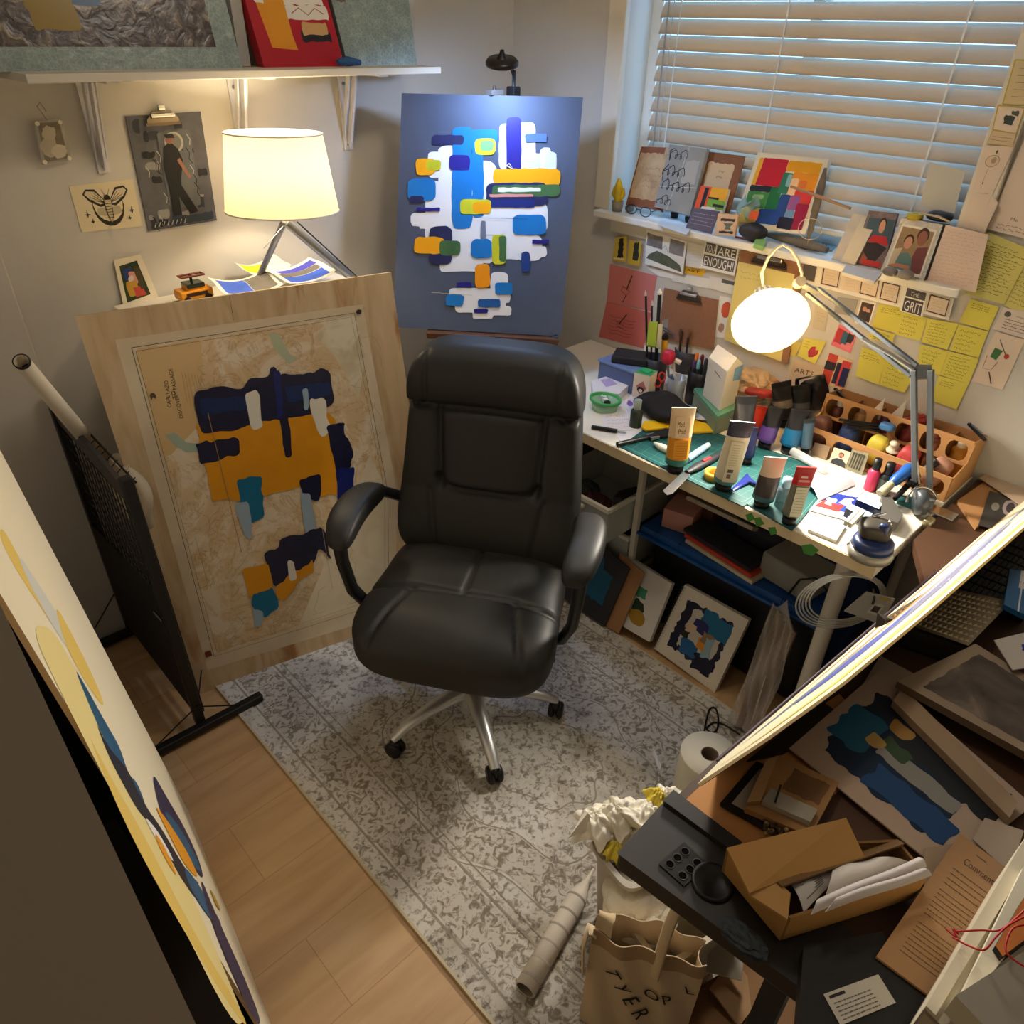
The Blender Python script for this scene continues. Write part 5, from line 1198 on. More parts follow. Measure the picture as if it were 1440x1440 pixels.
# deep block frame with two people
tl, tr, br_, bl = X(1268, 306, -.035), X(1326, 316, -.035), X(1298, 398, -.05), X(1238, 381, -.05)
S = Sheet([tl, tr, br_, bl], M((206, 200, 190), .6, 0, .3, .5, 60), .055, M((92, 70, 40), .6, 0, .3, .2, 20))
for i in range(26):
    r_ = random.Random(i+500); u, v = r_.random(), r_.random(); S.line([(u, v), (min(1, u+.05), max(0, v-.03)), (min(1, u+.08), v)], .0012, (110, 106, 104))
S.rect(.08, .10, .92, .93, (232, 226, 214)); S.rect(.12, .14, .88, .88, M((156, 130, 96), .6, 0, .3, .3, 30))
face(S, .66, .28, .13, (70, 44, 38), (150, 96, 80)); face(S, .38, .40, .11, (62, 44, 34)); S.poly([(.2, .80), (.26, .62), (.45, .56), (.6, .66), (.66, .88), (.3, .88)], M((96, 132, 128), .6)); S.poly([(.62, .45), (.86, .4), (.88, .88), (.66, .88), (.58, .62)], M((120, 66, 66), .6)); S.rect(.2, .78, .6, .85, M((196, 130, 100), .6)); S.poly([(.12, .55), (.3, .5), (.25, .8), (.12, .85)], M((210, 190, 160), .6))
S.solo('framed_photo', 'deep wooden photo block showing a child and an adult, on the sill end', 'photo')
c_ = X(1287, 304, -.02); m_ = MB().lathe([(.009, 0), (.020, 0), (.020, .014), (.009, .014), (.009, 0)], V((c_.x, c_.y, tl.z-.002)), (0, 0, 1), M((206, 180, 50), .5), 24); solo(m_, 'tape_roll', 'small yellow tape roll lying on the photo block', 'tape')
m_ = MB(); c_ = X(1322, 303, -.015); c_.z = tl.z+.002
m_.rbox(c_+V((0, 0, .012)), (.02, .032, .012), M((30, 28, 28), .35), 2.5, 8); m_.tube([c_+V((-.022, .04, .016)), c_+V((-.024, -.005, .015)), c_+V((-.02, -.035, .006))], .0025, M((190, 170, 140), .4), 8)
solo(m_, 'sunglasses', 'folded dark sunglasses lying on the photo block', 'glasses')
q = sillsheet(((1308, 228), (1357, 241), (1342, 300), (1294, 288)), .0, .03, M((196, 192, 178), .7), .0015); q.solo('leaning_paper', 'plain grey-white sheet leaning on the blind above the photo block', 'paper')
rock('stone', 'grey rounded stone before the photo block, left of its neighbour', on(1250, 388), (.016, .02, .012), (136, 126, 116), 5, 'stone', 'stones before the photo block'); rock('stone', 'grey rounded stone at the foot of the photo block corner', on(1272, 393), (.015, .018, .011), (140, 130, 120), 8, 'stone', 'stones before the photo block')
q = [on(*p, SL_Z+.010) for p in ((1190, 372), (1240, 384), (1230, 396), (1184, 382))]
m_ = MB().prism([q[3], q[2], q[1], q[0]], (0, 0, -.009), M((214, 204, 190), .6)); solo(m_, 'small_booklet', 'small cream booklet lying before the boy photo', 'booklet')
q = [on(*p, SL_Z+.003) for p in ((1168, 330), (1222, 312), (1212, 352), (1180, 372))]

# ================================================================== THINGS ON THE DESK
def dk(px, py, z=TZ): return Z(px, py, z)
def flat(name, label, cat, px, mat, h=.001, deco=None, z=TZ, group=None, side=None, **k):
    """sheet or low slab lying on the desk; px are the corners of its top face, TL TR BR BL"""
    q = [Z(*p, z+h) for p in px]
    S = Sheet([q[0], q[1], q[2], q[3]], A(mat), h*.98, side)
    if deco: deco(S)
    return S.solo(name, label, cat, group, **k)
CUT = ramp_mat('cutting_mat', [(.3, (22, 74, 74)), (.7, (30, 88, 86))], (1, 1, 1), 6, 2, 0, .5)
def d_mat(S):
    for i in range(1, 12): S.line([(i/12, .03), (i/12, .97)], .0007, (96, 150, 140))
    for i in range(1, 9): S.line([(.02, i/9), (.98, i/9)], .0007, (96, 150, 140))
    S.frame_(.03, .04, .97, .96, .0012, (120, 168, 156))
flat('paper_sheet', 'large white paper at the front left corner of the desk', 'paper', ((832, 560), (930, 540), (960, 620), (880, 632)), M((222, 222, 226), .7), .0012)
flat('cutting_mat', 'large teal cutting mat with white grid under the standing tubes', 'mat', ((932, 584), (1150, 655), (1045, 712), (872, 628)), CUT, .003, d_mat)
flat('cutting_mat', 'smaller teal cutting mat at the front edge beside the red-labelled tube', 'mat', ((1085, 672), (1160, 690), (1114, 746), (1048, 707)), CUT, .003, lambda S: S.frame_(.05, .05, .95, .95, .001, (120, 168, 156)), z=TZ+.0005)
flat('sketch_sheet', 'white sheet with a purple line sketch under the green jar', 'sketch', ((846, 582), (888, 580), (896, 604), (850, 606)), M((226, 220, 222), .7), .001, lambda S: (S.script(.1, .1, .9, .9, 4, (160, 120, 160), w_=.0012, seed=70),), z=TZ+.0015)
# standing paint tubes
def paint_tube(label, base, top, wpx, cap, body, crimp, bands=(), group='paint tubes on the desk', caph=.022, name='paint_tube', z=TZ, blunt=.5, rel=1.):
    B = Z(*base, z); T = UP(B, *top); ax = (T-B); L = ax.length; ax.normalize(); r_ = wpx*mpx(B)/2
    t = thing(name, label, 'paint tube', B, group)
    cm = MB().lathe([(0, 0), (r_*.72, 0), (r_*.74, caph), (r_*.5, caph)], B, (0, 0, 1), A(cap), 20); part(cm, 'cap', t)
    side = CR - ax*CR.dot(ax); side.normalize(); fr = side.cross(ax)
    b0 = B+V((0, 0, caph*.9)); L2 = L-caph
    def surf(h):  # half width, half depth at 0..1
        k = h**1.6; return r_*(1+.04*k), r_*(1-k)+.0018*k
    def ring_seg(h0, h1, n, mat, m_, off=0.):
        def fn(u, v):
            h = h0+(h1-h0)*v; a_, b_ = surf(min(1, max(0, h))); sh = min(1, (h+.001)/.05)**.5 if h < .05 else 1; a = 2*pi*u
            return b0+ax*(h*L2)+side*((a_*sh+off)*cos(a))+fr*((b_*sh+off)*sin(a))
        m_.grid(fn, 24, n, A(mat))
    m_ = MB(); ring_seg(0, .9, 12, body, m_)
    for (h0, h1, c_) in bands: ring_seg(h0, h1, 3, c_, m_, .0004)
    bo_ = part(m_, 'tube_body', t)
    m2 = MB(); ring_seg(.88, 1., 2, crimp, m2, .0006); a_, b_ = surf(1.)
    m2.prism([b0+ax*L2+side*sx*a_*1.01+fr*sy*.0022 for sx, sy in ((-1, -1), (1, -1), (1, 1), (-1, 1))], -ax*.002, A(crimp)); part(m2, 'crimped_end', t)
    return bo_, b0, ax, side, fr, L2, r_
def tube_label(T_, h0, h1, wfrac, fn, mat=None, name='label'):
    t, b0, ax, side, fr, L2, r_ = T_
    f_ = fr if fr.dot(CF) < 0 else -fr
    def P_(s_, h): return b0+ax*(h*L2)+side*(s_*r_*wfrac)+f_*((r_*(1-h**1.6)+.0018)*1.0+.0012)
    S = Sheet([P_(-1, h1), P_(1, h1), P_(1, h0), P_(-1, h0)], mat or M((230, 225, 215), .6), .0002)
    fn(S); part(S.mb, name, t)
CRM = M((216, 206, 178), .35, 0, .5)
T_ = paint_tube('tall cream paint tube with orange middle and black cap on the teal mat', (949, 662), (962, 572), 31, BLACK, M((226, 152, 34), .35, 0, .5), M((232, 200, 160), .4), [(.0, .16, M((60, 130, 120), .4)), (.52, .9, M((228, 196, 156), .35))])
tube_label(T_, .54, .86, .6, lambda S: (S.text('Mod', .1, .45, .5, (40, 34, 30), .25), S.text('Pod', .2, .8, .5, (40, 34, 30), .25)), M((228, 196, 156), .35)); tube_label(T_, .2, .5, .6, lambda S: S.print_(.1, .1, .9, .9, 6, (140, 84, 20), w_=.001), M((226, 152, 34), .35), 'printed_text')
T_ = paint_tube('tall white paint tube with a dark blue crimp standing on the teal mat', (1016, 688), (1046, 592), 32, BLACK, CRM, M((40, 44, 66), .35), [(.0, .12, M((96, 140, 140), .4)), (.78, .9, M((50, 56, 80), .35))])
tube_label(T_, .12, .72, .6, lambda S: (S.print_(.15, .05, .7, .6, 9, (130, 126, 110), w_=.0009), S.rect(.2, .68, .6, .76, (90, 84, 74)), S.rect(.2, .8, .5, .9, (110, 104, 90))), CRM)
T_ = paint_tube('grey paint tube with a pinched cream end beside the small bottle', (1070, 712), (1092, 642), 30, BLACK, M((72, 66, 66), .35, 0, .5), M((206, 196, 170), .4), [(.0, .16, M((60, 110, 120), .4)), (.6, .9, M((206, 198, 172), .4))])
T_ = paint_tube('clear-grey paint tube with a bright red end and white label at the desk front', (1108, 736), (1136, 656), 26, BLACK, M((120, 120, 106), .3, 0, .5), M((190, 30, 36), .4), [(.68, .9, M((196, 28, 36), .35))])
tube_label(T_, .12, .66, .62, lambda S: S.print_(.1, .05, .9, .9, 9, (120, 120, 100), w_=.0009), M((222, 220, 196), .5)); tube_label(T_, .7, .88, .7, lambda S: (S.rect(.2, .15, .7, .3, (230, 200, 196)), S.rect(.1, .5, .9, .7, (230, 160, 156))), M((200, 28, 36), .4), 'red_label')
paint_tube('violet paint tube standing cap-down behind the white tube', (1074, 630), (1094, 572), 24, BLACK, M((112, 74, 150), .35), M((32, 30, 32), .4), [(.5, .9, M((30, 28, 30), .35))])
paint_tube('blue paint tube standing in the row behind the grey tube', (1107, 636), (1128, 575), 26, BLACK, M((26, 110, 158), .35), M((32, 30, 32), .4), [(.52, .9, M((30, 30, 32), .35))])
paint_tube('orange-red paint tube leaning behind the violet one', (1058, 614), (1078, 572), 22, BLACK, M((222, 66, 40), .35), M((210, 60, 40), .4))
paint_tube('black paint tube standing behind the tall white one', (1036, 640), (1050, 556), 28, BLACK, M((34, 34, 38), .3, 0, .6), M((24, 24, 26), .4), [(.35, .5, M((120, 124, 120), .4)), (.1, .3, M((40, 54, 110), .35))])
paint_tube('dark paint tube with a grey label, first in the black cluster under the pouch', (1100, 598), (1096, 536), 26, BLACK, M((30, 28, 30), .3, 0, .6), M((22, 22, 24), .4), [(.35, .55, M((110, 106, 110), .4))])
paint_tube('dark paint tube in the black cluster, nearest the pink label', (1122, 594), (1126, 540), 26, BLACK, M((28, 30, 32), .3, 0, .6), M((22, 22, 24), .4), [(.3, .5, M((96, 98, 104), .4))])
paint_tube('slim clear-blue paint tube right of the blue one', (1130, 640), (1137, 588), 16, BLACK, M((70, 100, 120), .25, 0, .6), M((40, 50, 56), .4))
paint_tube('small dark blue paint tube right behind the black one', (1048, 652), (1056, 600), 20, BLACK, M((38, 44, 100), .35), M((30, 34, 60), .4))
# small clear bottle
def bottle(name, label, base, hpx, wpx, body, cap, cat='bottle', group=None, caph=.3, z=TZ, neck=.6, lab=None):
    B = Z(*base, z); T = UP(B, base[0], base[1]-hpx); h = T.z-B.z; r_ = wpx*mpx(B)/2
    t = thing(name, label, cat, B, group)
    hb = h*(1-caph)
    bo_ = part(MB().lathe([(0, 0), (r_*.96, 0), (r_, h*.04), (r_, hb*.86), (r_*neck, hb), (0, hb)], B, (0, 0, 1), A(body), 22), 'body', t)
    part(MB().lathe([(r_*neck*.98, hb*.97), (r_*neck*1.08, hb), (r_*neck*1.05, h), (0, h)], B, (0, 0, 1), A(cap), 18), 'cap', t)
    if lab: part(MB().lathe([(r_*1.01, hb*.15), (r_*1.01, hb*.75)], B, (0, 0, 1), A(lab), 22), 'label', bo_)
    return t
bottle('dropper_bottle', 'small bottle with a pale blue cap between the grey and red-ended tubes', (1098, 712), 42, 20, glassy((90, 100, 110), .1, .6), M((150, 196, 216), .4))
bottle('ink_jar', 'dark green jar with a clear cap on the white paper', (893, 600), 38, 17, M((44, 56, 46), .4), glassy((200, 210, 200), .1, .5), 'jar')
bottle('marker_bottle', 'pink-red bottle with a black cap before the cardboard organizer', (1222, 688), 46, 16, M((214, 60, 96), .35), BLACK, caph=.32)
bottle('marker_bottle', 'black bottle with white print right beside the pink-red one', (1240, 692), 44, 19, M((36, 40, 40), .35), BLACK, caph=.34, lab=M((80, 96, 90), .4))
bottle('spray_bottle', 'small silver bottle behind the yellow-green marker box', (906, 520), 34, 12, M((150, 150, 156), .3, .5), M((220, 220, 220), .4))
# tape roll
c_ = dk(1003, 672, TZ+.003); x__ = MB().lathe([(.019, 0), (.026, 0), (.026, .02), (.019, .02), (.019, 0)], c_, (0, 0, 1), M((220, 176, 60), .6), 30); solo(x__, 'tape_roll', 'yellow masking tape roll on the teal mat beside the white tube', 'tape')
# yellow scraper
m_ = MB(); z_ = TZ+.012
q = [Z(*p, z_) for p in ((902, 600), (906, 592), (935, 590), (938, 576), (955, 567), (978, 580), (1004, 606), (975, 607), (950, 597), (932, 602), (908, 604))]
m_.prism(list(reversed(q)), (0, 0, -.008), M((234, 190, 26), .35, 0, .5)); solo(m_, 'plastic_scraper', 'yellow plastic scraper lying behind the orange tube', 'scraper', None, bevel=.003)
# putty knife
t = thing('putty_knife', 'putty knife with a steel blade overhanging the desk edge', 'knife', dk(972, 655))
q = [Z(*p, TZ+.010) for p in ((932, 690), (938, 696), (946, 694), (971, 668), (964, 660))]
part(MB().prism(list(reversed(q)), (0, 0, -.0015), M((160, 164, 166), .25, .9)), 'blade', t)
a_, b_ = Z(966, 664, TZ+.012), Z(1014, 638, TZ+.012)
part(MB().tube([a_, a_.lerp(b_, .3), a_.lerp(b_, .7), b_], .012, M((38, 38, 42), .5), 12, radii=[.008, .014, .013, .008], flat=.6), 'handle', t); part(MB().tube([a_.lerp(b_, .45)+V((0, 0, .006)), a_.lerp(b_, .65)+V((0, 0, .006))], .006, M((190, 40, 48), .5), 8), 'grip_inset', t)
# black foam roller / brush with handle
t = thing('paint_brush', 'wide black brush with a black handle lying at the desk front', 'brush', dk(905, 622))
a_, b_ = dk(868, 625, TZ+.010), dk(912, 615, TZ+.010); part(MB().tube([a_, a_.lerp(b_, .5), b_], .007, M((26, 26, 26), .35), 10, radii=[.008, .007, .006]), 'handle', t)
a2, b2 = dk(912, 615, TZ+.012), dk(940, 608, TZ+.012); part(MB().tube([a2, b2], .016, M((24, 22, 24), .8), 12, radii=[.010, .022], flat=.45), 'bristles', t)
part(MB().bar(a2, a2.lerp(b2, .4), .03, .008, M((150, 150, 146), .3, .7)), 'ferrule', t)
t = thing('glue_bottle', 'small white nozzle bottle lying by the orange tube', 'bottle', dk(935, 630))
part(MB().cyl(dk(928, 628, TZ+.012), dk(946, 636, TZ+.012), .011, M((226, 220, 200), .4), 14), 'body', t); part(MB().cyl(dk(920, 623, TZ+.012), dk(928, 628, TZ+.012), .004, M((226, 220, 200), .4), 10, .010), 'nozzle', t)
t = thing('marker_pen', 'fat pale blue marker lying on the teal mat', 'marker', dk(980, 636)); part(MB().cyl(dk(966, 646, TZ+.013), dk(990, 630, TZ+.013), .010, M((150, 180, 210), .4), 14), 'barrel', t); part(MB().cyl(dk(990, 630, TZ+.013), dk(996, 626, TZ+.013), .0085, M((196, 210, 206), .4), 14), 'cap', t)
t = thing('marker_pen', 'black marker lying at the left front edge of the desk', 'marker', dk(850, 602)); part(MB().cyl(dk(832, 600, TZ+.007), dk(868, 606, TZ+.007), .006, BLACK, 10), 'barrel', t); part(MB().tube([dk(868, 606, TZ+.006), dk(880, 608, TZ+.005)], .002, STEEL, 6), 'tip', t)
t = thing('mesh_pouch', 'black cloth pouch slumped behind the yellow scraper', 'pouch', dk(930, 575))
def pf(p): q = V(p); q.z *= 1-.4*abs(p.y)/.11; q.z += .006*sin(50*p.y)+.004*sin(60*p.x); return q
part(MB().rbox(dk(934, 572, TZ+.030), (.07, .11, .030), M((34, 33, 36), .85, 0, .2, .2, 60, .4, 300), 2.6, 16, rot=Matrix.Rotation(radians(-12), 3, 'Z'), fn=pf), 'pouch_body', t)
part(MB().tube([dk(918, 580, TZ+.02), UP(dk(918, 580), 918, 566), UP(dk(918, 580), 926, 562), UP(dk(918, 580), 933, 570), dk(936, 584, TZ+.012)], .0022, M((226, 224, 220), .5), 8), 'cord_loop', t)
m_ = MB().lathe([(0, 0), (.042, .0), (.044, .002), (0, .003)], dk(990, 586, TZ+.012), (0.1, .1, 1), M((206, 206, 214), .5), 26, sx=.75).tube([dk(990, 586, TZ+.015)+V((.034*cos(a), .046*sin(a), 0)) for a in [2*pi*i/24 for i in range(24)]], .002, BLACK, 6, closed=True)
solo(m_, 'oval_mirror', 'small white oval with a black rim behind the scraper blade', 'mirror')
# white carton on green-lidded tub
t = thing('storage_tub', 'black and clear tub with a green lid, under the white carton', 'tub', dk(1000, 604))
q = [Z(*p, TZ+.055) for p in ((976, 552), (1010, 536), (1042, 575), (1008, 590))]
part(MB().prism(list(reversed(q)), (0, 0, -.055), M((150, 168, 150), .4), M((120, 136, 120), .4)), 'body', t, bevel=.004)
part(MB().prism([V((p.x, p.y, p.z+.012))+(p-(q[0]+q[2])/2)*.04 for p in reversed(q)], (0, 0, -.014), M((92, 150, 126), .35)), 'lid', t, bevel=.003)
t = thing('white_carton', 'tall white carton with blue tape standing on the green-lidded tub', 'carton', (q[0]+q[2])/2)
zt = TZ+.069; b_ = [Z(*p, zt) for p in ((988, 556), (1006, 546), (1034, 566), (1012, 578))]; up_ = V((0, 0, .125))
part(MB().prism([p+up_ for p in reversed(b_)], -up_, M((224, 218, 208), .6), M((218, 214, 206), .6)), 'carton_body', t)
rdg = [(b_[0]+b_[1])/2+up_+V((0, 0, .03)), (b_[3]+b_[2])/2+up_+V((0, 0, .03))]
part(MB().add([b_[0]+up_, b_[1]+up_, b_[2]+up_, b_[3]+up_, rdg[0], rdg[1]], [(0, 3, 5, 4), (1, 4, 5, 2), (0, 4, 1), (3, 2, 5)], M((226, 222, 212), .6)), 'gable_top', t)
f_ = (b_[3]+b_[2])/2; part(MB().prism([b_[2]+up_*.98-CF*.002, b_[2].lerp(b_[3], .5)+up_*.98-CF*.002, b_[2].lerp(b_[3], .5)+up_*.66-CF*.002, b_[2]+up_*.6-CF*.002], CF*.001, M((120, 168, 214), .6)), 'blue_tape', t)
part(MB().bar(b_[0].lerp(b_[3], .4)+up_*.8-CF*.001, b_[0].lerp(b_[3], .75)+up_*.74-CF*.001, .003, .0006, (70, 60, 60), CF), 'ink_mark', t)
# crumpled paper under lamp
def crumple(name, label, c_, r_, mat, seed, cat='paper', group=None, n=14, flat_=None, amp=.35, part_of=None, lo=False):
    q_ = random.Random(seed); K_ = [(V((q_.uniform(-1, 1), q_.uniform(-1, 1), q_.uniform(-1, 1))).normalized(), q_.uniform(1.5, 3.6) if lo else q_.uniform(4, 9), q_.uniform(0, 6)) for _ in range(6)]
    def fn(p):
        d = V((p.x/r_[0], p.y/r_[1], p.z/r_[2])); s_ = 0
        for k, f, ph in K_: s_ += abs(sin(f*d.dot(k)+ph))
        return p*(1-amp+amp*1.9*s_/6*1.2)
    m_ = MB().rbox(c_, r_, A(mat), 2.2, n, fn=fn); m_.sm = [False]*len(m_.sm)
    if part_of: return part(m_, name, part_of)
    return solo(m_, name, label, cat, group)
crumple('crumpled_paper', 'crumpled tan kraft paper right under the desk lamp', dk(1060, 540, TZ+.075), (.05, .06, .04), (200, 164, 120), 3)
crumple('crumpled_tissue', 'stack of folded white tissue under the kraft paper', dk(1062, 560, TZ+.025), (.05, .045, .026), (206, 200, 190), 5, 'tissue', amp=.15)
m_ = MB().rbox(dk(1085, 545, TZ+.07), (.03, .035, .022), M((176, 60, 62), .4), 3.5, 8); solo(m_, 'red_box', 'small red plastic case behind the dark tubes', 'case')
m_ = MB().rbox(dk(1068, 552, TZ+.085), (.02, .045, .012), M((156, 48, 50), .3), 3, 8, rot=Matrix.Rotation(.5, 3, 'Z')); solo(m_, 'red_wrapper', 'shiny dark red wrapper beside the red case', 'wrapper')
# pouch with pink label
B = dk(1150, 590); t = thing('black_pouch', 'black shiny pouch with a bright pink label on the organizer end', 'pouch', B)
q = [UP(B, *p) for p in ((1119, 532), (1160, 526), (1166, 572), (1124, 575))]
part(MB().grid(lambda u, v: q[0].lerp(q[1], u).lerp(q[3].lerp(q[2], u), v)-CF*(.018*sin(pi*u)*sin(pi*v)), 10, 10, M((28, 26, 28), .25, 0, .6), .012), 'pouch_body', t)
S = Sheet([UP(B, *p)-CF*.022 for p in ((1123, 546), (1151, 541), (1149, 557), (1124, 560))], M((236, 70, 150), .5), .0006); S.print_(.1, .2, .9, .8, 2, (150, 40, 90), w_=.001); part(S.mb, 'pink_label', t)
S = Sheet([UP(B, *p)-CF*.020 for p in ((1120, 536), (1140, 532), (1139, 540), (1121, 545))], M((214, 196, 200), .5), .0006); part(S.mb, 'white_label', t)
# cardboard organizer --------------------------------------------------
CB = M((190, 142, 92), .8, 0, .2, .08, 14); CB2 = M((166, 120, 76), .85, 0, .2, .1, 14)
OY0, OY1 = -1.472, -1.878
ot = thing('cardboard_organizer', 'two-tier brown cardboard organizer with oval openings along the wall', 'organizer', (-.11, (OY0+OY1)/2, TZ))
def opanel(x, z0, z1, n, lo=.2, hi=.86):
    m_ = MB(); h = z1-z0; L = OY0-OY1; w_ = L/n; th = .004
    def bx(y0, y1, za, zb, dx=0.): m_.box((x+dx, (y0+y1)/2, (za+zb)/2), (th, abs(y1-y0), zb-za), CB)
    bx(OY0, OY1, z0, z0+h*lo); bx(OY0, OY1, z0+h*hi, z1)
    for i in range(n+1):
        y = OY0-w_*i; bx(min(OY0, y+w_*.12), max(OY1, y-w_*.12), z0+h*lo*.9, z0+h*hi*1.02, .0001)
        for s_ in (-1, 1):
            if (i == 0 and s_ > 0) or (i == n and s_ < 0): continue
            yy = y+s_*w_*.115
            for zz, zs in ((z0+h*lo*.98, 1), (z0+h*hi*1.01, -1)):
                m_.prism([(x-th/2, yy, zz), (x-th/2, yy+s_*w_*.2, zz), (x-th/2, yy+s_*w_*.06, zz+zs*h*.10), (x-th/2, yy, zz+zs*h*.3)], (th, 0, 0), CB)
    return m_
part(opanel(-.115, .812, .884, 6, .10, .84), 'upper_front_panel', ot)
part(opanel(-.205, TZ, .812, 5, .12, .80), 'lower_front_panel', ot)
for i in range(7):
    y = OY0-(OY0-OY1)*i/6
    if i in (0, 6): pl_ = [(-.205, y, TZ), (-.012, y, TZ), (-.012, y, .868), (-.115, y, .884), (-.125, y, .825), (-.205, y, .812)]
    else: pl_ = [(-.115, y, TZ), (-.012, y, TZ), (-.012, y, .855), (-.115, y, .865)]
    part(MB().prism(pl_, (0, -.003, 0), CB if i in (0, 6) else CB2), 'divider', ot)
part(MB().box((-.012, (OY0+OY1)/2, (TZ+.868)/2), (.004, OY0-OY1, .868-TZ), CB2), 'back_panel', ot)
part(MB().box((-.11, (OY0+OY1)/2, TZ+.002), (.19, OY0-OY1, .004), CB2), 'bottom_panel', ot)
# contents of the organizer
def inn(x, i, n=6): return V((x, OY0-(OY0-OY1)*(i+.5)/n, TZ+.005))
cont = [(0, 'white-capped brown bottle in the first upper compartment', (96, 50, 42), (196, 190, 182)), (1, 'tan bottle in the second upper compartment', (170, 130, 84), (150, 110, 70)), (2, 'purple-red bottle in the third upper compartment', (110, 40, 70), (90, 40, 60)),
        (3, 'dark red bottle in the fourth upper compartment', (130, 50, 46), (120, 40, 40)), (4, 'brown jar in the fifth upper compartment', (150, 90, 60), (140, 80, 60)), (5, 'amber bottle in the last upper compartment', (196, 136, 50), (226, 210, 180))]
for i, lb, c1, c2 in cont:
    c_ = inn(-.075, i); t = thing('craft_bottle', lb, 'bottle', c_, 'bottles in the upper organizer tier')
    part(MB().lathe([(0, 0), (.022, 0), (.023, .06), (.020, .09), (.010, .10)], c_, (0, 0, 1), M(c1, .4), 18), 'body', t); part(MB().lathe([(.012, .098), (.012, .118), (0, .118)], c_, (0, 0, 1), M(c2, .4), 14), 'cap', t)
low = [(0, (128, 84, 70), 'brown-red folded pack in the lower tier, left end'), (1, (46, 64, 110), 'dark blue pack in the lower tier beside the brown-red one'), (2, (214, 190, 70), 'yellow small pack in the middle of the lower tier'), (3, (190, 70, 70), 'pink-red small pack behind the white spool'), (4, (190, 140, 120), 'pale pink pack at the right end of the lower tier')]
for i, c1, lb in low:
    c_ = inn(-.160, i, 5); m_ = MB().rbox(c_+V((0, .01, .045)), (.024, .026, .042), M(c1, .5), 4, 6, rot=Matrix.Rotation(radians(-14+9*i), 3, 'X')); solo(m_, 'small_pack', lb, 'pack', 'small packs in the lower organizer tier')
c_ = inn(-.168, 2, 5)+V((0, -.035, .066)); m_ = MB().lathe([(0, 0), (.019, 0), (.019, .004), (.011, .006), (.011, .022), (.013, .024), (0, .026)], c_, (-.3, 0, 1), M((222, 206, 180), .5), 20); solo(m_, 'thread_spool', 'white and cream spool lying on the lower organizer tier', 'spool')
for (px, py, lb) in ((1180, 558, 'black clip pen lying across the left end of the organizer'), (1372, 610, 'black clip pen lying across the right end of the organizer')):
    p_ = X(px, py, -.07); m_ = MB().bar(p_+V((.03, .03, .008)), p_+V((-.02, -.03, .0)), .008, .006, BLACK).bar(p_+V((.02, .02, .012)), p_+V((-.005, -.015, .008)), .004, .003, STEEL); solo(m_, 'clip_pen', lb, 'pen')
for (px, py, k, lb) in ((1232, 575, 0, 'white folded paper point rising from the organizer, left one'), (1262, 578, 1, 'white folded paper point rising from the organizer, right one')):
    p_ = X(px, py, -.06); m_ = MB().prism([p_+V((0, .02, -.03)), p_+V((0, -.018, -.03)), p_+V((.004, -.012, .035))], (.004, 0, 0), M((226, 220, 212), .7)); solo(m_, 'folded_paper', lb, 'paper')
m_ = MB()
for k in range(2): m_.cyl(X(1272+k*12, 592+k*2, -.09), X(1298+k*4, 586+k*6, -.03), .009, M((176, 40, 44), .35), 12)
solo(m_, 'red_tubes', 'two red tubes lying across the organizer behind the lamp arm', 'tubes')
m_ = MB(); 
for k in range(3): m_.cyl(X(1180+6*k, 590+k*5, -.20), X(1238, 598+k*4, -.13), .004, BLACK, 8)
m_.rbox(X(1248, 600, -.14), (.014, .02, .01), M((70, 120, 170), .4), 4, 5)
solo(m_, 'black_clamps', 'black-armed clamps with a blue grip lying across the organizer', 'clamps')
# things leaning on the organizer front
S = leansheet(((1173, 629), (1197, 636), (1183, 671), (1160, 662)), -.232, -.212, M((224, 208, 184), .6), .0015, TZ); face(S, .55, .38, .15, (90, 60, 44), (200, 134, 104)); S.poly([(.1, 1.), (.15, .72), (.4, .58), (.7, .58), (.95, .75), (1., 1.)], M((56, 58, 62), .7)); S.disc(.55, .46, .08, .05, M((110, 66, 50), .7))
S.solo('portrait_card', 'small portrait card of a bearded person in dark clothes', 'photo')

S = leansheet(((1198, 632), (1222, 638), (1208, 680), (1186, 668)), -.235, -.212, glassy((180, 176, 150), .2, .5), .004, TZ)
for k in range(5): S.line([(.2+.15*k, .15+.05*(k % 2)), (.15+.15*k, .85)], .004, M((96, 96, 84), .3, .7)); S.disc(.2+.15*k, .15, .07, .05, M((96, 96, 84), .3, .7))
S.solo('tool_pack', 'clear pack of small metal keys beside the portrait card', 'pack')
S = leansheet(((1146, 622), (1168, 628), (1158, 656), (1136, 648)), -.228, -.212, M((166, 140, 110), .7, 0, .2, .3, 30), .003, TZ)
S.solo('kraft_pack', 'crumpled kraft pack leaning at the left end of the organizer', 'pack')
m_ = MB().cyl(dk(1114, 634, TZ+.020), dk(1160, 660, TZ+.014), .012, glassy((220, 222, 220), .1, .35), 16); solo(m_, 'clear_tube', 'empty clear plastic tube lying before the organizer', 'tube')
m_ = MB().grid(lambda u, v: dk(1140, 694, TZ+.004).lerp(dk(1190, 672, TZ+.004), u)+V((.0, .0, 1))*(.018*abs(sin(pi*v)))+(dk(1150, 704)-dk(1140, 694))*2.2*(v-.5), 8, 12, M((198, 208, 214), .5), .0015); solo(m_, 'plastic_sleeve', 'pale blue curled plastic sleeve lying before the marker bottles', 'sleeve')
flat('white_card', 'white card under the clear tube on the desk', 'card', ((1120, 690), (1150, 662), (1215, 690), (1190, 716)), M((216, 212, 208), .6), .001)
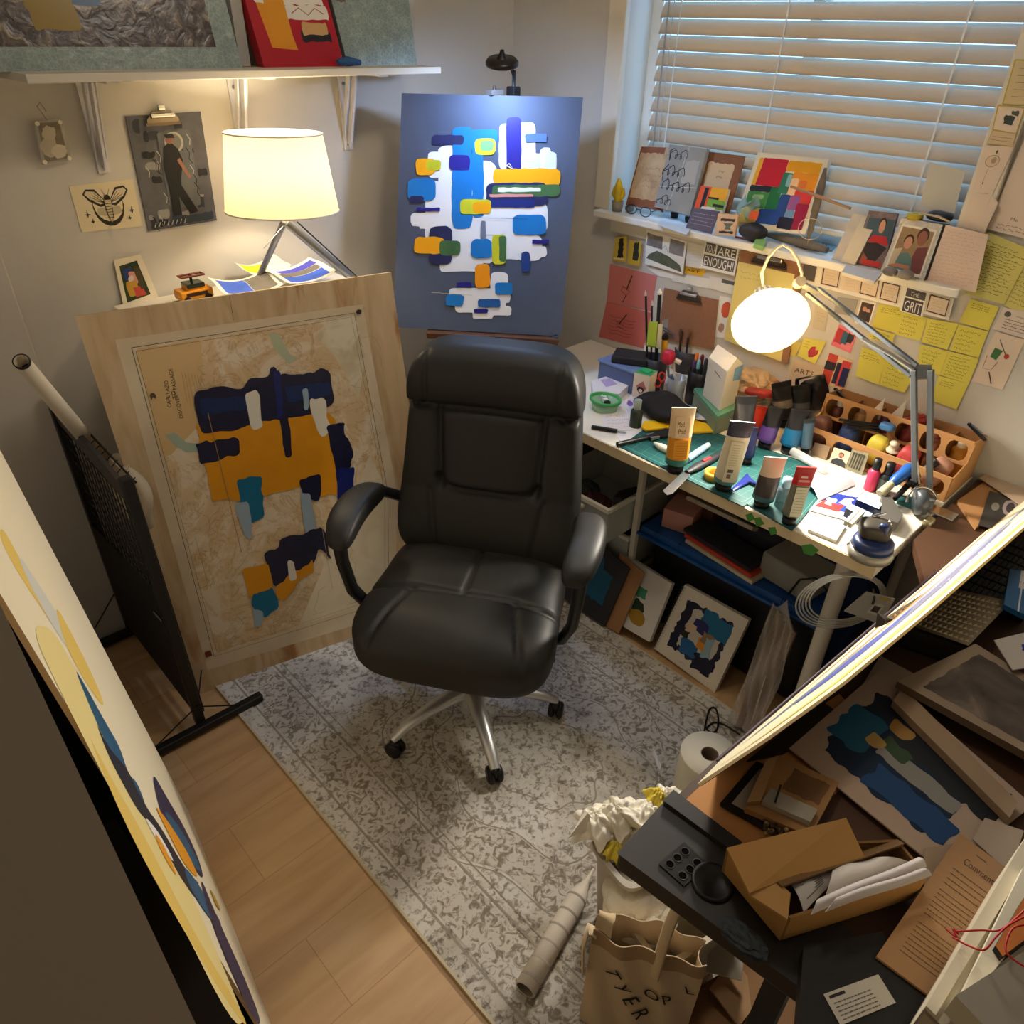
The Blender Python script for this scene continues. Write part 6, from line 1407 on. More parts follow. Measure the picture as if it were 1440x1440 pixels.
def d_pal(S):
    S.rag(.1, .1, .7, .5, M((40, 56, 150), .35), .03, .06, 1); S.rag(.3, .4, .95, .75, M((54, 74, 170), .35), .03, .06, 2); S.rag(.08, .5, .5, .8, M((170, 60, 60), .4), .03, .06, 3); S.rag(.4, .2, .6, .5, M((220, 218, 230), .4), .04, .06, 4); S.rag(.15, .35, .3, .6, M((214, 210, 214), .4), .04, .06, 5)
flat('palette_sheet', 'paint-smeared palette sheet in blue and red near the desk corner', 'palette', ((1166, 688), (1232, 702), (1215, 738), (1134, 716)), M((206, 200, 204), .5), .002, d_pal, z=TZ+.001)
flat('folded_tissue', 'folded translucent tissue at the desk front edge near the vise', 'tissue', ((1152, 726), (1190, 738), (1176, 760), (1136, 744)), M((214, 210, 200), .6), .008)
flat('white_board_card', 'pale square card leaning flat at the desk corner by the vise', 'card', ((1228, 738), (1256, 736), (1253, 779), (1236, 770)), M((222, 216, 202), .6), .001)
# phone-like labelled blocks (blue tape rolls of swatches)
for i, (px, lb) in enumerate(((((1204, 702), (1216, 696), (1241, 708), (1236, 716)), 'white-topped dark ink block behind its twin near the brayer'), (((1189, 714), (1196, 708), (1227, 722), (1222, 730)), 'white-topped dark ink block in front of its twin near the brayer'))):
    q = [Z(*p, TZ+.028) for p in px]; m_ = MB().prism(list(reversed(q)), (0, 0, -.026), M((170, 196, 224), .5), M((24, 36, 60), .4)); solo(m_, 'ink_block', lb, 'ink pad', 'ink blocks by the brayer', bevel=.002)
# brayer
t = thing('ink_brayer', 'brayer with a bright blue handle and grey roller head', 'roller', dk(1246, 712))
a_, b_ = dk(1254, 680, TZ+.05), UP(dk(1254, 690), 1283, 656); BL = M((36, 92, 170), .3, 0, .5)
part(MB().tube([a_, a_.lerp(b_, .15), a_.lerp(b_, .5), a_.lerp(b_, .85), b_], .014, BL, 16, radii=[.010, .014, .016, .017, .012]), 'handle', t)
n_ = dk(1238, 695, TZ+.03); part(MB().tube([n_, a_], .009, M((190, 184, 150), .4), 12, radii=[.013, .010]), 'collar', t)
q = [dk(*p, TZ+.030) for p in ((1240, 695), (1252, 696), (1270, 724), (1262, 735), (1240, 728))]
part(MB().prism(list(reversed(q)), (0, 0, -.026), M((84, 82, 76), .5)), 'roller_head', t, bevel=.003)
part(MB().cyl(dk(1228, 722, TZ+.014), dk(1262, 733, TZ+.014), .012, M((30, 32, 40), .4), 18), 'roller', t)
# magnifier / phone clip
t = thing('tripod_clip', 'black tripod clip lying across the lamp foot', 'clip', dk(1285, 700)); part(MB().tube([dk(1258, 702, TZ+.03), UP(dk(1290, 690), 1290, 668), UP(dk(1300, 690), 1318, 648)], .010, BLACK, 12, radii=[.006, .010, .012]), 'arm', t); part(MB().rbox(dk(1285, 678, TZ+.055), (.014, .014, .012), BLACK, 4, 5), 'joint', t)
t = thing('tape_dispenser', 'round dark dispenser with a silver band behind the brayer', 'dispenser', dk(1296, 708))
c_ = dk(1294, 706, TZ+.036); part(MB().lathe([(0, -.012), (.032, -.012), (.034, 0), (.032, .012), (0, .012)], c_, (.5, -.75, .1), M((70, 76, 82), .3, 0, .6), 28), 'wheel', t); part(MB().tube([c_+V((.02*0, 0, 0))+(CR*cos(a)+CU*sin(a))*.038-CF*.008 for a in [pi*(.05+.95*i/16) for i in range(17)]], .003, CHROME, 8), 'silver_band', t)
flat('eraser', 'teal rounded eraser beside the round dispenser', 'eraser', ((1262, 696), (1290, 700), (1284, 712), (1262, 704)), M((40, 110, 110), .5), .01)
# vise on the corner
t = thing('bench_vise', 'grey and navy bench vise clamped on the desk corner', 'vise', dk(1222, 782))
c_ = dk(1222, 780, TZ); GV = M((72, 66, 58), .5, .3); NB = M((30, 48, 92), .35, 0, .5)
part(MB().lathe([(0, 0), (.050, 0), (.052, .010), (.046, .022), (0, .024)], c_, (0, 0, 1), M((150, 146, 136), .35, .3), 32, sx=1.), 'base_plate', t)
part(MB().lathe([(.044, .022), (.047, .026), (.044, .042), (.034, .046), (0, .046)], c_, (0, 0, 1), NB, 32), 'swivel_ring', t)
part(MB().rbox(c_+V((.012, .01, .062)), (.030, .034, .020), GV, 4, 8, rot=Matrix.Rotation(.5, 3, 'Z')), 'vise_body', t)
for k in range(2): a_ = dk(1189+6*k, 736+3*k, TZ+.085); part(MB().bar(a_, a_+(dk(1202, 722)-dk(1188, 736))*1.25, .008, .012, M((224, 218, 204), .5)), 'jaw_pad', t)
part(MB().cyl(c_+V((.02, .02, .05)), c_+V((.045, -.01, .075)), .008, CHROME, 12).cyl(c_+V((.025, .03, .08)), c_+V((.05, .01, .09)), .004, CHROME, 10), 'screw', t)
part(MB().rbox(UP(c_, 1242, 746), (.010, .012, .018), NB, 3, 6), 'blue_knob', t)
part(MB().bar(UP(c_, 1192, 762)-CF*.002, UP(c_, 1200, 768)-CF*.002, .012, .01, M((190, 186, 176), .4)), 'pale_tag', t)
m_ = MB().rbox(dk(1305, 736, DZ-.002), (.018, .012, .016), M((170, 160, 130), .3, .7), 4, 6).cyl(dk(1305, 738, DZ-.07), dk(1305, 738, DZ), .005, STEEL, 10); solo(m_, 'edge_clamp', 'brass-coloured screw clamp gripping the right edge of the desk', 'clamp')
# green tape pieces on the front edge
def fx(px, py, x=DXF-.003): return X(px, py, x)
for px, lb in (((((1048, 724), (1057, 721), (1062, 730), (1052, 734))), 'leftmost'), ((((1060, 729), (1069, 727), (1075, 737), (1064, 741))), 'second from the left'), ((((1080, 742), (1090, 741), (1093, 750), (1084, 753))), 'third from the left'), ((((1127, 767), (1141, 765), (1152, 774), (1142, 782), (1130, 778))), 'largest and rightmost')):
    q = [fx(*p) for p in px]; m_ = MB().prism(q, (.0015, 0, 0), M((70, 140, 60), .6)); solo(m_, 'green_tape', lb+' scrap of green tape on the desk front edge', 'tape', 'green tape scraps on the desk edge')

# left back cluster ------------------------------------------------------
q = [Z(*p, TZ+.075) for p in ((850, 506), (885, 492), (925, 512), (912, 530))]
t = thing('drawer_box', 'small translucent blue box at the back left of the desk', 'box', dk(885, 545)); BX = M((84, 104, 150), .3, 0, .5)
q = [V((-.50, -.50, TZ+.08)), V((-.34, -.50, TZ+.08)), V((-.34, -.66, TZ+.08)), V((-.50, -.66, TZ+.08))]
c_ = Z(884, 508, TZ+.08)
part(MB().box((c_.x, c_.y, TZ+.038), (.13, .15, .074), BX), 'body', t, bevel=.004); part(MB().box((c_.x, c_.y, TZ+.078), (.138, .158, .008), M((110, 132, 176), .3)), 'lid', t, bevel=.003)
m_ = MB().box((c_.x+.005, c_.y-.005, TZ+.095), (.09, .12, .024), M((34, 34, 38), .6), Matrix.Rotation(.5, 3, 'Z')); solo(m_, 'black_case', 'flat black case lying on the blue box', 'case', bevel=.005)
q = [Z(*p, TZ+.03) for p in ((832, 536), (856, 528), (886, 540), (870, 554), (834, 552))]
m_ = MB().prism(list(reversed(q)), (0, 0, -.029), M((222, 220, 226), .4)); m_.prism([Z(*p, TZ+.0306) for p in ((844, 534), (858, 532), (868, 540), (852, 544))], (0, 0, -.0005), M((176, 160, 206), .5)); solo(m_, 'soap_box', 'white block with a purple label left of the cleaner box', 'box')
t = thing('round_tub', 'round clear tub with a bright green rim holding black and white pieces', 'tub', dk(846, 578)); c_ = dk(850, 575)
part(MB().lathe([(0, 0), (.036, 0), (.042, .03), (.040, .03), (.034, .004), (0, .004)], c_, (0, 0, 1), glassy((170, 210, 170), .2, .5), 28, sx=1.15), 'bowl', t); part(MB().lathe([(.040, .028), (.047, .030), (.047, .038), (.041, .038), (.040, .028)], c_, (0, 0, 1), M((66, 170, 86), .35), 28, sx=1.15), 'rim', t)
for k in range(3): part(MB().box(c_+V((.012*(k-1), .018*(k-1), .030)), (.016, .014, .012), (BLACK, M((220, 226, 220), .5), M((190, 214, 200), .5))[k], Matrix.Rotation(k, 3, 'Z')), 'small_piece', t)
flat('label_card', 'small white card with a purple print beside the green-rimmed tub', 'card', ((872, 566), (888, 556), (900, 568), (884, 580)), M((222, 214, 226), .6), .002, lambda S: S.disc(.5, .5, .2, .25, M((130, 90, 160), .6), .2, 3))
B = dk(900, 560); t = thing('cleaner_box', 'white carton with a green top and a picture, standing by the pouch', 'carton', B)
b4 = [dk(*p) for p in ((888, 558), (910, 564), (920, 556), (900, 550))]; hh = UP(B, 888, 524).z-TZ
part(MB().prism([p+V((0, 0, hh)) for p in b4], (0, 0, -hh), M((70, 160, 110), .5), M((224, 216, 206), .6)), 'box_body', t)
S = Sheet([b4[0]+V((0, 0, hh*.9))-CF*.001, b4[1]+V((0, 0, hh*.9))-CF*.001, b4[1]+V((0, 0, hh*.1))-CF*.001, b4[0]+V((0, 0, hh*.1))-CF*.001], M((224, 216, 206), .6), .0003); S.poly([(.2, .5), (.6, .2), (.85, .55), (.5, .9)], M((190, 120, 120), .6)); S.disc(.5, .65, .22, .15, M((50, 40, 40), .6)); S.disc(.5, .7, .12, .08, (226, 220, 214)); part(S.mb, 'picture_label', t)
part(MB().box((b4[0]+b4[2])/2+V((0, 0, hh+.003)), (.03, .035, .006), M((50, 170, 110), .5)), 'green_lid', t, bevel=.002)
# brush pots
def pot(label, base, hpx, wpx, mat, name='pen_pot', cat='pot', group=None):
    B = Z(*base, TZ); h = UP(B, base[0], base[1]-hpx).z-B.z; r_ = wpx*mpx(B)/2
    m_ = MB().lathe([(0, 0), (r_*.92, 0), (r_, h), (r_*.94, h), (r_*.87, .004), (0, .004)], B, (0, 0, 1), A(mat), 26)
    return solo(m_, name, label, cat, group), B, h, r_
_, PB1, PH1, PR1 = pot('dark pot full of brushes and pencils left of the marker jar', (917, 545), 44, 34, M((40, 40, 50), .4))
_, PB2, PH2, PR2 = pot('black mesh jar packed with coloured markers', (980, 565), 46, 38, M((30, 30, 32), .35, .3))
_, PB3, PH3, PR3 = pot('grey pot of brown brushes before the clipboard', (965, 520), 30, 40, M((60, 56, 56), .5))
_, PB4, PH4, PR4 = pot('clear cup of scissors and blue pens before the brush pot', (948, 560), 30, 26, glassy((190, 200, 205), .1, .4))
def stick(name, label, cat, B, h, top, r_, body, tipmat=None, tipr=None, tipl=.018, group=None, off=(0, 0)):
    b_ = B+V((off[0], off[1], .006)); T = UP(B, *top); ax = (T-b_).normalized(); L = (T-b_).length
    t = thing(name, label, cat, b_, group)
    part(MB().cyl(b_, b_+ax*(L-tipl), r_, A(body), 10), 'shaft', t)
    part(MB().tube([b_+ax*(L-tipl), b_+ax*(L-tipl*.5), T], r_, A(tipmat or body), 10, radii=[r_*1.05, (tipr or r_)*1.1, r_*.3]), 'tip', t)
WDK = M((200, 160, 110), .6)
stick('paint_brush', 'black brush with a pale tip, farthest left in the brush pot', 'brush', PB1, PH1, (908, 408), .0035, (26, 24, 26), (214, 190, 176), group='brushes in the dark pot', off=(-.01, .012))
stick('paint_brush', 'short black-and-red brush between the two tall black ones', 'brush', PB1, PH1, (917, 422), .0028, (40, 26, 34), (214, 200, 190), group='brushes in the dark pot', off=(0, .006))
stick('paint_brush', 'thick black brush with a white tip, right in the brush pot', 'brush', PB1, PH1, (928, 406), .006, (30, 34, 34), (232, 226, 216), group='brushes in the dark pot', off=(.008, -.004))
stick('wooden_skewer', 'long pale wooden stick slanting across the clipboard', 'stick', PB3, PH3, (972, 438), .0025, WDK, WDK, off=(-.045, .035))
stick('highlighter', 'yellow marker standing right of the green marker box', 'marker', PB1, PH1, (936, 468), .010, (216, 168, 40), (24, 24, 24), .010, .022, off=(.02, -.02))
B = PB1; S_ = MB(); q = [UP(B, *p) for p in ((911, 455), (923, 455), (920, 490), (908, 488))]
S_.prism([p-CF*.025 for p in q], CF*.016, M((160, 190, 70), .5)); 
o = solo(S_, 'marker_pack', 'yellow-green pack of markers standing in the brush pot', 'pack')
S_ = MB().prism([UP(B, *p)-CF*.024 for p in ((924, 458), (930, 459), (927, 492), (921, 491))], CF*.01, M((196, 196, 180), .5)); solo(S_, 'marker_pack', 'narrow grey-white pack beside the yellow-green one', 'pack')
cols = [((222, 216, 206), 'white'), ((120, 40, 60), 'dark red'), ((226, 120, 50), 'orange'), ((90, 60, 110), 'purple'), ((120, 190, 200), 'pale cyan'), ((60, 60, 64), 'black'), ((200, 70, 110), 'magenta'), ((214, 200, 180), 'cream')]
for i, (c_, nm) in enumerate(cols):
    a = 2*pi*i/8; b_ = PB2+V((PR2*.62*cos(a), PR2*.62*sin(a), .006)); h = PH2+.018+.008*(i % 3)
    t = thing('marker_pen', nm+' capped marker standing in the black mesh jar', 'marker', b_, 'markers in the black jar')
    part(MB().cyl(b_, b_+V((0, 0, h-.02)), .0055, M((60, 60, 64), .4), 10), 'barrel', t); part(MB().lathe([(.006, 0), (.0062, .02), (.004, .028), (0, .029)], b_+V((0, 0, h-.02)), (0, 0, 1), M(c_, .4), 12), 'cap', t)
for i in range(8):
    a = 2*pi*i/8+.3; b_ = PB3+V((PR3*.55*cos(a), PR3*.55*sin(a), .006)); T = b_+V((.018*cos(a), .018*sin(a), PH3+.07+.014*(i % 3)))
    cc_ = [(130, 80, 50), (60, 50, 46), (190, 150, 40), (96, 70, 60), (150, 110, 80), (40, 36, 36), (110, 60, 50), (80, 70, 66)][i]
    t = thing('paint_brush', ('brown', 'black', 'yellow-tipped', 'dark brown', 'tan', 'glossy black', 'red-brown', 'grey')[i]+' brush standing in the grey pot before the clipboard', 'brush', b_, 'brushes in the grey pot')
    ax = (T-b_).normalized(); L = (T-b_).length; part(MB().cyl(b_, b_+ax*(L*.8), .004, M((60, 44, 38), .5), 8), 'handle', t); part(MB().tube([b_+ax*L*.78, b_+ax*L*.9, T], .005, M(cc_, .7), 8, radii=[.004, .007, .002]), 'bristles', t)
t = thing('scissors', 'red-handled scissors standing in the clear cup', 'scissors', PB4+V((0, 0, .006)))
for s_ in (-1, 1):
    c_ = UP(PB4, 928+s_*3, 534-s_*4); part(MB().tube([c_+CR*(.010*cos(a))+CU*(.014*sin(a)) for a in [2*pi*i/16 for i in range(16)]], .003, M((196, 46, 40), .4), 8, closed=True), 'handle', t)
part(MB().bar(UP(PB4, 928, 545), UP(PB4, 934, 562), .008, .003, STEEL), 'blade', t)
t = thing('red_clamp', 'crimson plastic grips standing in the pot under the skewer', 'clamp', PB1+V((.02, -.03, .006)))
part(MB().rbox(UP(PB4, 939, 503)-CF*.01, (.018, .02, .024), M((190, 36, 70), .4), 3, 8), 'grip', t); part(MB().cyl(UP(PB4, 939, 512), PB4+V((-.01, .01, .01)), .004, STEEL, 8), 'rod', t)
m_ = MB().cyl(UP(PB4, 948, 507)-CF*.01, UP(PB4, 956, 511)-CF*.01, .008, M((224, 216, 208), .4), 12).cyl(UP(PB4, 948, 510), PB4+V((0, 0, .01)), .003, WHITE, 8); solo(m_, 'white_eraser', 'white pen-shaped eraser leaning in the clear cup', 'eraser')
m_ = MB().cyl(UP(PB4, 944, 530)-CF*.004, UP(PB4, 950, 548), .006, M((60, 96, 160), .4), 10).cyl(UP(PB4, 938, 540), UP(PB4, 946, 550), .005, M((90, 120, 170), .4), 10); solo(m_, 'blue_pens', 'short blue pens at the front of the clear cup', 'pens')
S_ = MB(); B = PB3; q = [UP(B, *p)+CF*.02 for p in ((934, 448), (966, 440), (990, 458), (986, 470), (960, 466), (936, 470))]; S_.prism(q, CF*.03, glassy((220, 224, 226), .08, .35)); solo(S_, 'clear_package', 'crinkled clear plastic package standing on the brush pots', 'package')
S_ = MB(); S_.bar(UP(B, 929, 458), UP(B, 950, 470), .008, .004, M((190, 200, 220), .2, .8)); S_.bar(UP(B, 933, 464), UP(B, 950, 476), .006, .004, M((170, 180, 200), .2, .8)); solo(S_, 'steel_ruler', 'short shiny steel strips lying over the brush pot', 'ruler')
S_ = MB().rbox(UP(B, 972, 500)+CF*.05, (.02, .05, .05), M((44, 42, 46), .7), 3.5, 8); solo(S_, 'black_bag', 'black case filling the space behind the marker jar', 'case')
m_ = MB().tube([dk(1030, 690, TZ+.003), dk(1052, 672, TZ+.012), dk(1075, 690, TZ+.008), dk(1060, 700, TZ+.004)], .016, M((34, 46, 120), .3, 0, .6), 10, radii=[.006, .02, .016, .006], flat=.4); solo(m_, 'foil_wrapper', 'dark blue crinkled foil between the white and grey tubes', 'wrapper')
# ================================================================== UNDER THE DESK
# drawer tower
t = thing('drawer_tower', 'white plastic drawer tower under the desk with its top drawer pulled open', 'drawers', (-.40, -1.02, 0))
WP = M((222, 216, 202), .4); 
for y in (-.79, -1.115): 
    for x in (-.465, -.14): part(MB().bar((x, y, .0), (x, y, .68), .018, .018, WP), 'corner_post', t)
part(MB().box((-.302, -.952, .685), (.345, .345, .016), WP), 'top_panel', t, bevel=.003)
def drawer(z, out, mat, h=.15):
    m_ = MB(); x0, x1, y0, y1 = -.47-out, -.15-out, -.81, -1.095
    m_.box(((x0+x1)/2, (y0+y1)/2, z+.004), (x1-x0, y0-y1, .006), mat); 
    for x in (x0, x1): m_.box((x, (y0+y1)/2, z+h/2), (.006, y0-y1, h), mat)
    for y in (y0, y1): m_.box(((x0+x1)/2, y, z+h/2), (x1-x0, .006, h), mat)
    m_.box((x0-.004, (y0+y1)/2, z+h-.006), (.012, y0-y1+.012, .014), WP); m_.box(((x0+x1)/2, y1-.003, z+h-.006), (x1-x0, .012, .012), WP)
    return m_
DC = glassy((206, 212, 204), .25, .45)
for dz_, do_, dh_ in ((.375, .125, .13), (.20, .0, .14), (.03, .0, .14)):
    dr_ = part(drawer(dz_, do_, DC, dh_), 'drawer', t); part(MB().bar((-.478-do_, -.90, dz_+dh_*.75), (-.478-do_, -1.0, dz_+dh_*.75), .012, .01, WP), 'handle', dr_)
for i, (x, y, c_, r_, lb) in enumerate(((-.50, -.98, (70, 36, 32), (.05, .06, .03), 'dark red bundle in the open drawer'), (-.40, -1.06, (44, 40, 40), (.06, .05, .035), 'black lump in the open drawer near the tote'), (-.54, -1.08, (150, 70, 40), (.03, .03, .02), 'rust-orange item at the drawer front'), (-.46, -.90, (40, 50, 48), (.05, .05, .03), 'dark grey item in the drawer under the desk edge'))):
    crumple('craft_supply', lb, V((x, y+.02, .388+r_[2])), r_, c_, i+40, 'supplies', 'supplies in the open drawer', 8, amp=.2)
m_ = MB().box((-.32, -.95, .262), (.2, .22, .09), M((60, 56, 54), .7)); solo(m_, 'craft_supply', 'dark block of supplies in the second drawer', 'supplies')
m_ = MB().box((-.31, -.68, .66), (.42, .16, .02), M((110, 62, 44), .6, 0, .3, .2, 14)).box((-.31, -.68, .30), (.36, .02, .6), M((90, 50, 38), .6)); solo(m_, 'wooden_stool', 'reddish wooden low table under the back of the desk', 'table')
# black tote with blue lid
t = thing('storage_tote', 'large black storage tote with a blue lid under the desk', 'storage box', (-.28, -1.42, 0))
BT = M((26, 27, 30), .5); BLD = M((22, 78, 150), .4, 0, .4)
part(MB().box((-.265, -1.44, .18), (.26, .58, .36), BT), 'bin_body', t, bevel=.012)
ld_ = MB().box((-.285, -1.44, .385), (.345, .62, .03), BLD).box((-.285, -1.44, .372), (.372, .64, .012), BLD)
part(ld_, 'lid', t, bevel=.005)
for k in range(7): part(MB().box((-.452, -1.165-.09*k, .392), (.016, .05, .022), BLD), 'lid_rib', t, bevel=.003)
LZ = .401
def onlid(px, py, z=LZ): return Z(px, py, z)
q = [Z(*p, LZ+.06) for p in ((950, 690), (982, 705), (968, 745), (930, 722))]
m_ = MB().box((-.34, -1.21, LZ+.035), (.13, .10, .07), M((206, 150, 140), .6), Matrix.Rotation(.25, 3, 'Z')); solo(m_, 'pink_box', 'pale pink box standing on the blue tote lid', 'box', bevel=.002)
m_ = MB().box((-.24, -1.22, LZ+.10), (.12, .14, .2), M((110, 70, 50), .7)); solo(m_, 'brown_box', 'brown box at the back of the tote lid behind the pink one', 'box', bevel=.002)
for i, (c_, lb, dz) in enumerate((((206, 190, 160), 'cream-edged sketchbook lying at the bottom of the book stack on the lid', 0), ((196, 62, 40), 'orange-red book lying on the cream sketchbook', .014), ((40, 40, 48), 'dark book lying on top of the red one', .028))):
    m_ = MB().box((-.40+.006*i, -1.42+.01*i, LZ+.007+dz), (.10, .26, .012), A(c_), Matrix.Rotation(-.12, 3, 'Z')); solo(m_, 'book', lb, 'book', 'books on the tote lid', bevel=.001)
m_ = MB().box((-.30, -1.34, LZ+.075), (.14, .24, .012), M((196, 186, 168), .6), Matrix.Rotation(.5, 3, 'Y')); solo(m_, 'grey_folder', 'pale folder leaning at the back of the tote lid', 'folder')
m_ = MB().rbox((-.26, -1.46, LZ+.055), (.07, .10, .05), M((34, 36, 50), .6), 3, 10); solo(m_, 'navy_bag', 'dark navy bag slumped on the tote lid', 'bag')
m_ = MB().box((-.36, -1.62, LZ+.045), (.12, .17, .085), glassy((190, 188, 180), .15, .45), Matrix.Rotation(-.12, 3, 'Z')); solo(m_, 'clear_box', 'clear plastic case with a black cord loop on the tote lid', 'box', bevel=.006)
m_ = MB().rbox((-.36, -1.62, LZ+.03), (.045, .06, .025), M((110, 104, 96), .7), 3, 6); solo(m_, 'grey_supplies', 'grey bundle inside the clear case on the lid', 'supplies')
m_ = MB().tube([V((-.43, -1.64, LZ+.005)), V((-.43, -1.66, LZ+.07)), V((-.43, -1.70, LZ+.10)), V((-.42, -1.74, LZ+.07)), V((-.42, -1.75, LZ+.0))], .003, BLACK, 8); solo(m_, 'looped_cable', 'black cord loop arching beside the clear case', 'cord')
m_ = MB().rbox((-.20, -1.76, .30), (.10, .05, .30), M((26, 44, 84), .8, 0, .2, .2, 30), 4, 12); solo(m_, 'blue_bag', 'dark blue cloth bag standing behind the desk leg', 'bag')
# boards leaning on the tote
S = leansheet(((815, 738), (885, 800), (850, 881), (790, 840)), -.575, -.50, M((48, 48, 52), .6), .006, 0.0)
S.rag(.40, .25, .80, .75, M((24, 96, 130), .5), .03, .06, 3); S.rag(.45, .1, .6, .4, M((24, 96, 130), .5), .03, .06, 4); S.solo('dark_board', 'charcoal board with a blue brush stroke leaning behind the chair arm', 'painting')
S = leansheet(((872, 778), (906, 806), (870, 891), (850, 880)), -.565, -.49, M((176, 130, 88), .8), .004, 0.0); S.solo('cardboard_sheet', 'plain brown cardboard sheet between the charcoal board and the white canvas', 'cardboard')
S = leansheet(((873, 777), (945, 821), (913, 903), (868, 876)), -.545, -.47, M((226, 220, 214), .6), .018, 0.0)
for q in S.q: pass
S.rag(.30, .30, .62, .46, M((70, 160, 120), .5), .02, .05, 1); S.disc(.5, .62, .14, .14, M((30, 60, 40), .5), .15, 2); S.disc(.52, .76, .22, .12, M((176, 136, 40), .5), .12, 3)
S.solo('small_canvas', 'white canvas with green and ochre strokes leaning on the tote', 'painting')
S = leansheet(((963, 822), (1053, 872), (1003, 978), (920, 912)), -.535, -.45, M((230, 222, 208), .6), .02, 0.0, )
t = thing('sketchbook', 'spiral sketchbook with a blue and black abstract painting standing on the floor', 'sketchbook', S.at(.5, 1))
NB2 = M((22, 24, 52), .45, 0, .4, .3, 20)
S.rag(.16, .14, .85, .84, NB2, .03, .04, 1); S.rag(.26, .22, .78, .76, M((206, 200, 190), .6), .03, .04, 2); S.rag(.42, .14, .86, .42, M((24, 110, 156), .5), .03, .05, 3); S.rag(.34, .30, .58, .46, M((40, 40, 110), .5), .02, .05, 4)
S.rag(.30, .62, .56, .80, M((36, 100, 160), .5), .02, .05, 5); S.rag(.50, .50, .68, .64, M((224, 150, 40), .5), .02, .05, 6); S.rag(.52, .40, .72, .56, M((150, 120, 90), .6), .02, .05, 7); S.rag(.62, .44, .74, .72, M((150, 180, 196), .6), .03, .04, 8)
S.rag(.55, .7, .84, .9, NB2, .03, .04, 9); S.rag(.2, .5, .36, .62, M((40, 36, 36), .5), .02, .04, 10); S.rag(.14, .16, .26, .75, NB2, .02, .04, 11); S.disc(.36, .24, .07, .05, (214, 206, 196), .2, 12); S.rag(.28, .40, .42, .52, M((222, 196, 170), .6), .02, .04, 13); S.line([(.4, .94), (.45, .92), (.5, .94)], .001, (120, 110, 100))
part(S.mb, 'painted_page', t)
sp_ = MB()
for k in range(22):
    c_ = S.at(.015, .04+.92*k/21); sp_.tube([c_+S.n*(.008*cos(a)-.004)+(S.q[1]-S.q[0]).normalized()*(.008*sin(a)-.004) for a in [2*pi*i/8 for i in range(8)]], .0009, STEEL, 4, closed=True)
part(sp_, 'spiral_binding', t)
# plastic-wrapped brown board
t = thing('wrapped_parcel', 'brown parcel in glossy clear plastic leaning at the desk leg', 'parcel', Z(1050, 1030))
S = leansheet(((1092, 858), (1116, 892), (1062, 1030), (1034, 1020)), -.62, -.49, M((134, 104, 84), .6), .03, 0.0); part(S.mb, 'cardboard_core', t)
n1 = S.n; Q = S.q
part(MB().grid(lambda u, v: Q[0].lerp(Q[1], u*1.3-.15).lerp(Q[3].lerp(Q[2], u*1.6-.3), v)+n1*(.012+.010*sin(7*u+9*v)+.006*sin(23*u-11*v))+V((0, 0, .02*(1-v))), 18, 26, glassy((214, 204, 196), .06, .22), .0012), 'plastic_wrap', t)
part(MB().grid(lambda u, v: Q[0].lerp(Q[1], u).lerp(Q[0].lerp(Q[1], .4), v)+n1*.012+V((0, 0, .01+.06*v+.008*sin(12*u))), 10, 6, glassy((214, 204, 196), .06, .25), .001), 'plastic_top', t)
part(MB().bar(Q[0].lerp(Q[3], .45).lerp(Q[1].lerp(Q[2], .45), .65)+n1*.026, Q[0].lerp(Q[3], .9).lerp(Q[1].lerp(Q[2], .9), .8)+n1*.026, .003, .002, M((196, 176, 150), .4)), 'pale_seam', t)
for i, (px, py, lb) in enumerate(((1122, 985, 'clear bottle with an orange cap beside the wrapped parcel, nearer one'), (1132, 945, 'clear bottle with an orange cap behind its twin near the desk leg'))):
    B = Z(px, py, 0); B.z = 0; t = thing('glue_bottle', lb, 'bottle', B, 'orange-capped bottles')
    part(MB().lathe([(0, 0), (.018, 0), (.019, .10), (.009, .125)], B, (0, 0, 1), glassy((210, 200, 190), .1, .35), 18), 'body', t); part(MB().lathe([(.011, .122), (.011, .142), (.006, .150), (0, .150)], B, (0, 0, 1), M((232, 120, 40), .5), 14), 'cap', t)
# coiled tubing with package hanging on the desk leg
cc_ = V((-.66, -1.86, .62)); cc_ = UP(V((-.60, -1.83, .6)), 1188, 842)
coil = MB()
for k in range(5):
    r_ = .085+.006*k; o_ = V((.004*k, .003*k, -.006*k))
    coil.tube([cc_+o_+CR*(r_*cos(a))+(CU*.8-CF*.6)*(r_*.86*sin(a)) for a in [2*pi*i/40 for i in range(40)]], .0022, glassy((226, 226, 220), .1, .55), 8, closed=True)
solo(coil, 'tubing_coil', 'loose coil of clear tubing hanging at the desk corner', 'tubing')
S = Sheet([UP(cc_, *p)-CF*.02 for p in ((1212, 832), (1252, 842), (1232, 876), (1182, 858))], M((176, 178, 174), .35, 0, .6), .006); S.rect(.5, .3, .82, .75, (210, 208, 200)); S.rect(.56, .4, .76, .65, (70, 60, 56)); S.rect(.5, .02, .9, .1, (206, 170, 60))
t = thing('hardware_packet', 'silvery plastic packet with a small label hanging in the tubing coil', 'packet', S.at(.5, 1)); part(S.mb, 'packet_body', t); part(MB().tube([UP(cc_, 1228, 828), UP(cc_, 1224, 838)-CF*.02, UP(cc_, 1220, 848)-CF*.024], .003, M((60, 54, 50), .5), 6), 'hook', t)
# green tape on leg
m_ = MB().lathe([(.0222, 0), (.0222, .09)], (-.55, -1.80, .36), (0, 0, 1), M((96, 130, 50), .6, 0, .3, .4, 60), 20, arc=.55); solo(m_, 'green_tape', 'torn green tape wrapped on the white desk leg', 'tape')
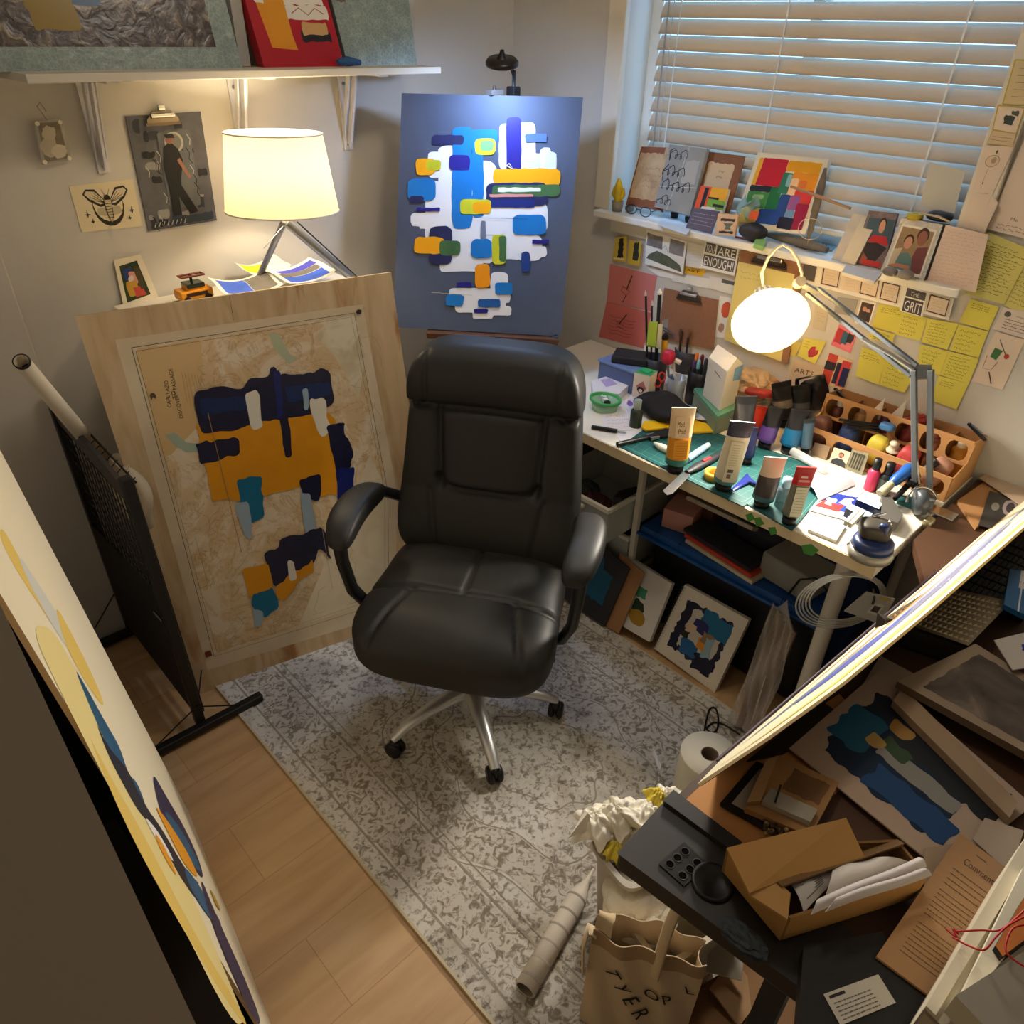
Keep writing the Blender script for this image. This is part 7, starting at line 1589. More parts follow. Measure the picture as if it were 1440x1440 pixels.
# black cable on the rug
cp_ = [Z(*p, .014) for p in ((990, 1030), (994, 1010), (998, 997), (1006, 996), (1010, 1010), (1008, 1026), (1000, 1030), (994, 1024), (1004, 1016), (1016, 1018), (1030, 1026), (1042, 1034))]
sm = []
for i in range(len(cp_)-1):
    p0_, p1_, p2_, p3_ = cp_[max(i-1, 0)], cp_[i], cp_[i+1], cp_[min(i+2, len(cp_)-1)]
    for k in range(6):
        q_ = k/6; sm.append(.5*((2*p1_)+(p2_-p0_)*q_+(2*p0_-5*p1_+4*p2_-p3_)*q_*q_+(3*p1_-p0_-3*p2_+p3_)*q_**3))
solo(MB().tube(sm, .0028, BLACK, 8), 'black_cable', 'thin black cable looped on the rug near the paper roll', 'cable')
m_ = MB().grid(lambda u, v: Z(918, 1056, .012).lerp(Z(929, 1082, .012), v)+V((.006*(u-.5)*4, .004*(u-.5)*4, .004*sin(5*v+3*u)**2)), 4, 8, M((232, 230, 226), .8), .0006); solo(m_, 'paper_scrap', 'torn white paper scrap lying on the rug', 'paper')

# ================================================================== FLOOR BY THE SECOND DESK
# paper towel roll
TP = V((-.93, -1.745, .010)); t = thing('paper_towel_roll', 'white paper towel roll standing on the floor by the leaning board', 'paper roll', TP)
part(MB().lathe([(.022, 0), (.072, 0), (.073, .004), (.073, .212), (.072, .216), (.022, .216)], TP, (0, 0, 1), M((226, 220, 204), .85, 0, .2, .04, 60, .2, 200), 48), 'paper', t); part(MB().lathe([(.0225, .216), (.0215, .2165), (.0205, .214), (.0205, .0)], TP, (0, 0, 1), M((140, 122, 104), .8), 30), 'core', t)
def bin_(label, c_, sx, sy, h, mat, rot=0., rim=.008, name='waste_bin'):
    """tapered rectangular bin with rounded corners"""
    t = thing(name, label, 'bin', c_)
    def ringpts(kx, ky, z, n=40):
        out = []
        for i in range(n):
            a = 2*pi*i/n; e = .35; x = kx*math.copysign(abs(cos(a))**e, cos(a)); y = ky*math.copysign(abs(sin(a))**e, sin(a))
            out.append(V((c_[0]+x*cos(rot)-y*sin(rot), c_[1]+x*sin(rot)+y*cos(rot), c_[2]+z)))
        return out
    n = 40; m_ = MB(); R_ = [ringpts(sx*.8, sy*.8, 0), ringpts(sx, sy, h), ringpts(sx+rim, sy+rim, h), ringpts(sx+rim, sy+rim, h-.012), ]
    I_ = [ringpts(sx-.004, sy-.004, h), ringpts(sx*.79, sy*.79, .006)]
    for a_, b2 in ((R_[0], R_[1]),): m_.add(a_+b2, [(i, (i+1) % n, n+(i+1) % n, n+i) for i in range(n)], mat, True)
    m_.add(I_[0]+I_[1], [(i, (i+1) % n, n+(i+1) % n, n+i) for i in range(n)], mat, True); m_.add(R_[0], [tuple(range(n))], mat)
    part(m_, 'bin_wall', t)
    m_ = MB(); m_.add(R_[1]+R_[2], [(i, (i+1) % n, n+(i+1) % n, n+i) for i in range(n)], mat, True); m_.add(R_[2]+R_[3], [(i, (i+1) % n, n+(i+1) % n, n+i) for i in range(n)], mat, True); m_.add(R_[1]+I_[0], [(i, (i+1) % n, n+(i+1) % n, n+i) for i in range(n)], mat, True)
    part(m_, 'rim', t); return t
bin_('grey plastic waste bin heaped with crumpled tissues on the rug', (-1.262, -1.812, .010), .125, .065, .29, M((176, 168, 154), .5), -.18)
bin_('second narrow cream bin tucked behind the tote bag', (-1.325, -1.950, .010), .115, .058, .25, M((206, 194, 170), .5), -.22)
TW = M((240, 234, 218), .8, 0, .2)
def tissue(name, label, c_, R_, mat, seed, group=None, h=.035, cat='tissue'):
    """a sheet of soft paper scrunched together: radial folds, ragged rim, free points"""
    q_ = random.Random(seed); nf = q_.randint(4, 6); ph = q_.uniform(0, 6); ph2 = q_.uniform(0, 6); pk = [(q_.uniform(0, 2*pi), q_.uniform(.2, .5)) for _ in range(3)]
    rot_ = Euler((q_.uniform(-.4, .4), q_.uniform(-.4, .4), q_.uniform(0, 6))).to_matrix()
    def fn(u, v):
        a = 2*pi*u; r_ = v
        k = 1+.22*sin(nf*a+ph)+.10*sin((2*nf+1)*a+ph2)
        for pa, pl in pk:
            d = math.atan2(sin(a-pa), cos(a-pa)); k += pl*math.exp(-(d/.22)**2)*r_
        z = h*(1-r_*r_)*1.3 + h*.75*r_*abs(sin(nf*a*.5+ph+2.2*r_)) - h*.5*r_**3 + h*.25*abs(sin(9*r_+3*sin(a+ph)))
        x, y = R_*r_*k*cos(a+.5*r_), R_*r_*k*sin(a+.5*r_)
        return c_+rot_@V((x, y, z-h*.5))
    m_ = MB().grid(fn, 56, 12, A(mat)); return solo(m_, name, label, cat, group)
for i, (px, py, z, r_, lb) in enumerate(((842, 1158, .32, .050, 'crumpled white tissue hanging over the left of the grey bin'), (872, 1146, .34, .046, 'crumpled white tissue on top in the middle of the grey bin'), (905, 1148, .33, .040, 'crumpled white tissue at the right of the heap'), (938, 1126, .30, .034, 'crumpled white tissue farthest right, near the towel roll'), (860, 1176, .30, .040, 'crumpled white tissue low at the bin front'), (892, 1170, .31, .036, 'crumpled white tissue above the black desk corner'))):
    tissue('crumpled_tissue', lb, Z(px, py, z), r_, TW, i+60, 'crumpled tissues in the grey bin', .030)
for i, (px, py, z, lb) in enumerate(((922, 1122, .34, 'yellow-stained tissue point at the top right of the heap'), (862, 1198, .305, 'yellow-stained tissue at the bin front rim'), (903, 1178, .335, 'small orange-stained tissue beside the desk corner'))):
    tissue('stained_tissue', lb, Z(px, py, z), (.022, .020, .012)[i], M((238, 200, 80), .8, 0, .2, .45, 60), i+80, None, .022)
m_ = MB().grid(lambda u, v: Z(835, 1180, .285)+V((.03+.19*u, -.02-.09*v-.03*u, .006*sin(20*u+9*v))), 14, 8, M((226, 220, 200), .8)); solo(m_, 'crumpled_tissue', 'flat layer of used tissues filling the grey bin under the heap', 'tissue')
p_ = Z(812, 1167, .33); solo(MB().add([p_+V((-.03, .0, 0)), p_+V((.04, .015, .012)), p_+V((.04, -.02, .0)), p_+V((.03, 0, .03))], [(0, 1, 3), (0, 3, 2), (0, 2, 1), (1, 2, 3)], TW), 'tissue_tip', 'pointed tissue tip sticking out left of the heap', 'tissue')
for i, (px, py, z, lb) in enumerate(((890, 1262, .24, 'folded white paper in the cream bin'), (905, 1290, .22, 'pale crumpled paper low in the cream bin'))): crumple('crumpled_paper', lb, Z(px, py, z), (.05, .05, .025), M((226, 218, 200), .8), i+90, 'paper', 'papers in the cream bin', 10, amp=.4, lo=True)
m_ = MB().bar(Z(872, 1250, .24), Z(890, 1272, .24), .02, .006, M((40, 38, 34), .4)); solo(m_, 'black_wrapper', 'narrow black wrapper inside the cream bin', 'wrapper')
# rolled white tube on the rug
a_, b_ = Z(738, 1392, .036), Z(812, 1262, .036); L = (b_-a_).length; d_ = (b_-a_).normalized()
t = thing('paper_roll', 'long white paper roll with rings lying on the rug', 'paper roll', a_-V((0, 0, .026)))
part(MB().lathe([(.020, .0), (.024, 0), (.024, L), (.020, L+.01), (.006, L+.05), (.003, L+.085)], a_, d_, M((222, 212, 198), .7), 26), 'tube', t)
part(MB().lathe([(.020, 0), (.020, .10)], a_, d_, M((150, 138, 122), .8), 22), 'inner_wall', t)
for k in range(6): part(MB().lathe([(.0242, .02+.042*k), (.0248, .022+.042*k), (.0242, .026+.042*k)], a_, d_, M((170, 160, 148), .7), 26), 'ring', t)
# canvas tote bag
TC = M((216, 194, 162), .9, 0, .15, .06, 90, .25, 500)
C0 = V((-1.50, -1.955, .01)); dA = V((.62, -.78, 0)).normalized(); dB = V((-dA.y, dA.x, 0))*-1; dB = V((-.78, -.62, 0))
dA = (Z(975, 1335, .32)-Z(850, 1300, .32)).normalized(); dB = V((dA.y, -dA.x, 0))
if dB.dot(CAM_POS-C0) < 0: dB = -dB
Cc = (Z(985, 1338, .32)+Z(845, 1302, .32))/2; Cc.z = .012; hwA = (Z(985, 1338, .32)-Z(845, 1302, .32)).length/2+.012
t = thing('tote_bag', 'natural canvas tote bag with black lettering standing by the black desk', 'bag', Cc)
def tp(a, b2, z): 
    bulge = .055-.028*(z/.32); w_ = hwA*(1-.10*(z/.32)*(0 if b2 > 0 else .3))
    return Cc+dA*(a*w_)+dB*(b2*bulge*(1-.25*abs(a)**3)+.004*sin(9*a+20*z)*b2)+V((0, 0, z+.008*sin(5*a+1)*(z/.32)))
for b2, nm in ((1, 'front_panel'), (-1, 'rear_panel')): part(MB().grid(lambda u, v: tp(-1+2*u, b2, .315*v), 24, 20, TC, .0015), nm, t)
for a in (-1, 1): part(MB().grid(lambda u, v: tp(a, 1, .30*v).lerp(tp(a, -1, .30*v), u)+dA*a*(-.012*sin(pi*u)*v), 6, 14, TC, .0015), 'side_gusset', t)
part(MB().grid(lambda u, v: tp(-1+2*u, -1+2*v, .004), 8, 4, TC, .001), 'base', t)
part(MB().grid(lambda u, v: tp(-1+2*u, 1.03, .275+.04*v), 24, 3, M((176, 148, 114), .9), .001), 'top_hem', t)
hp = [tp(.18, 1.05, .24), tp(.19, 1.06, .32), tp(.24, .7, .38), tp(.30, .2, .42)]
part(MB().tube(hp, .011, TC, 8, flat=.25), 'handle', t)
hp = [tp(-.95, .8, .30), tp(-1.10, .9, .31), tp(-1.14, 1.1, .26), tp(-1.08, 1.25, .19)]; part(MB().tube(hp, .012, TC, 8, flat=.25), 'handle', t)
part(MB().grid(lambda u, v: tp(-.98+.3*u, -1+1.9*v, .318+.02*sin(pi*v)), 5, 8, M((206, 180, 142), .9), .001), 'folded_rim', t)
def tletters(word, a0, z0, size, step, ang, part_name):
    m_ = MB(); a, z = a0, z0
    for ch in word:
        if ch != ' ':
            vs, fs, W = text_mesh(ch)
            m_.add([tp(a+(x*cos(ang)-y*sin(ang))*size/hwA, 1.0, z+(x*sin(ang)+y*cos(ang))*size)+dB*.0035 for x, y, zz in vs], fs, M((34, 30, 28), .8))
        a += step*cos(ang)/hwA; z += step*sin(ang)
    part(m_, part_name, t)
tletters('TYER', -.74, .225, .046, .042, -1.0, 'lettering'); tletters('OP', .10, .165, .040, .036, .30, 'lettering'); tletters('L', .78, .215, .036, .03, .30, 'lettering')
m_ = MB(); lf = [(0, .9), (.2, .55), (.45, .7), (.4, .35), (.75, .3), (.55, .05), (.3, -.1), (.08, -.1), (.06, -.5), (-.06, -.5), (-.08, -.1), (-.3, -.1), (-.55, .05), (-.75, .3), (-.4, .35), (-.45, .7), (-.2, .55)]
m_.poly([tp(.52+x*.022/hwA, 1.0, .07+y*.022)+dB*.0038 for x, y in lf], M((34, 30, 28), .8)); part(m_, 'leaf_print', t)
for i, (px, py, z, sz, lb) in enumerate(((1035, 1395, .12, (.10, .08, .004), 'torn brown cardboard piece right of the tote bag'), (1072, 1425, .08, (.09, .10, .004), 'lower brown cardboard piece under the black desk edge'), (1020, 1350, .16, (.07, .06, .004), 'pale cardboard scrap beside the tote bag rim'))):
    m_ = MB().box(Z(px, py, z), sz, M(((180, 142, 104), (196, 160, 130), (206, 196, 180))[i], .85), Euler((.3-.3*i, .25, i)).to_matrix()); solo(m_, 'cardboard_piece', lb, 'cardboard')
m_ = MB().box((-1.28, -2.12, .06), (.30, .14, .10), M((150, 112, 76), .85), Matrix.Rotation(-.3, 3, 'Z')); solo(m_, 'cardboard_box', 'low flattened box under the second desk holding the cardboard pieces', 'box')
# ================================================================== SECOND DESK
D2 = .74
t = thing('computer_desk', 'dark wooden desk heaped with papers in the lower right corner', 'desk', (-.8, -2.3, 0))
WAL = M((80, 54, 38), .5, 0, .35, .18, 9)
part(MB().prism([V((-1.455, -1.932, D2)), V((-1.455, -2.72, D2)), V((-.012, -2.72, D2)), V((-.012, -1.897, D2)), V((-.44, -1.897, D2)), V((-.585, -1.978, D2)), V((-1.345, -1.934, D2))], (0, 0, -.025), WAL), 'desk_top', t, bevel=.002)
for x, y in ((-1.40, -2.16), (-1.40, -2.66), (-.06, -1.99), (-.06, -2.66)): part(MB().box((x, y, (D2-.025)/2), (.04, .04, D2-.025), BLACK), 'leg', t)
BKT = M((44, 42, 41), .42)
tr = [V((-1.603, -1.932, D2+.006)), V((-1.52, -2.72, D2+.006)), V((-1.456, -2.72, D2+.006)), V((-1.456, -1.925, D2+.006))]
tt = MB().prism(tr, (0, 0, -.04), BKT, M((30, 28, 28), .5)); part(tt, 'side_tray', t, bevel=.006)
part(MB().prism([V((-1.486, -1.927, D2+.014)), V((-1.48, -2.05, D2+.014)), V((-1.457, -2.05, D2+.014)), V((-1.458, -1.926, D2+.014))], (0, 0, -.01), BKT), 'tray_ridge', t, bevel=.003)
hq = [Z(*p, D2+.009) for p in ((962, 1184), (996, 1216), (962, 1246), (926, 1214))]
php = part(MB().prism(list(reversed(hq)), (0, 0, -.004), M((30, 29, 29), .3)), 'pen_holder_plate', t, bevel=.002)
for i in range(2):
    for j in range(3):
        c_ = hq[0].lerp(hq[1], .25+.5*i).lerp(hq[3].lerp(hq[2], .25+.5*i), .2+.3*j)
        part(MB().lathe([(0, .0006), (.0056, .0006)], c_, (0, 0, 1), M((4, 4, 4), .9, 0, .05), 16).lathe([(.0056, .0007), (.0064, .0014), (.0070, .0007)], c_, (0, 0, 1), M((60, 60, 60), .4), 16), 'pen_hole', php)
c_ = Z(1002, 1240, D2+.009); part(MB().lathe([(0, .0004), (.024, .0004), (.028, .003), (.030, .0)], c_, (0, 0, 1), M((10, 10, 10), .4), 28), 'cup_ring', t)

# big board standing on the desk's front edge
zb_, zt_ = D2+.001, .885
B0, B1 = Z(1011, 1071, zb_), Z(1440, 700, zb_)
T0 = Z(981, 1102, zt_); pts_top = [T0, Z(1080, 1036, zt_), Z(1180, 964, zt_), Z(1300, 864, zt_), Z(1440, 741, zt_)]
e_ = (B1-B0); B2 = B0+e_*(( -.03-B0.x)/e_.x) if B1.x < -.03 else B1
B1 = V((min(B1.x, -.03), B1.y, B1.z)); k_ = (pts_top[-1]-pts_top[-2]).normalized(); ext = pts_top[-1]+k_*((-.05-pts_top[-1].x)/k_.x)
pts_top.append(ext)
def bot(x): s_ = (x-B0.x)/(B1.x-B0.x); return B0.lerp(B1, s_)
NBO = len(pts_top)
cream = M((240, 232, 200), .55, 0, .35)
t = thing('cream_board', 'long cream board with blue paint streaks standing on the second desk', 'painting', (B0+B1)/2)
us = [0]; 
for i in range(1, NBO): us.append(us[-1]+(pts_top[i]-pts_top[i-1]).length)
us = [u/us[-1] for u in us]
def topat(u):
    for i in range(1, NBO):
        if u <= us[i]+1e-9: s_ = (u-us[i-1])/(us[i]-us[i-1]); return pts_top[i-1].lerp(pts_top[i], s_)
    return pts_top[-1]
def bp_(u, v, off=0.): # v 0 bottom 1 top
    return (B0.lerp(B1, u)).lerp(topat(u), v)+V((0, off*.8, off*.6))
m_ = MB().grid(lambda u, v: bp_(u, 1-v), 30, 6, cream); part(m_, 'painted_face', t)
m_ = MB().grid(lambda u, v: bp_(u, 1)+V((0, -.005*v, .0)), 30, 1, M((150, 122, 60), .6)); m_.grid(lambda u, v: bp_(u, 1-v)+V((0, -.005, -.002)), 30, 2, M((110, 78, 50), .7)); m_.grid(lambda u, v: bp_(0, v)+V((0, -.005*u, 0)), 1, 4, M((190, 150, 90), .6)); part(m_, 'wooden_edge', t)
def bstreak(pts_, c, w_):
    m_ = MB(); n = 14; vs = []
    for i in range(n+1):
        s_ = i/n; k = s_*(len(pts_)-1); j = min(int(k), len(pts_)-2); f = k-j; u = pts_[j][0]*(1-f)+pts_[j+1][0]*f; v = pts_[j][1]*(1-f)+pts_[j+1][1]*f; ww = w_*sin(pi*(.04+.92*s_))
        vs += [bp_(u, v+ww, .0008), bp_(u, v-ww, .0008)]
    m_.add(vs, [(2*i, 2*i+1, 2*i+3, 2*i+2) for i in range(n)], A(c)); return m_
for i, (p, c, w_) in enumerate((([(.05, .30), (.2, .35), (.36, .42)], (120, 130, 150), .05), ([(.16, .42), (.30, .50), (.50, .55)], (76, 88, 170), .09), ([(.36, .60), (.55, .55), (.8, .5)], (120, 120, 150), .09), ([(.25, .30), (.45, .35), (.6, .35)], (206, 150, 100), .03), ([(.4, .45), (.6, .42), (.95, .4)], (150, 156, 176), .06), ([(.1, .15), (.5, .12), (.95, .1)], (180, 130, 70), .02), ([(.02, .8), (.5, .85), (.98, .85)], (236, 216, 110), .06), ([(.5, .6), (.7, .62), (.9, .64)], (200, 200, 206), .06))):
    part(bstreak(p, M(c, .6), w_), 'paint_streak', t)
m_ = MB().tube([bp_(0, .02)+V((0, .003, 0)), bp_(.25, .0)+V((0, .003, .002)), bp_(.62, .0)+V((0, .003, .002))], .0022, M((50, 34, 56), .6), 6); part(m_, 'dark_edge_line', t)

q = [Z(*p, D2+.0012) for p in ((951, 1137), (986, 1104), (1180, 976), (1260, 1050), (1130, 1150), (1100, 1240))]
m_ = MB().prism(list(reversed(q)), (0, 0, -.001), M((206, 146, 88), .75, 0, .3, .06, 8)); solo(m_, 'cardboard_sheet', 'orange-brown cardboard sheet lying at the end of the long cream board', 'cardboard')
# between the two desks
def d2flat(name, label, cat, px, mat, h=.001, deco=None, dz=0., group=None, side=None, **k): return flat(name, label, cat, px, mat, h, deco, D2+.001+dz, group, side, **k)
d2flat('cardboard_sheet', 'small brown cardboard piece behind the long cream board', 'cardboard', ((1386, 676), (1420, 700), (1372, 742), (1346, 704)), M((170, 124, 78), .8), .008)
d2flat('photo_print', 'dark glossy photo print under the beige paper', 'photo', ((1392, 690), (1440, 706), (1420, 748), (1376, 738)), M((50, 46, 46), .4, 0, .4, .6, 40), .002, lambda S: (S.disc(.3, .4, .12, .12, (120, 116, 104)), S.disc(.7, .3, .2, .25, (150, 140, 140), .1, 3), S.disc(.72, .3, .12, .16, (60, 50, 54))), dz=.009)
d2flat('kraft_paper', 'beige paper sheet lying at the right frame edge behind the board', 'paper', ((1440, 628), (1500, 660), (1450, 720), (1378, 672)), M((196, 172, 148), .8), .002, lambda S: S.line([(.1, .9), (.5, .4)], .001, (150, 126, 104)), dz=.014)

# on the desk, in the board's shade
# keyboard
t = thing('keyboard', 'black computer keyboard lying behind the silver grille', 'keyboard', Z(1400, 810, D2))
kq = [Z(*p, D2+.02) for p in ((1406, 748), (1500, 790), (1440, 868), (1322, 826))]
kb = Sheet(kq, M((34, 33, 34), .5), .018); kbo = part(kb.mb, 'keyboard_case', t)
ks = MB(); N1, N2 = 8, 14
for i in range(N1):
    for j in range(N2):
        u0, v0 = .03+.94*j/N2, .04+.92*i/N1; a = [kb.at(u0, v0, 0), kb.at(u0+.8/N2*.94, v0, 0), kb.at(u0+.8/N2*.94, v0+.78/N1*.92, 0), kb.at(u0, v0+.78/N1*.92, 0)]
        if i*N2+j < 98: part(MB().prism([p+kb.n*.006 for p in reversed(a)], -kb.n*.005, M((70, 72, 74), .4)), 'key', kbo)
        else: ks.prism([p+kb.n*.006 for p in reversed(a)], -kb.n*.005, M((70, 72, 74), .4))
o = part(ks, 'keys', kbo); o['kind'] = 'stuff'
# silver grille
gq = [Z(*p, D2+.05) for p in ((1318, 822), (1422, 846), (1362, 908), (1246, 868))]
t = thing('mesh_stand', 'silver stand with a triangular pressed grille before the keyboard', 'stand', Z(1330, 880, D2))
G = Sheet(gq, M((150, 136, 112), .35, .6), .006, M((40, 34, 32), .5)); part(G.mb, 'grille_plate', t)
gm = MB()
for i in range(9):
    for j in range(15):
        u0, v0 = .02+.96*j/15, .04+.92*i/9; w2, h2 = .96/15, .92/9
        a, b_, c_ = G.at(u0, v0+h2*.9, 0), G.at(u0+w2*.92, v0+h2*.9, 0), G.at(u0+w2*.46, v0+.08*h2, 0); p_ = (a+b_+c_)/3+G.n*.003
        gm.add([a+G.n*.0004, b_+G.n*.0004, c_+G.n*.0004, p_], [(0, 1, 3), (1, 2, 3), (2, 0, 3)], M((196, 180, 146), .3, .7))
o = part(gm, 'pressed_triangles', t); o['kind'] = 'stuff'
part(MB().prism([G.q[3]+V((0, 0, -.007)), G.q[2]+V((0, 0, -.007)), G.q[2]+V((-.01, -.01, -.045)), G.q[3]+V((-.01, -.01, -.045))], V((.01, .02, 0)), M((46, 38, 34), .5)), 'stand_front', t)
# papers
KR = M((150, 128, 106), .8)
d2flat('blue_white_packet', 'blue and white packet at the right edge before the keyboard', 'packet', ((1420, 800), (1460, 806), (1452, 870), (1412, 850)), M((40, 100, 150), .4), .012, lambda S: (S.rect(.4, 0, 1, .45, (214, 210, 206)), S.line([(.4, .3), (1, .34)], .002, (170, 60, 60)), S.line([(.5, 0), (.5, 1)], .003, (220, 220, 220))), dz=.06)
d2flat('blue_painting', 'white sheet with a deep blue patch at the right frame edge', 'painting', ((1398, 900), (1480, 880), (1500, 930), (1424, 942)), M((206, 196, 184), .7), .002, lambda S: S.rag(.35, .3, .9, .95, M((24, 40, 140), .5), .04, .06, 2), dz=.055)
d2flat('large_sheet', 'large greyish sheet lying under the dark painting study', 'paper', ((1238, 922), (1300, 955), (1260, 1010), (1190, 1000)), M((188, 168, 150), .8), .001, dz=.003)
def d_dark(S):
    S.rag(.12, .10, .96, .9, ramp_mat('charcoal_study', [(.35, (70, 62, 56)), (.55, (104, 92, 82)), (.7, (150, 134, 118))], (1, 1, 1), 9, 6, 1, .7), .01, .05, 1)
d2flat('charcoal_study', 'framed brown-grey charcoal study lying across the paper stack', 'drawing', ((1372, 905), (1500, 985), (1500, 1090), (1262, 958)), M((160, 140, 116), .6), .016, d_dark, dz=.03, side=M((120, 98, 76), .7))
def d_blot(S):
    S.rag(.10, .14, .40, .40, M((30, 36, 56), .5), .025, .04, 1); S.rag(.12, .28, .8, .85, M((20, 44, 70), .5, 0, .3, .4, 14), .03, .05, 2); S.rag(.06, .34, .28, .7, M((18, 96, 130), .5), .02, .05, 3); S.rag(.34, .22, .95, .42, M((28, 34, 40), .5), .03, .05, 4)
    S.rag(.28, .24, .4, .34, M((176, 134, 70), .6), .015, .04, 5); S.rag(.32, .44, .8, .58, M((150, 146, 140), .6), .02, .05, 6); S.rag(.3, .4, .5, .52, M((60, 84, 56), .6), .02, .05, 7); S.rag(.4, .62, .9, .84, M((24, 70, 120), .5), .02, .05, 8); S.rag(.24, .46, .34, .56, M((196, 160, 90), .6), .015, .04, 9)
    for k in range(12): S.disc(.36+.05*k, .07, .006, .008, (40, 34, 30))
d2flat('blot_painting', 'big pale sheet with a dark blue paint blot on the second desk', 'painting', ((1236, 942), (1452, 1132), (1330, 1230), (1110, 1052)), M((190, 166, 146), .75), .003, d_blot, dz=.008)
d2flat('sheet_stack', 'thin stack of brown-edged sheets beside the blot painting', 'paper', ((1270, 966), (1432, 1128), (1420, 1150), (1256, 985)), M((170, 144, 116), .7), .016, None, dz=.013)
d2flat('black_mat', 'dark leather mat lying at the front of the wooden desk top', 'mat', ((1155, 985), (1190, 1010), (1100, 1060), (1050, 1070)), M((46, 32, 28), .6), .003, dz=.003)
d2flat('tablet_case', 'black tablet-like case with a pale sheet inside, under the wooden pieces', 'case', ((1064, 1070), (1150, 1110), (1110, 1185), (1012, 1130)), M((22, 20, 20), .5), .008, lambda S: S.rect(.12, .1, .95, .9, M((170, 160, 150), .7)), dz=.002, bevel=.003)
WPC = M((166, 124, 78), .6, 0, .3, .25, 26)
d2flat('wood_board', 'stained wooden panel leaning on the black frame, larger piece', 'wood', ((1096, 1062), (1180, 1100), (1140, 1176), (1048, 1136)), WPC, .012, lambda S: S.rag(.3, .1, .9, .5, M((120, 86, 52), .6, 0, .3, .4, 30), .02, .05, 2), dz=.011)
d2flat('wooden_strip', 'pale wooden strip crossing the stained panel', 'wood', ((1078, 1068), (1094, 1062), (1070, 1126), (1050, 1128)), M((190, 150, 104), .6), .008, dz=.024)
d2flat('clear_case', 'clear plastic case lying on the stained wooden panel', 'case', ((1084, 1108), (1150, 1138), (1140, 1156), (1072, 1126)), glassy((196, 190, 176), .15, .5), .010, dz=.024)
m_ = MB().bar(Z(1098, 1104, D2+.045), Z(1090, 1128, D2+.045), .003, .003, BLACK); solo(m_, 'black_pin', 'thin black rod lying on the clear case', 'rod')
rb = random.Random(5); m_ = MB()
for k in range(24): p_ = Z(rb.uniform(1076, 1108), rb.uniform(1152, 1172), D2+.013+rb.uniform(.002, .008)); m_.rbox(p_, (.004, .004, .003), M((150, 120, 76) if k % 2 else (70, 56, 40), .5), 2, 2)
o = solo(m_, 'wood_beads', 'scatter of small brown beads before the wooden panel', 'beads'); o['kind'] = 'stuff'
# open cardboard box with papers
t = thing('cardboard_box', 'open cardboard box full of folded papers on the second desk', 'box', Z(1150, 1280, D2))
zb2 = D2+.012; Pn = [Z(*p, zb2) for p in ((1046, 1240), (1072, 1345), (1272, 1305), (1262, 1206))]
hB = .055
tp4 = [Z(*p, zb2+hB) for p in ((1022, 1192), (1108, 1293), (1306, 1232), (1262, 1180))]
bt4 = [V((p.x, p.y, zb2)) for p in tp4]
bt4 = [b_.lerp((bt4[0]+bt4[1]+bt4[2]+bt4[3])/4, .02) for b_ in bt4]
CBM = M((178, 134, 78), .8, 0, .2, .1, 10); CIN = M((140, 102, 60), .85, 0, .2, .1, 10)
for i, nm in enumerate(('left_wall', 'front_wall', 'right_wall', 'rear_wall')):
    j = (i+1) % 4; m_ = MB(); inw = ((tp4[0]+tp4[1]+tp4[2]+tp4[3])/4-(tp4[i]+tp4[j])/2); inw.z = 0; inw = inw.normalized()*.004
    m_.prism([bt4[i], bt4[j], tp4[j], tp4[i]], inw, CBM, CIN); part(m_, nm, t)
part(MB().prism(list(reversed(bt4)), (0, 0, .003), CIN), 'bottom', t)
zf_ = zb2+hB+.004
fl = [tp4[0]+V((0, 0, .002)), tp4[0].lerp(tp4[1], .95)+V((0, 0, .002)), Z(1072, 1262, zf_+.02), Z(1064, 1250, zf_+.018)]
m_ = MB().prism([tp4[0], Z(1054, 1256, zb2+hB+.008), Z(1094, 1240, zb2+hB+.008), Z(1216, 1205, zb2+hB+.006), Z(1190, 1150, zb2+hB+.02), ], (0, 0, -.004), CBM); part(m_, 'top_flap', t)
m_ = MB().prism([tp4[1], Z(1054, 1258, zf_), Z(1092, 1238, zf_+.004), Z(1112, 1256, zf_)], (0, 0, -.004), M((190, 146, 88), .8)); part(m_, 'corner_flap', t)
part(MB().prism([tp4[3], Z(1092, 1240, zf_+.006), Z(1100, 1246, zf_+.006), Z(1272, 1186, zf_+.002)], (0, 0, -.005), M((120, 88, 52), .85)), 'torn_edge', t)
for i, (px, dz, c_, lb) in enumerate((((((1112, 1244), (1180, 1216), (1172, 1236), (1130, 1284))), .050, (196, 190, 186), 'printed white sheet at the left in the cardboard box'), ((((1172, 1222), (1232, 1206), (1280, 1212), (1160, 1262))), .058, (222, 214, 206), 'folded white paper in the middle of the cardboard box'), ((((1150, 1266), (1292, 1206), (1302, 1218), (1140, 1286))), .064, (206, 198, 196), 'long white paper roll across the cardboard box'), ((((1180, 1262), (1296, 1222), (1310, 1230), (1160, 1282))), .070, (186, 178, 176), 'greyish paper nearest the box front wall'))):
    q = [Z(*p, zb2+dz) for p in px]; m_ = MB().grid(lambda u, v: q[0].lerp(q[1], u).lerp(q[3].lerp(q[2], u), v)+V((0, 0, .006*sin(pi*v)+.003*sin(6*u))), 10, 6, M(c_, .8), .0012)
    if i == 0:
        for k in range(6): a_, b_ = q[0].lerp(q[3], .15+.13*k).lerp(q[1], .12), q[0].lerp(q[3], .15+.13*k).lerp(q[1].lerp(q[2], .5), .6); m_.bar(a_+V((0, 0, .008)), b_+V((0, 0, .009)), .001, .0004, (90, 84, 80))
    solo(m_, 'folded_paper', lb, 'paper', 'papers in the cardboard box')
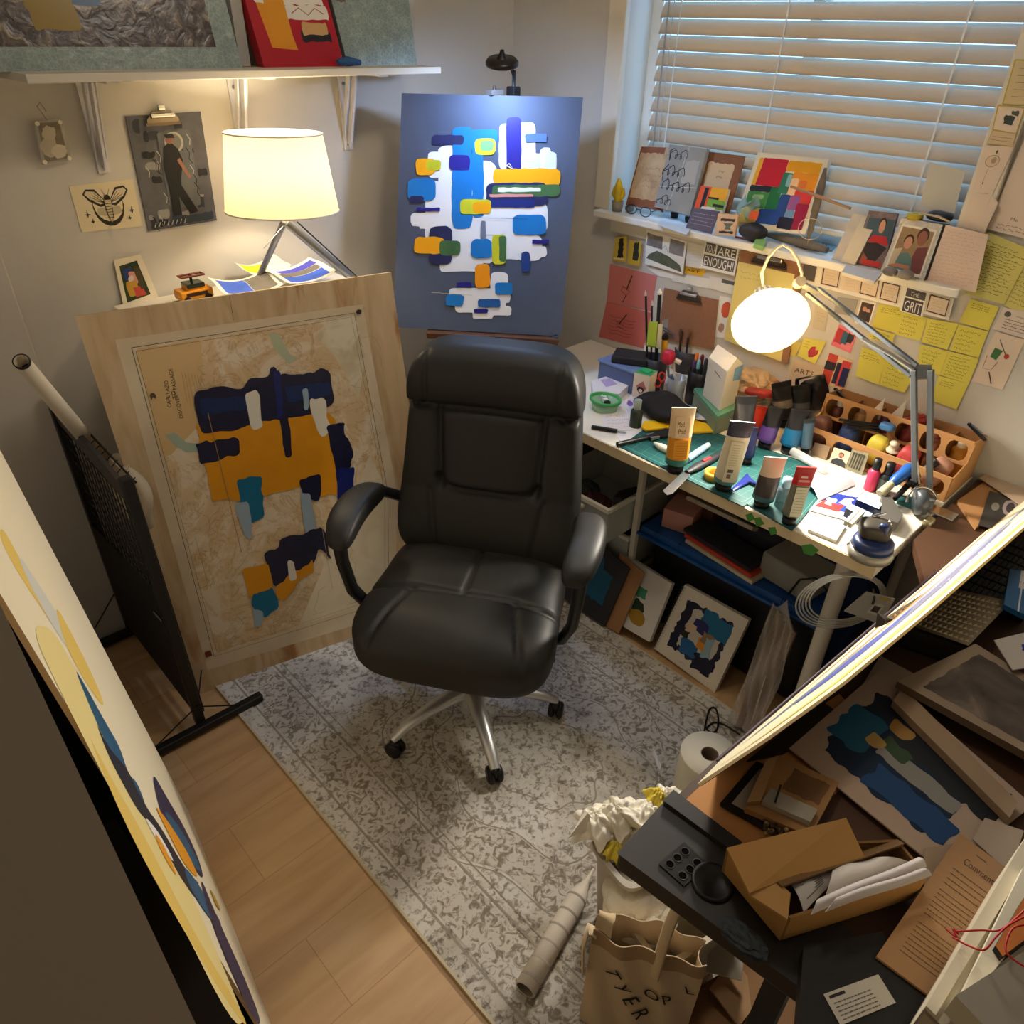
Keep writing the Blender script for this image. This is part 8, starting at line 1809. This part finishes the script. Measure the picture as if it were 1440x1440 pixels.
# printed kraft sheet
def d_com(S):
    S.text('Comments', .30, .17, .62, (74, 54, 38), .05); S.line([(.42, .06), (.62, .06)], .0012, (80, 60, 40))
    S.print_(.22, .22, .9, .38, 4, (110, 84, 58), w_=.0016, seed=3); S.print_(.22, .40, .9, .62, 7, (110, 84, 58), w_=.0012, seed=4); S.print_(.22, .66, .9, .9, 8, (112, 86, 60), w_=.0012, seed=5)
d2flat('printed_form', 'brown kraft sheet with dense printing and a heading on the second desk', 'paper', ((1350, 1172), (1420, 1224), (1320, 1410), (1232, 1345)), M((176, 136, 96), .8), .004, d_com, dz=.03)
# black case with white label
m_ = MB(); q = [Z(*p, D2+.03) for p in ((1130, 1330), (1240, 1310), (1330, 1430), (1120, 1470))]
t = thing('black_case', 'black case with a white printed label before the cardboard box', 'case', (q[0]+q[2])/2); part(MB().prism(list(reversed(q)), (0, 0, -.028), M((22, 21, 22), .5)), 'case_body', t, bevel=.004)
S = Sheet([Z(*p, D2+.0315) for p in ((1158, 1398), (1235, 1370), (1260, 1410), (1182, 1442))], M((206, 200, 188), .6), .0006); S.text('Heather', .08, .22, .3, (40, 38, 36), .12) if False else S.rect(.06, .1, .34, .2, (40, 38, 36)); S.print_(.08, .3, .75, .95, 5, (110, 104, 96), w_=.0012, seed=8); part(S.mb, 'label', t)
crumple('dark_cloth', 'dark bluish cloth scraps between the tray and the box', Z(1046, 1320, D2+.02), (.016, .03, .008), (40, 48, 54), 9, 'cloth', None, 10, None, .25)
d2flat('white_sheet', 'white paper corner peeking from under the printed form', 'paper', ((1385, 1150), (1440, 1168), (1420, 1228), (1368, 1180)), M((190, 172, 152), .8), .002, dz=.02)
d2flat('torn_paper', 'torn pale paper between the box papers and the blot painting', 'paper', ((1300, 1192), (1345, 1186), (1336, 1250), (1300, 1262)), M((176, 152, 126), .8), .002, dz=.016)
# white tray with books and red threads, close to the viewer
zr = D2+.16
t = thing('white_tray', 'white tray with a raised edge at the lower right frame corner', 'tray', Z(1400, 1400, D2))
Wp = M((224, 214, 190), .5)
wq = [Z(*p, zr) for p in ((1445, 1172), (1300, 1418), (1400, 1520), (1560, 1300))]
part(MB().prism(list(reversed(wq)), (0, 0, -.006), Wp), 'tray_floor', t)
part(MB().prism([wq[0], wq[1], wq[1]+(wq[2]-wq[1])*.14, wq[0]+(wq[3]-wq[0])*.14], (0, 0, .006), Wp), 'rim', t)
part(MB().prism([wq[0], wq[1], wq[1]+V((0, 0, -.15)), wq[0]+V((0, 0, -.15))], (wq[2]-wq[1])*.05, Wp), 'side_wall', t, bevel=.001); part(MB().prism([wq[1], wq[2], wq[2]+V((0, 0, -.15)), wq[1]+V((0, 0, -.15))], (wq[0]-wq[1])*.03, M((190, 180, 160), .5)), 'front_wall', t)
q = [Z(*p, zr+.045) for p in ((1440, 1338), (1344, 1400), (1420, 1480), (1520, 1420))]; m_ = MB().prism(list(reversed(q)), (0, 0, -.036), M((150, 142, 128), .6), M((214, 206, 184), .7)); solo(m_, 'notebook', 'grey-covered notebook lying in the white tray', 'notebook')
q = [Z(*p, zr+.02) for p in ((1440, 1218), (1352, 1398), (1376, 1392), (1480, 1262))]; m_ = MB().prism(list(reversed(q)), (0, 0, -.018), M((232, 226, 204), .7)); solo(m_, 'paper_stack', 'white page block along the tray edge', 'paper')
q = [Z(*p, zr+.03) for p in ((1440, 1262), (1400, 1330), (1410, 1345), (1470, 1300))]; m_ = MB().prism(list(reversed(q)), (0, 0, -.025), M((196, 116, 50), .7), M((30, 26, 24), .7)); solo(m_, 'orange_book', 'orange and dark book at the right frame edge in the tray', 'book')
def thread(pts_, label):
    P_ = [Z(a, b_, zr+c_) for a, b_, c_ in pts_]; sm = []
    for i in range(len(P_)-1):
        p0_, p1_, p2_, p3_ = P_[max(i-1, 0)], P_[i], P_[i+1], P_[min(i+2, len(P_)-1)]
        for k in range(6):
            q_ = k/6; sm.append(.5*((2*p1_)+(p2_-p0_)*q_+(2*p0_-5*p1_+4*p2_-p3_)*q_*q_+(3*p1_-p0_-3*p2_+p3_)*q_**3))
    solo(MB().tube(sm, .0011, M((196, 30, 34), .5), 6), 'red_thread', label, 'thread', 'red threads on the tray')
thread([(1344, 1310, .02), (1380, 1308, .04), (1405, 1308, .05), (1430, 1290, .05), (1450, 1270, .05)], 'upper red thread running flat to the tray edge tip'); thread([(1340, 1318, .01), (1362, 1330, .03), (1384, 1336, .05), (1400, 1318, .055), (1420, 1300, .055), (1450, 1285, .05)], 'red thread sagging in a low loop over the page block')
thread([(1450, 1300, .055), (1425, 1305, .06), (1414, 1330, .06), (1420, 1345, .06), (1445, 1362, .06)], 'red thread dropping over the grey notebook'); thread([(1330, 1306, .015), (1345, 1318, .02), (1340, 1306, .02), (1350, 1316, .02)], 'short tangled red thread end beyond the tray rim')
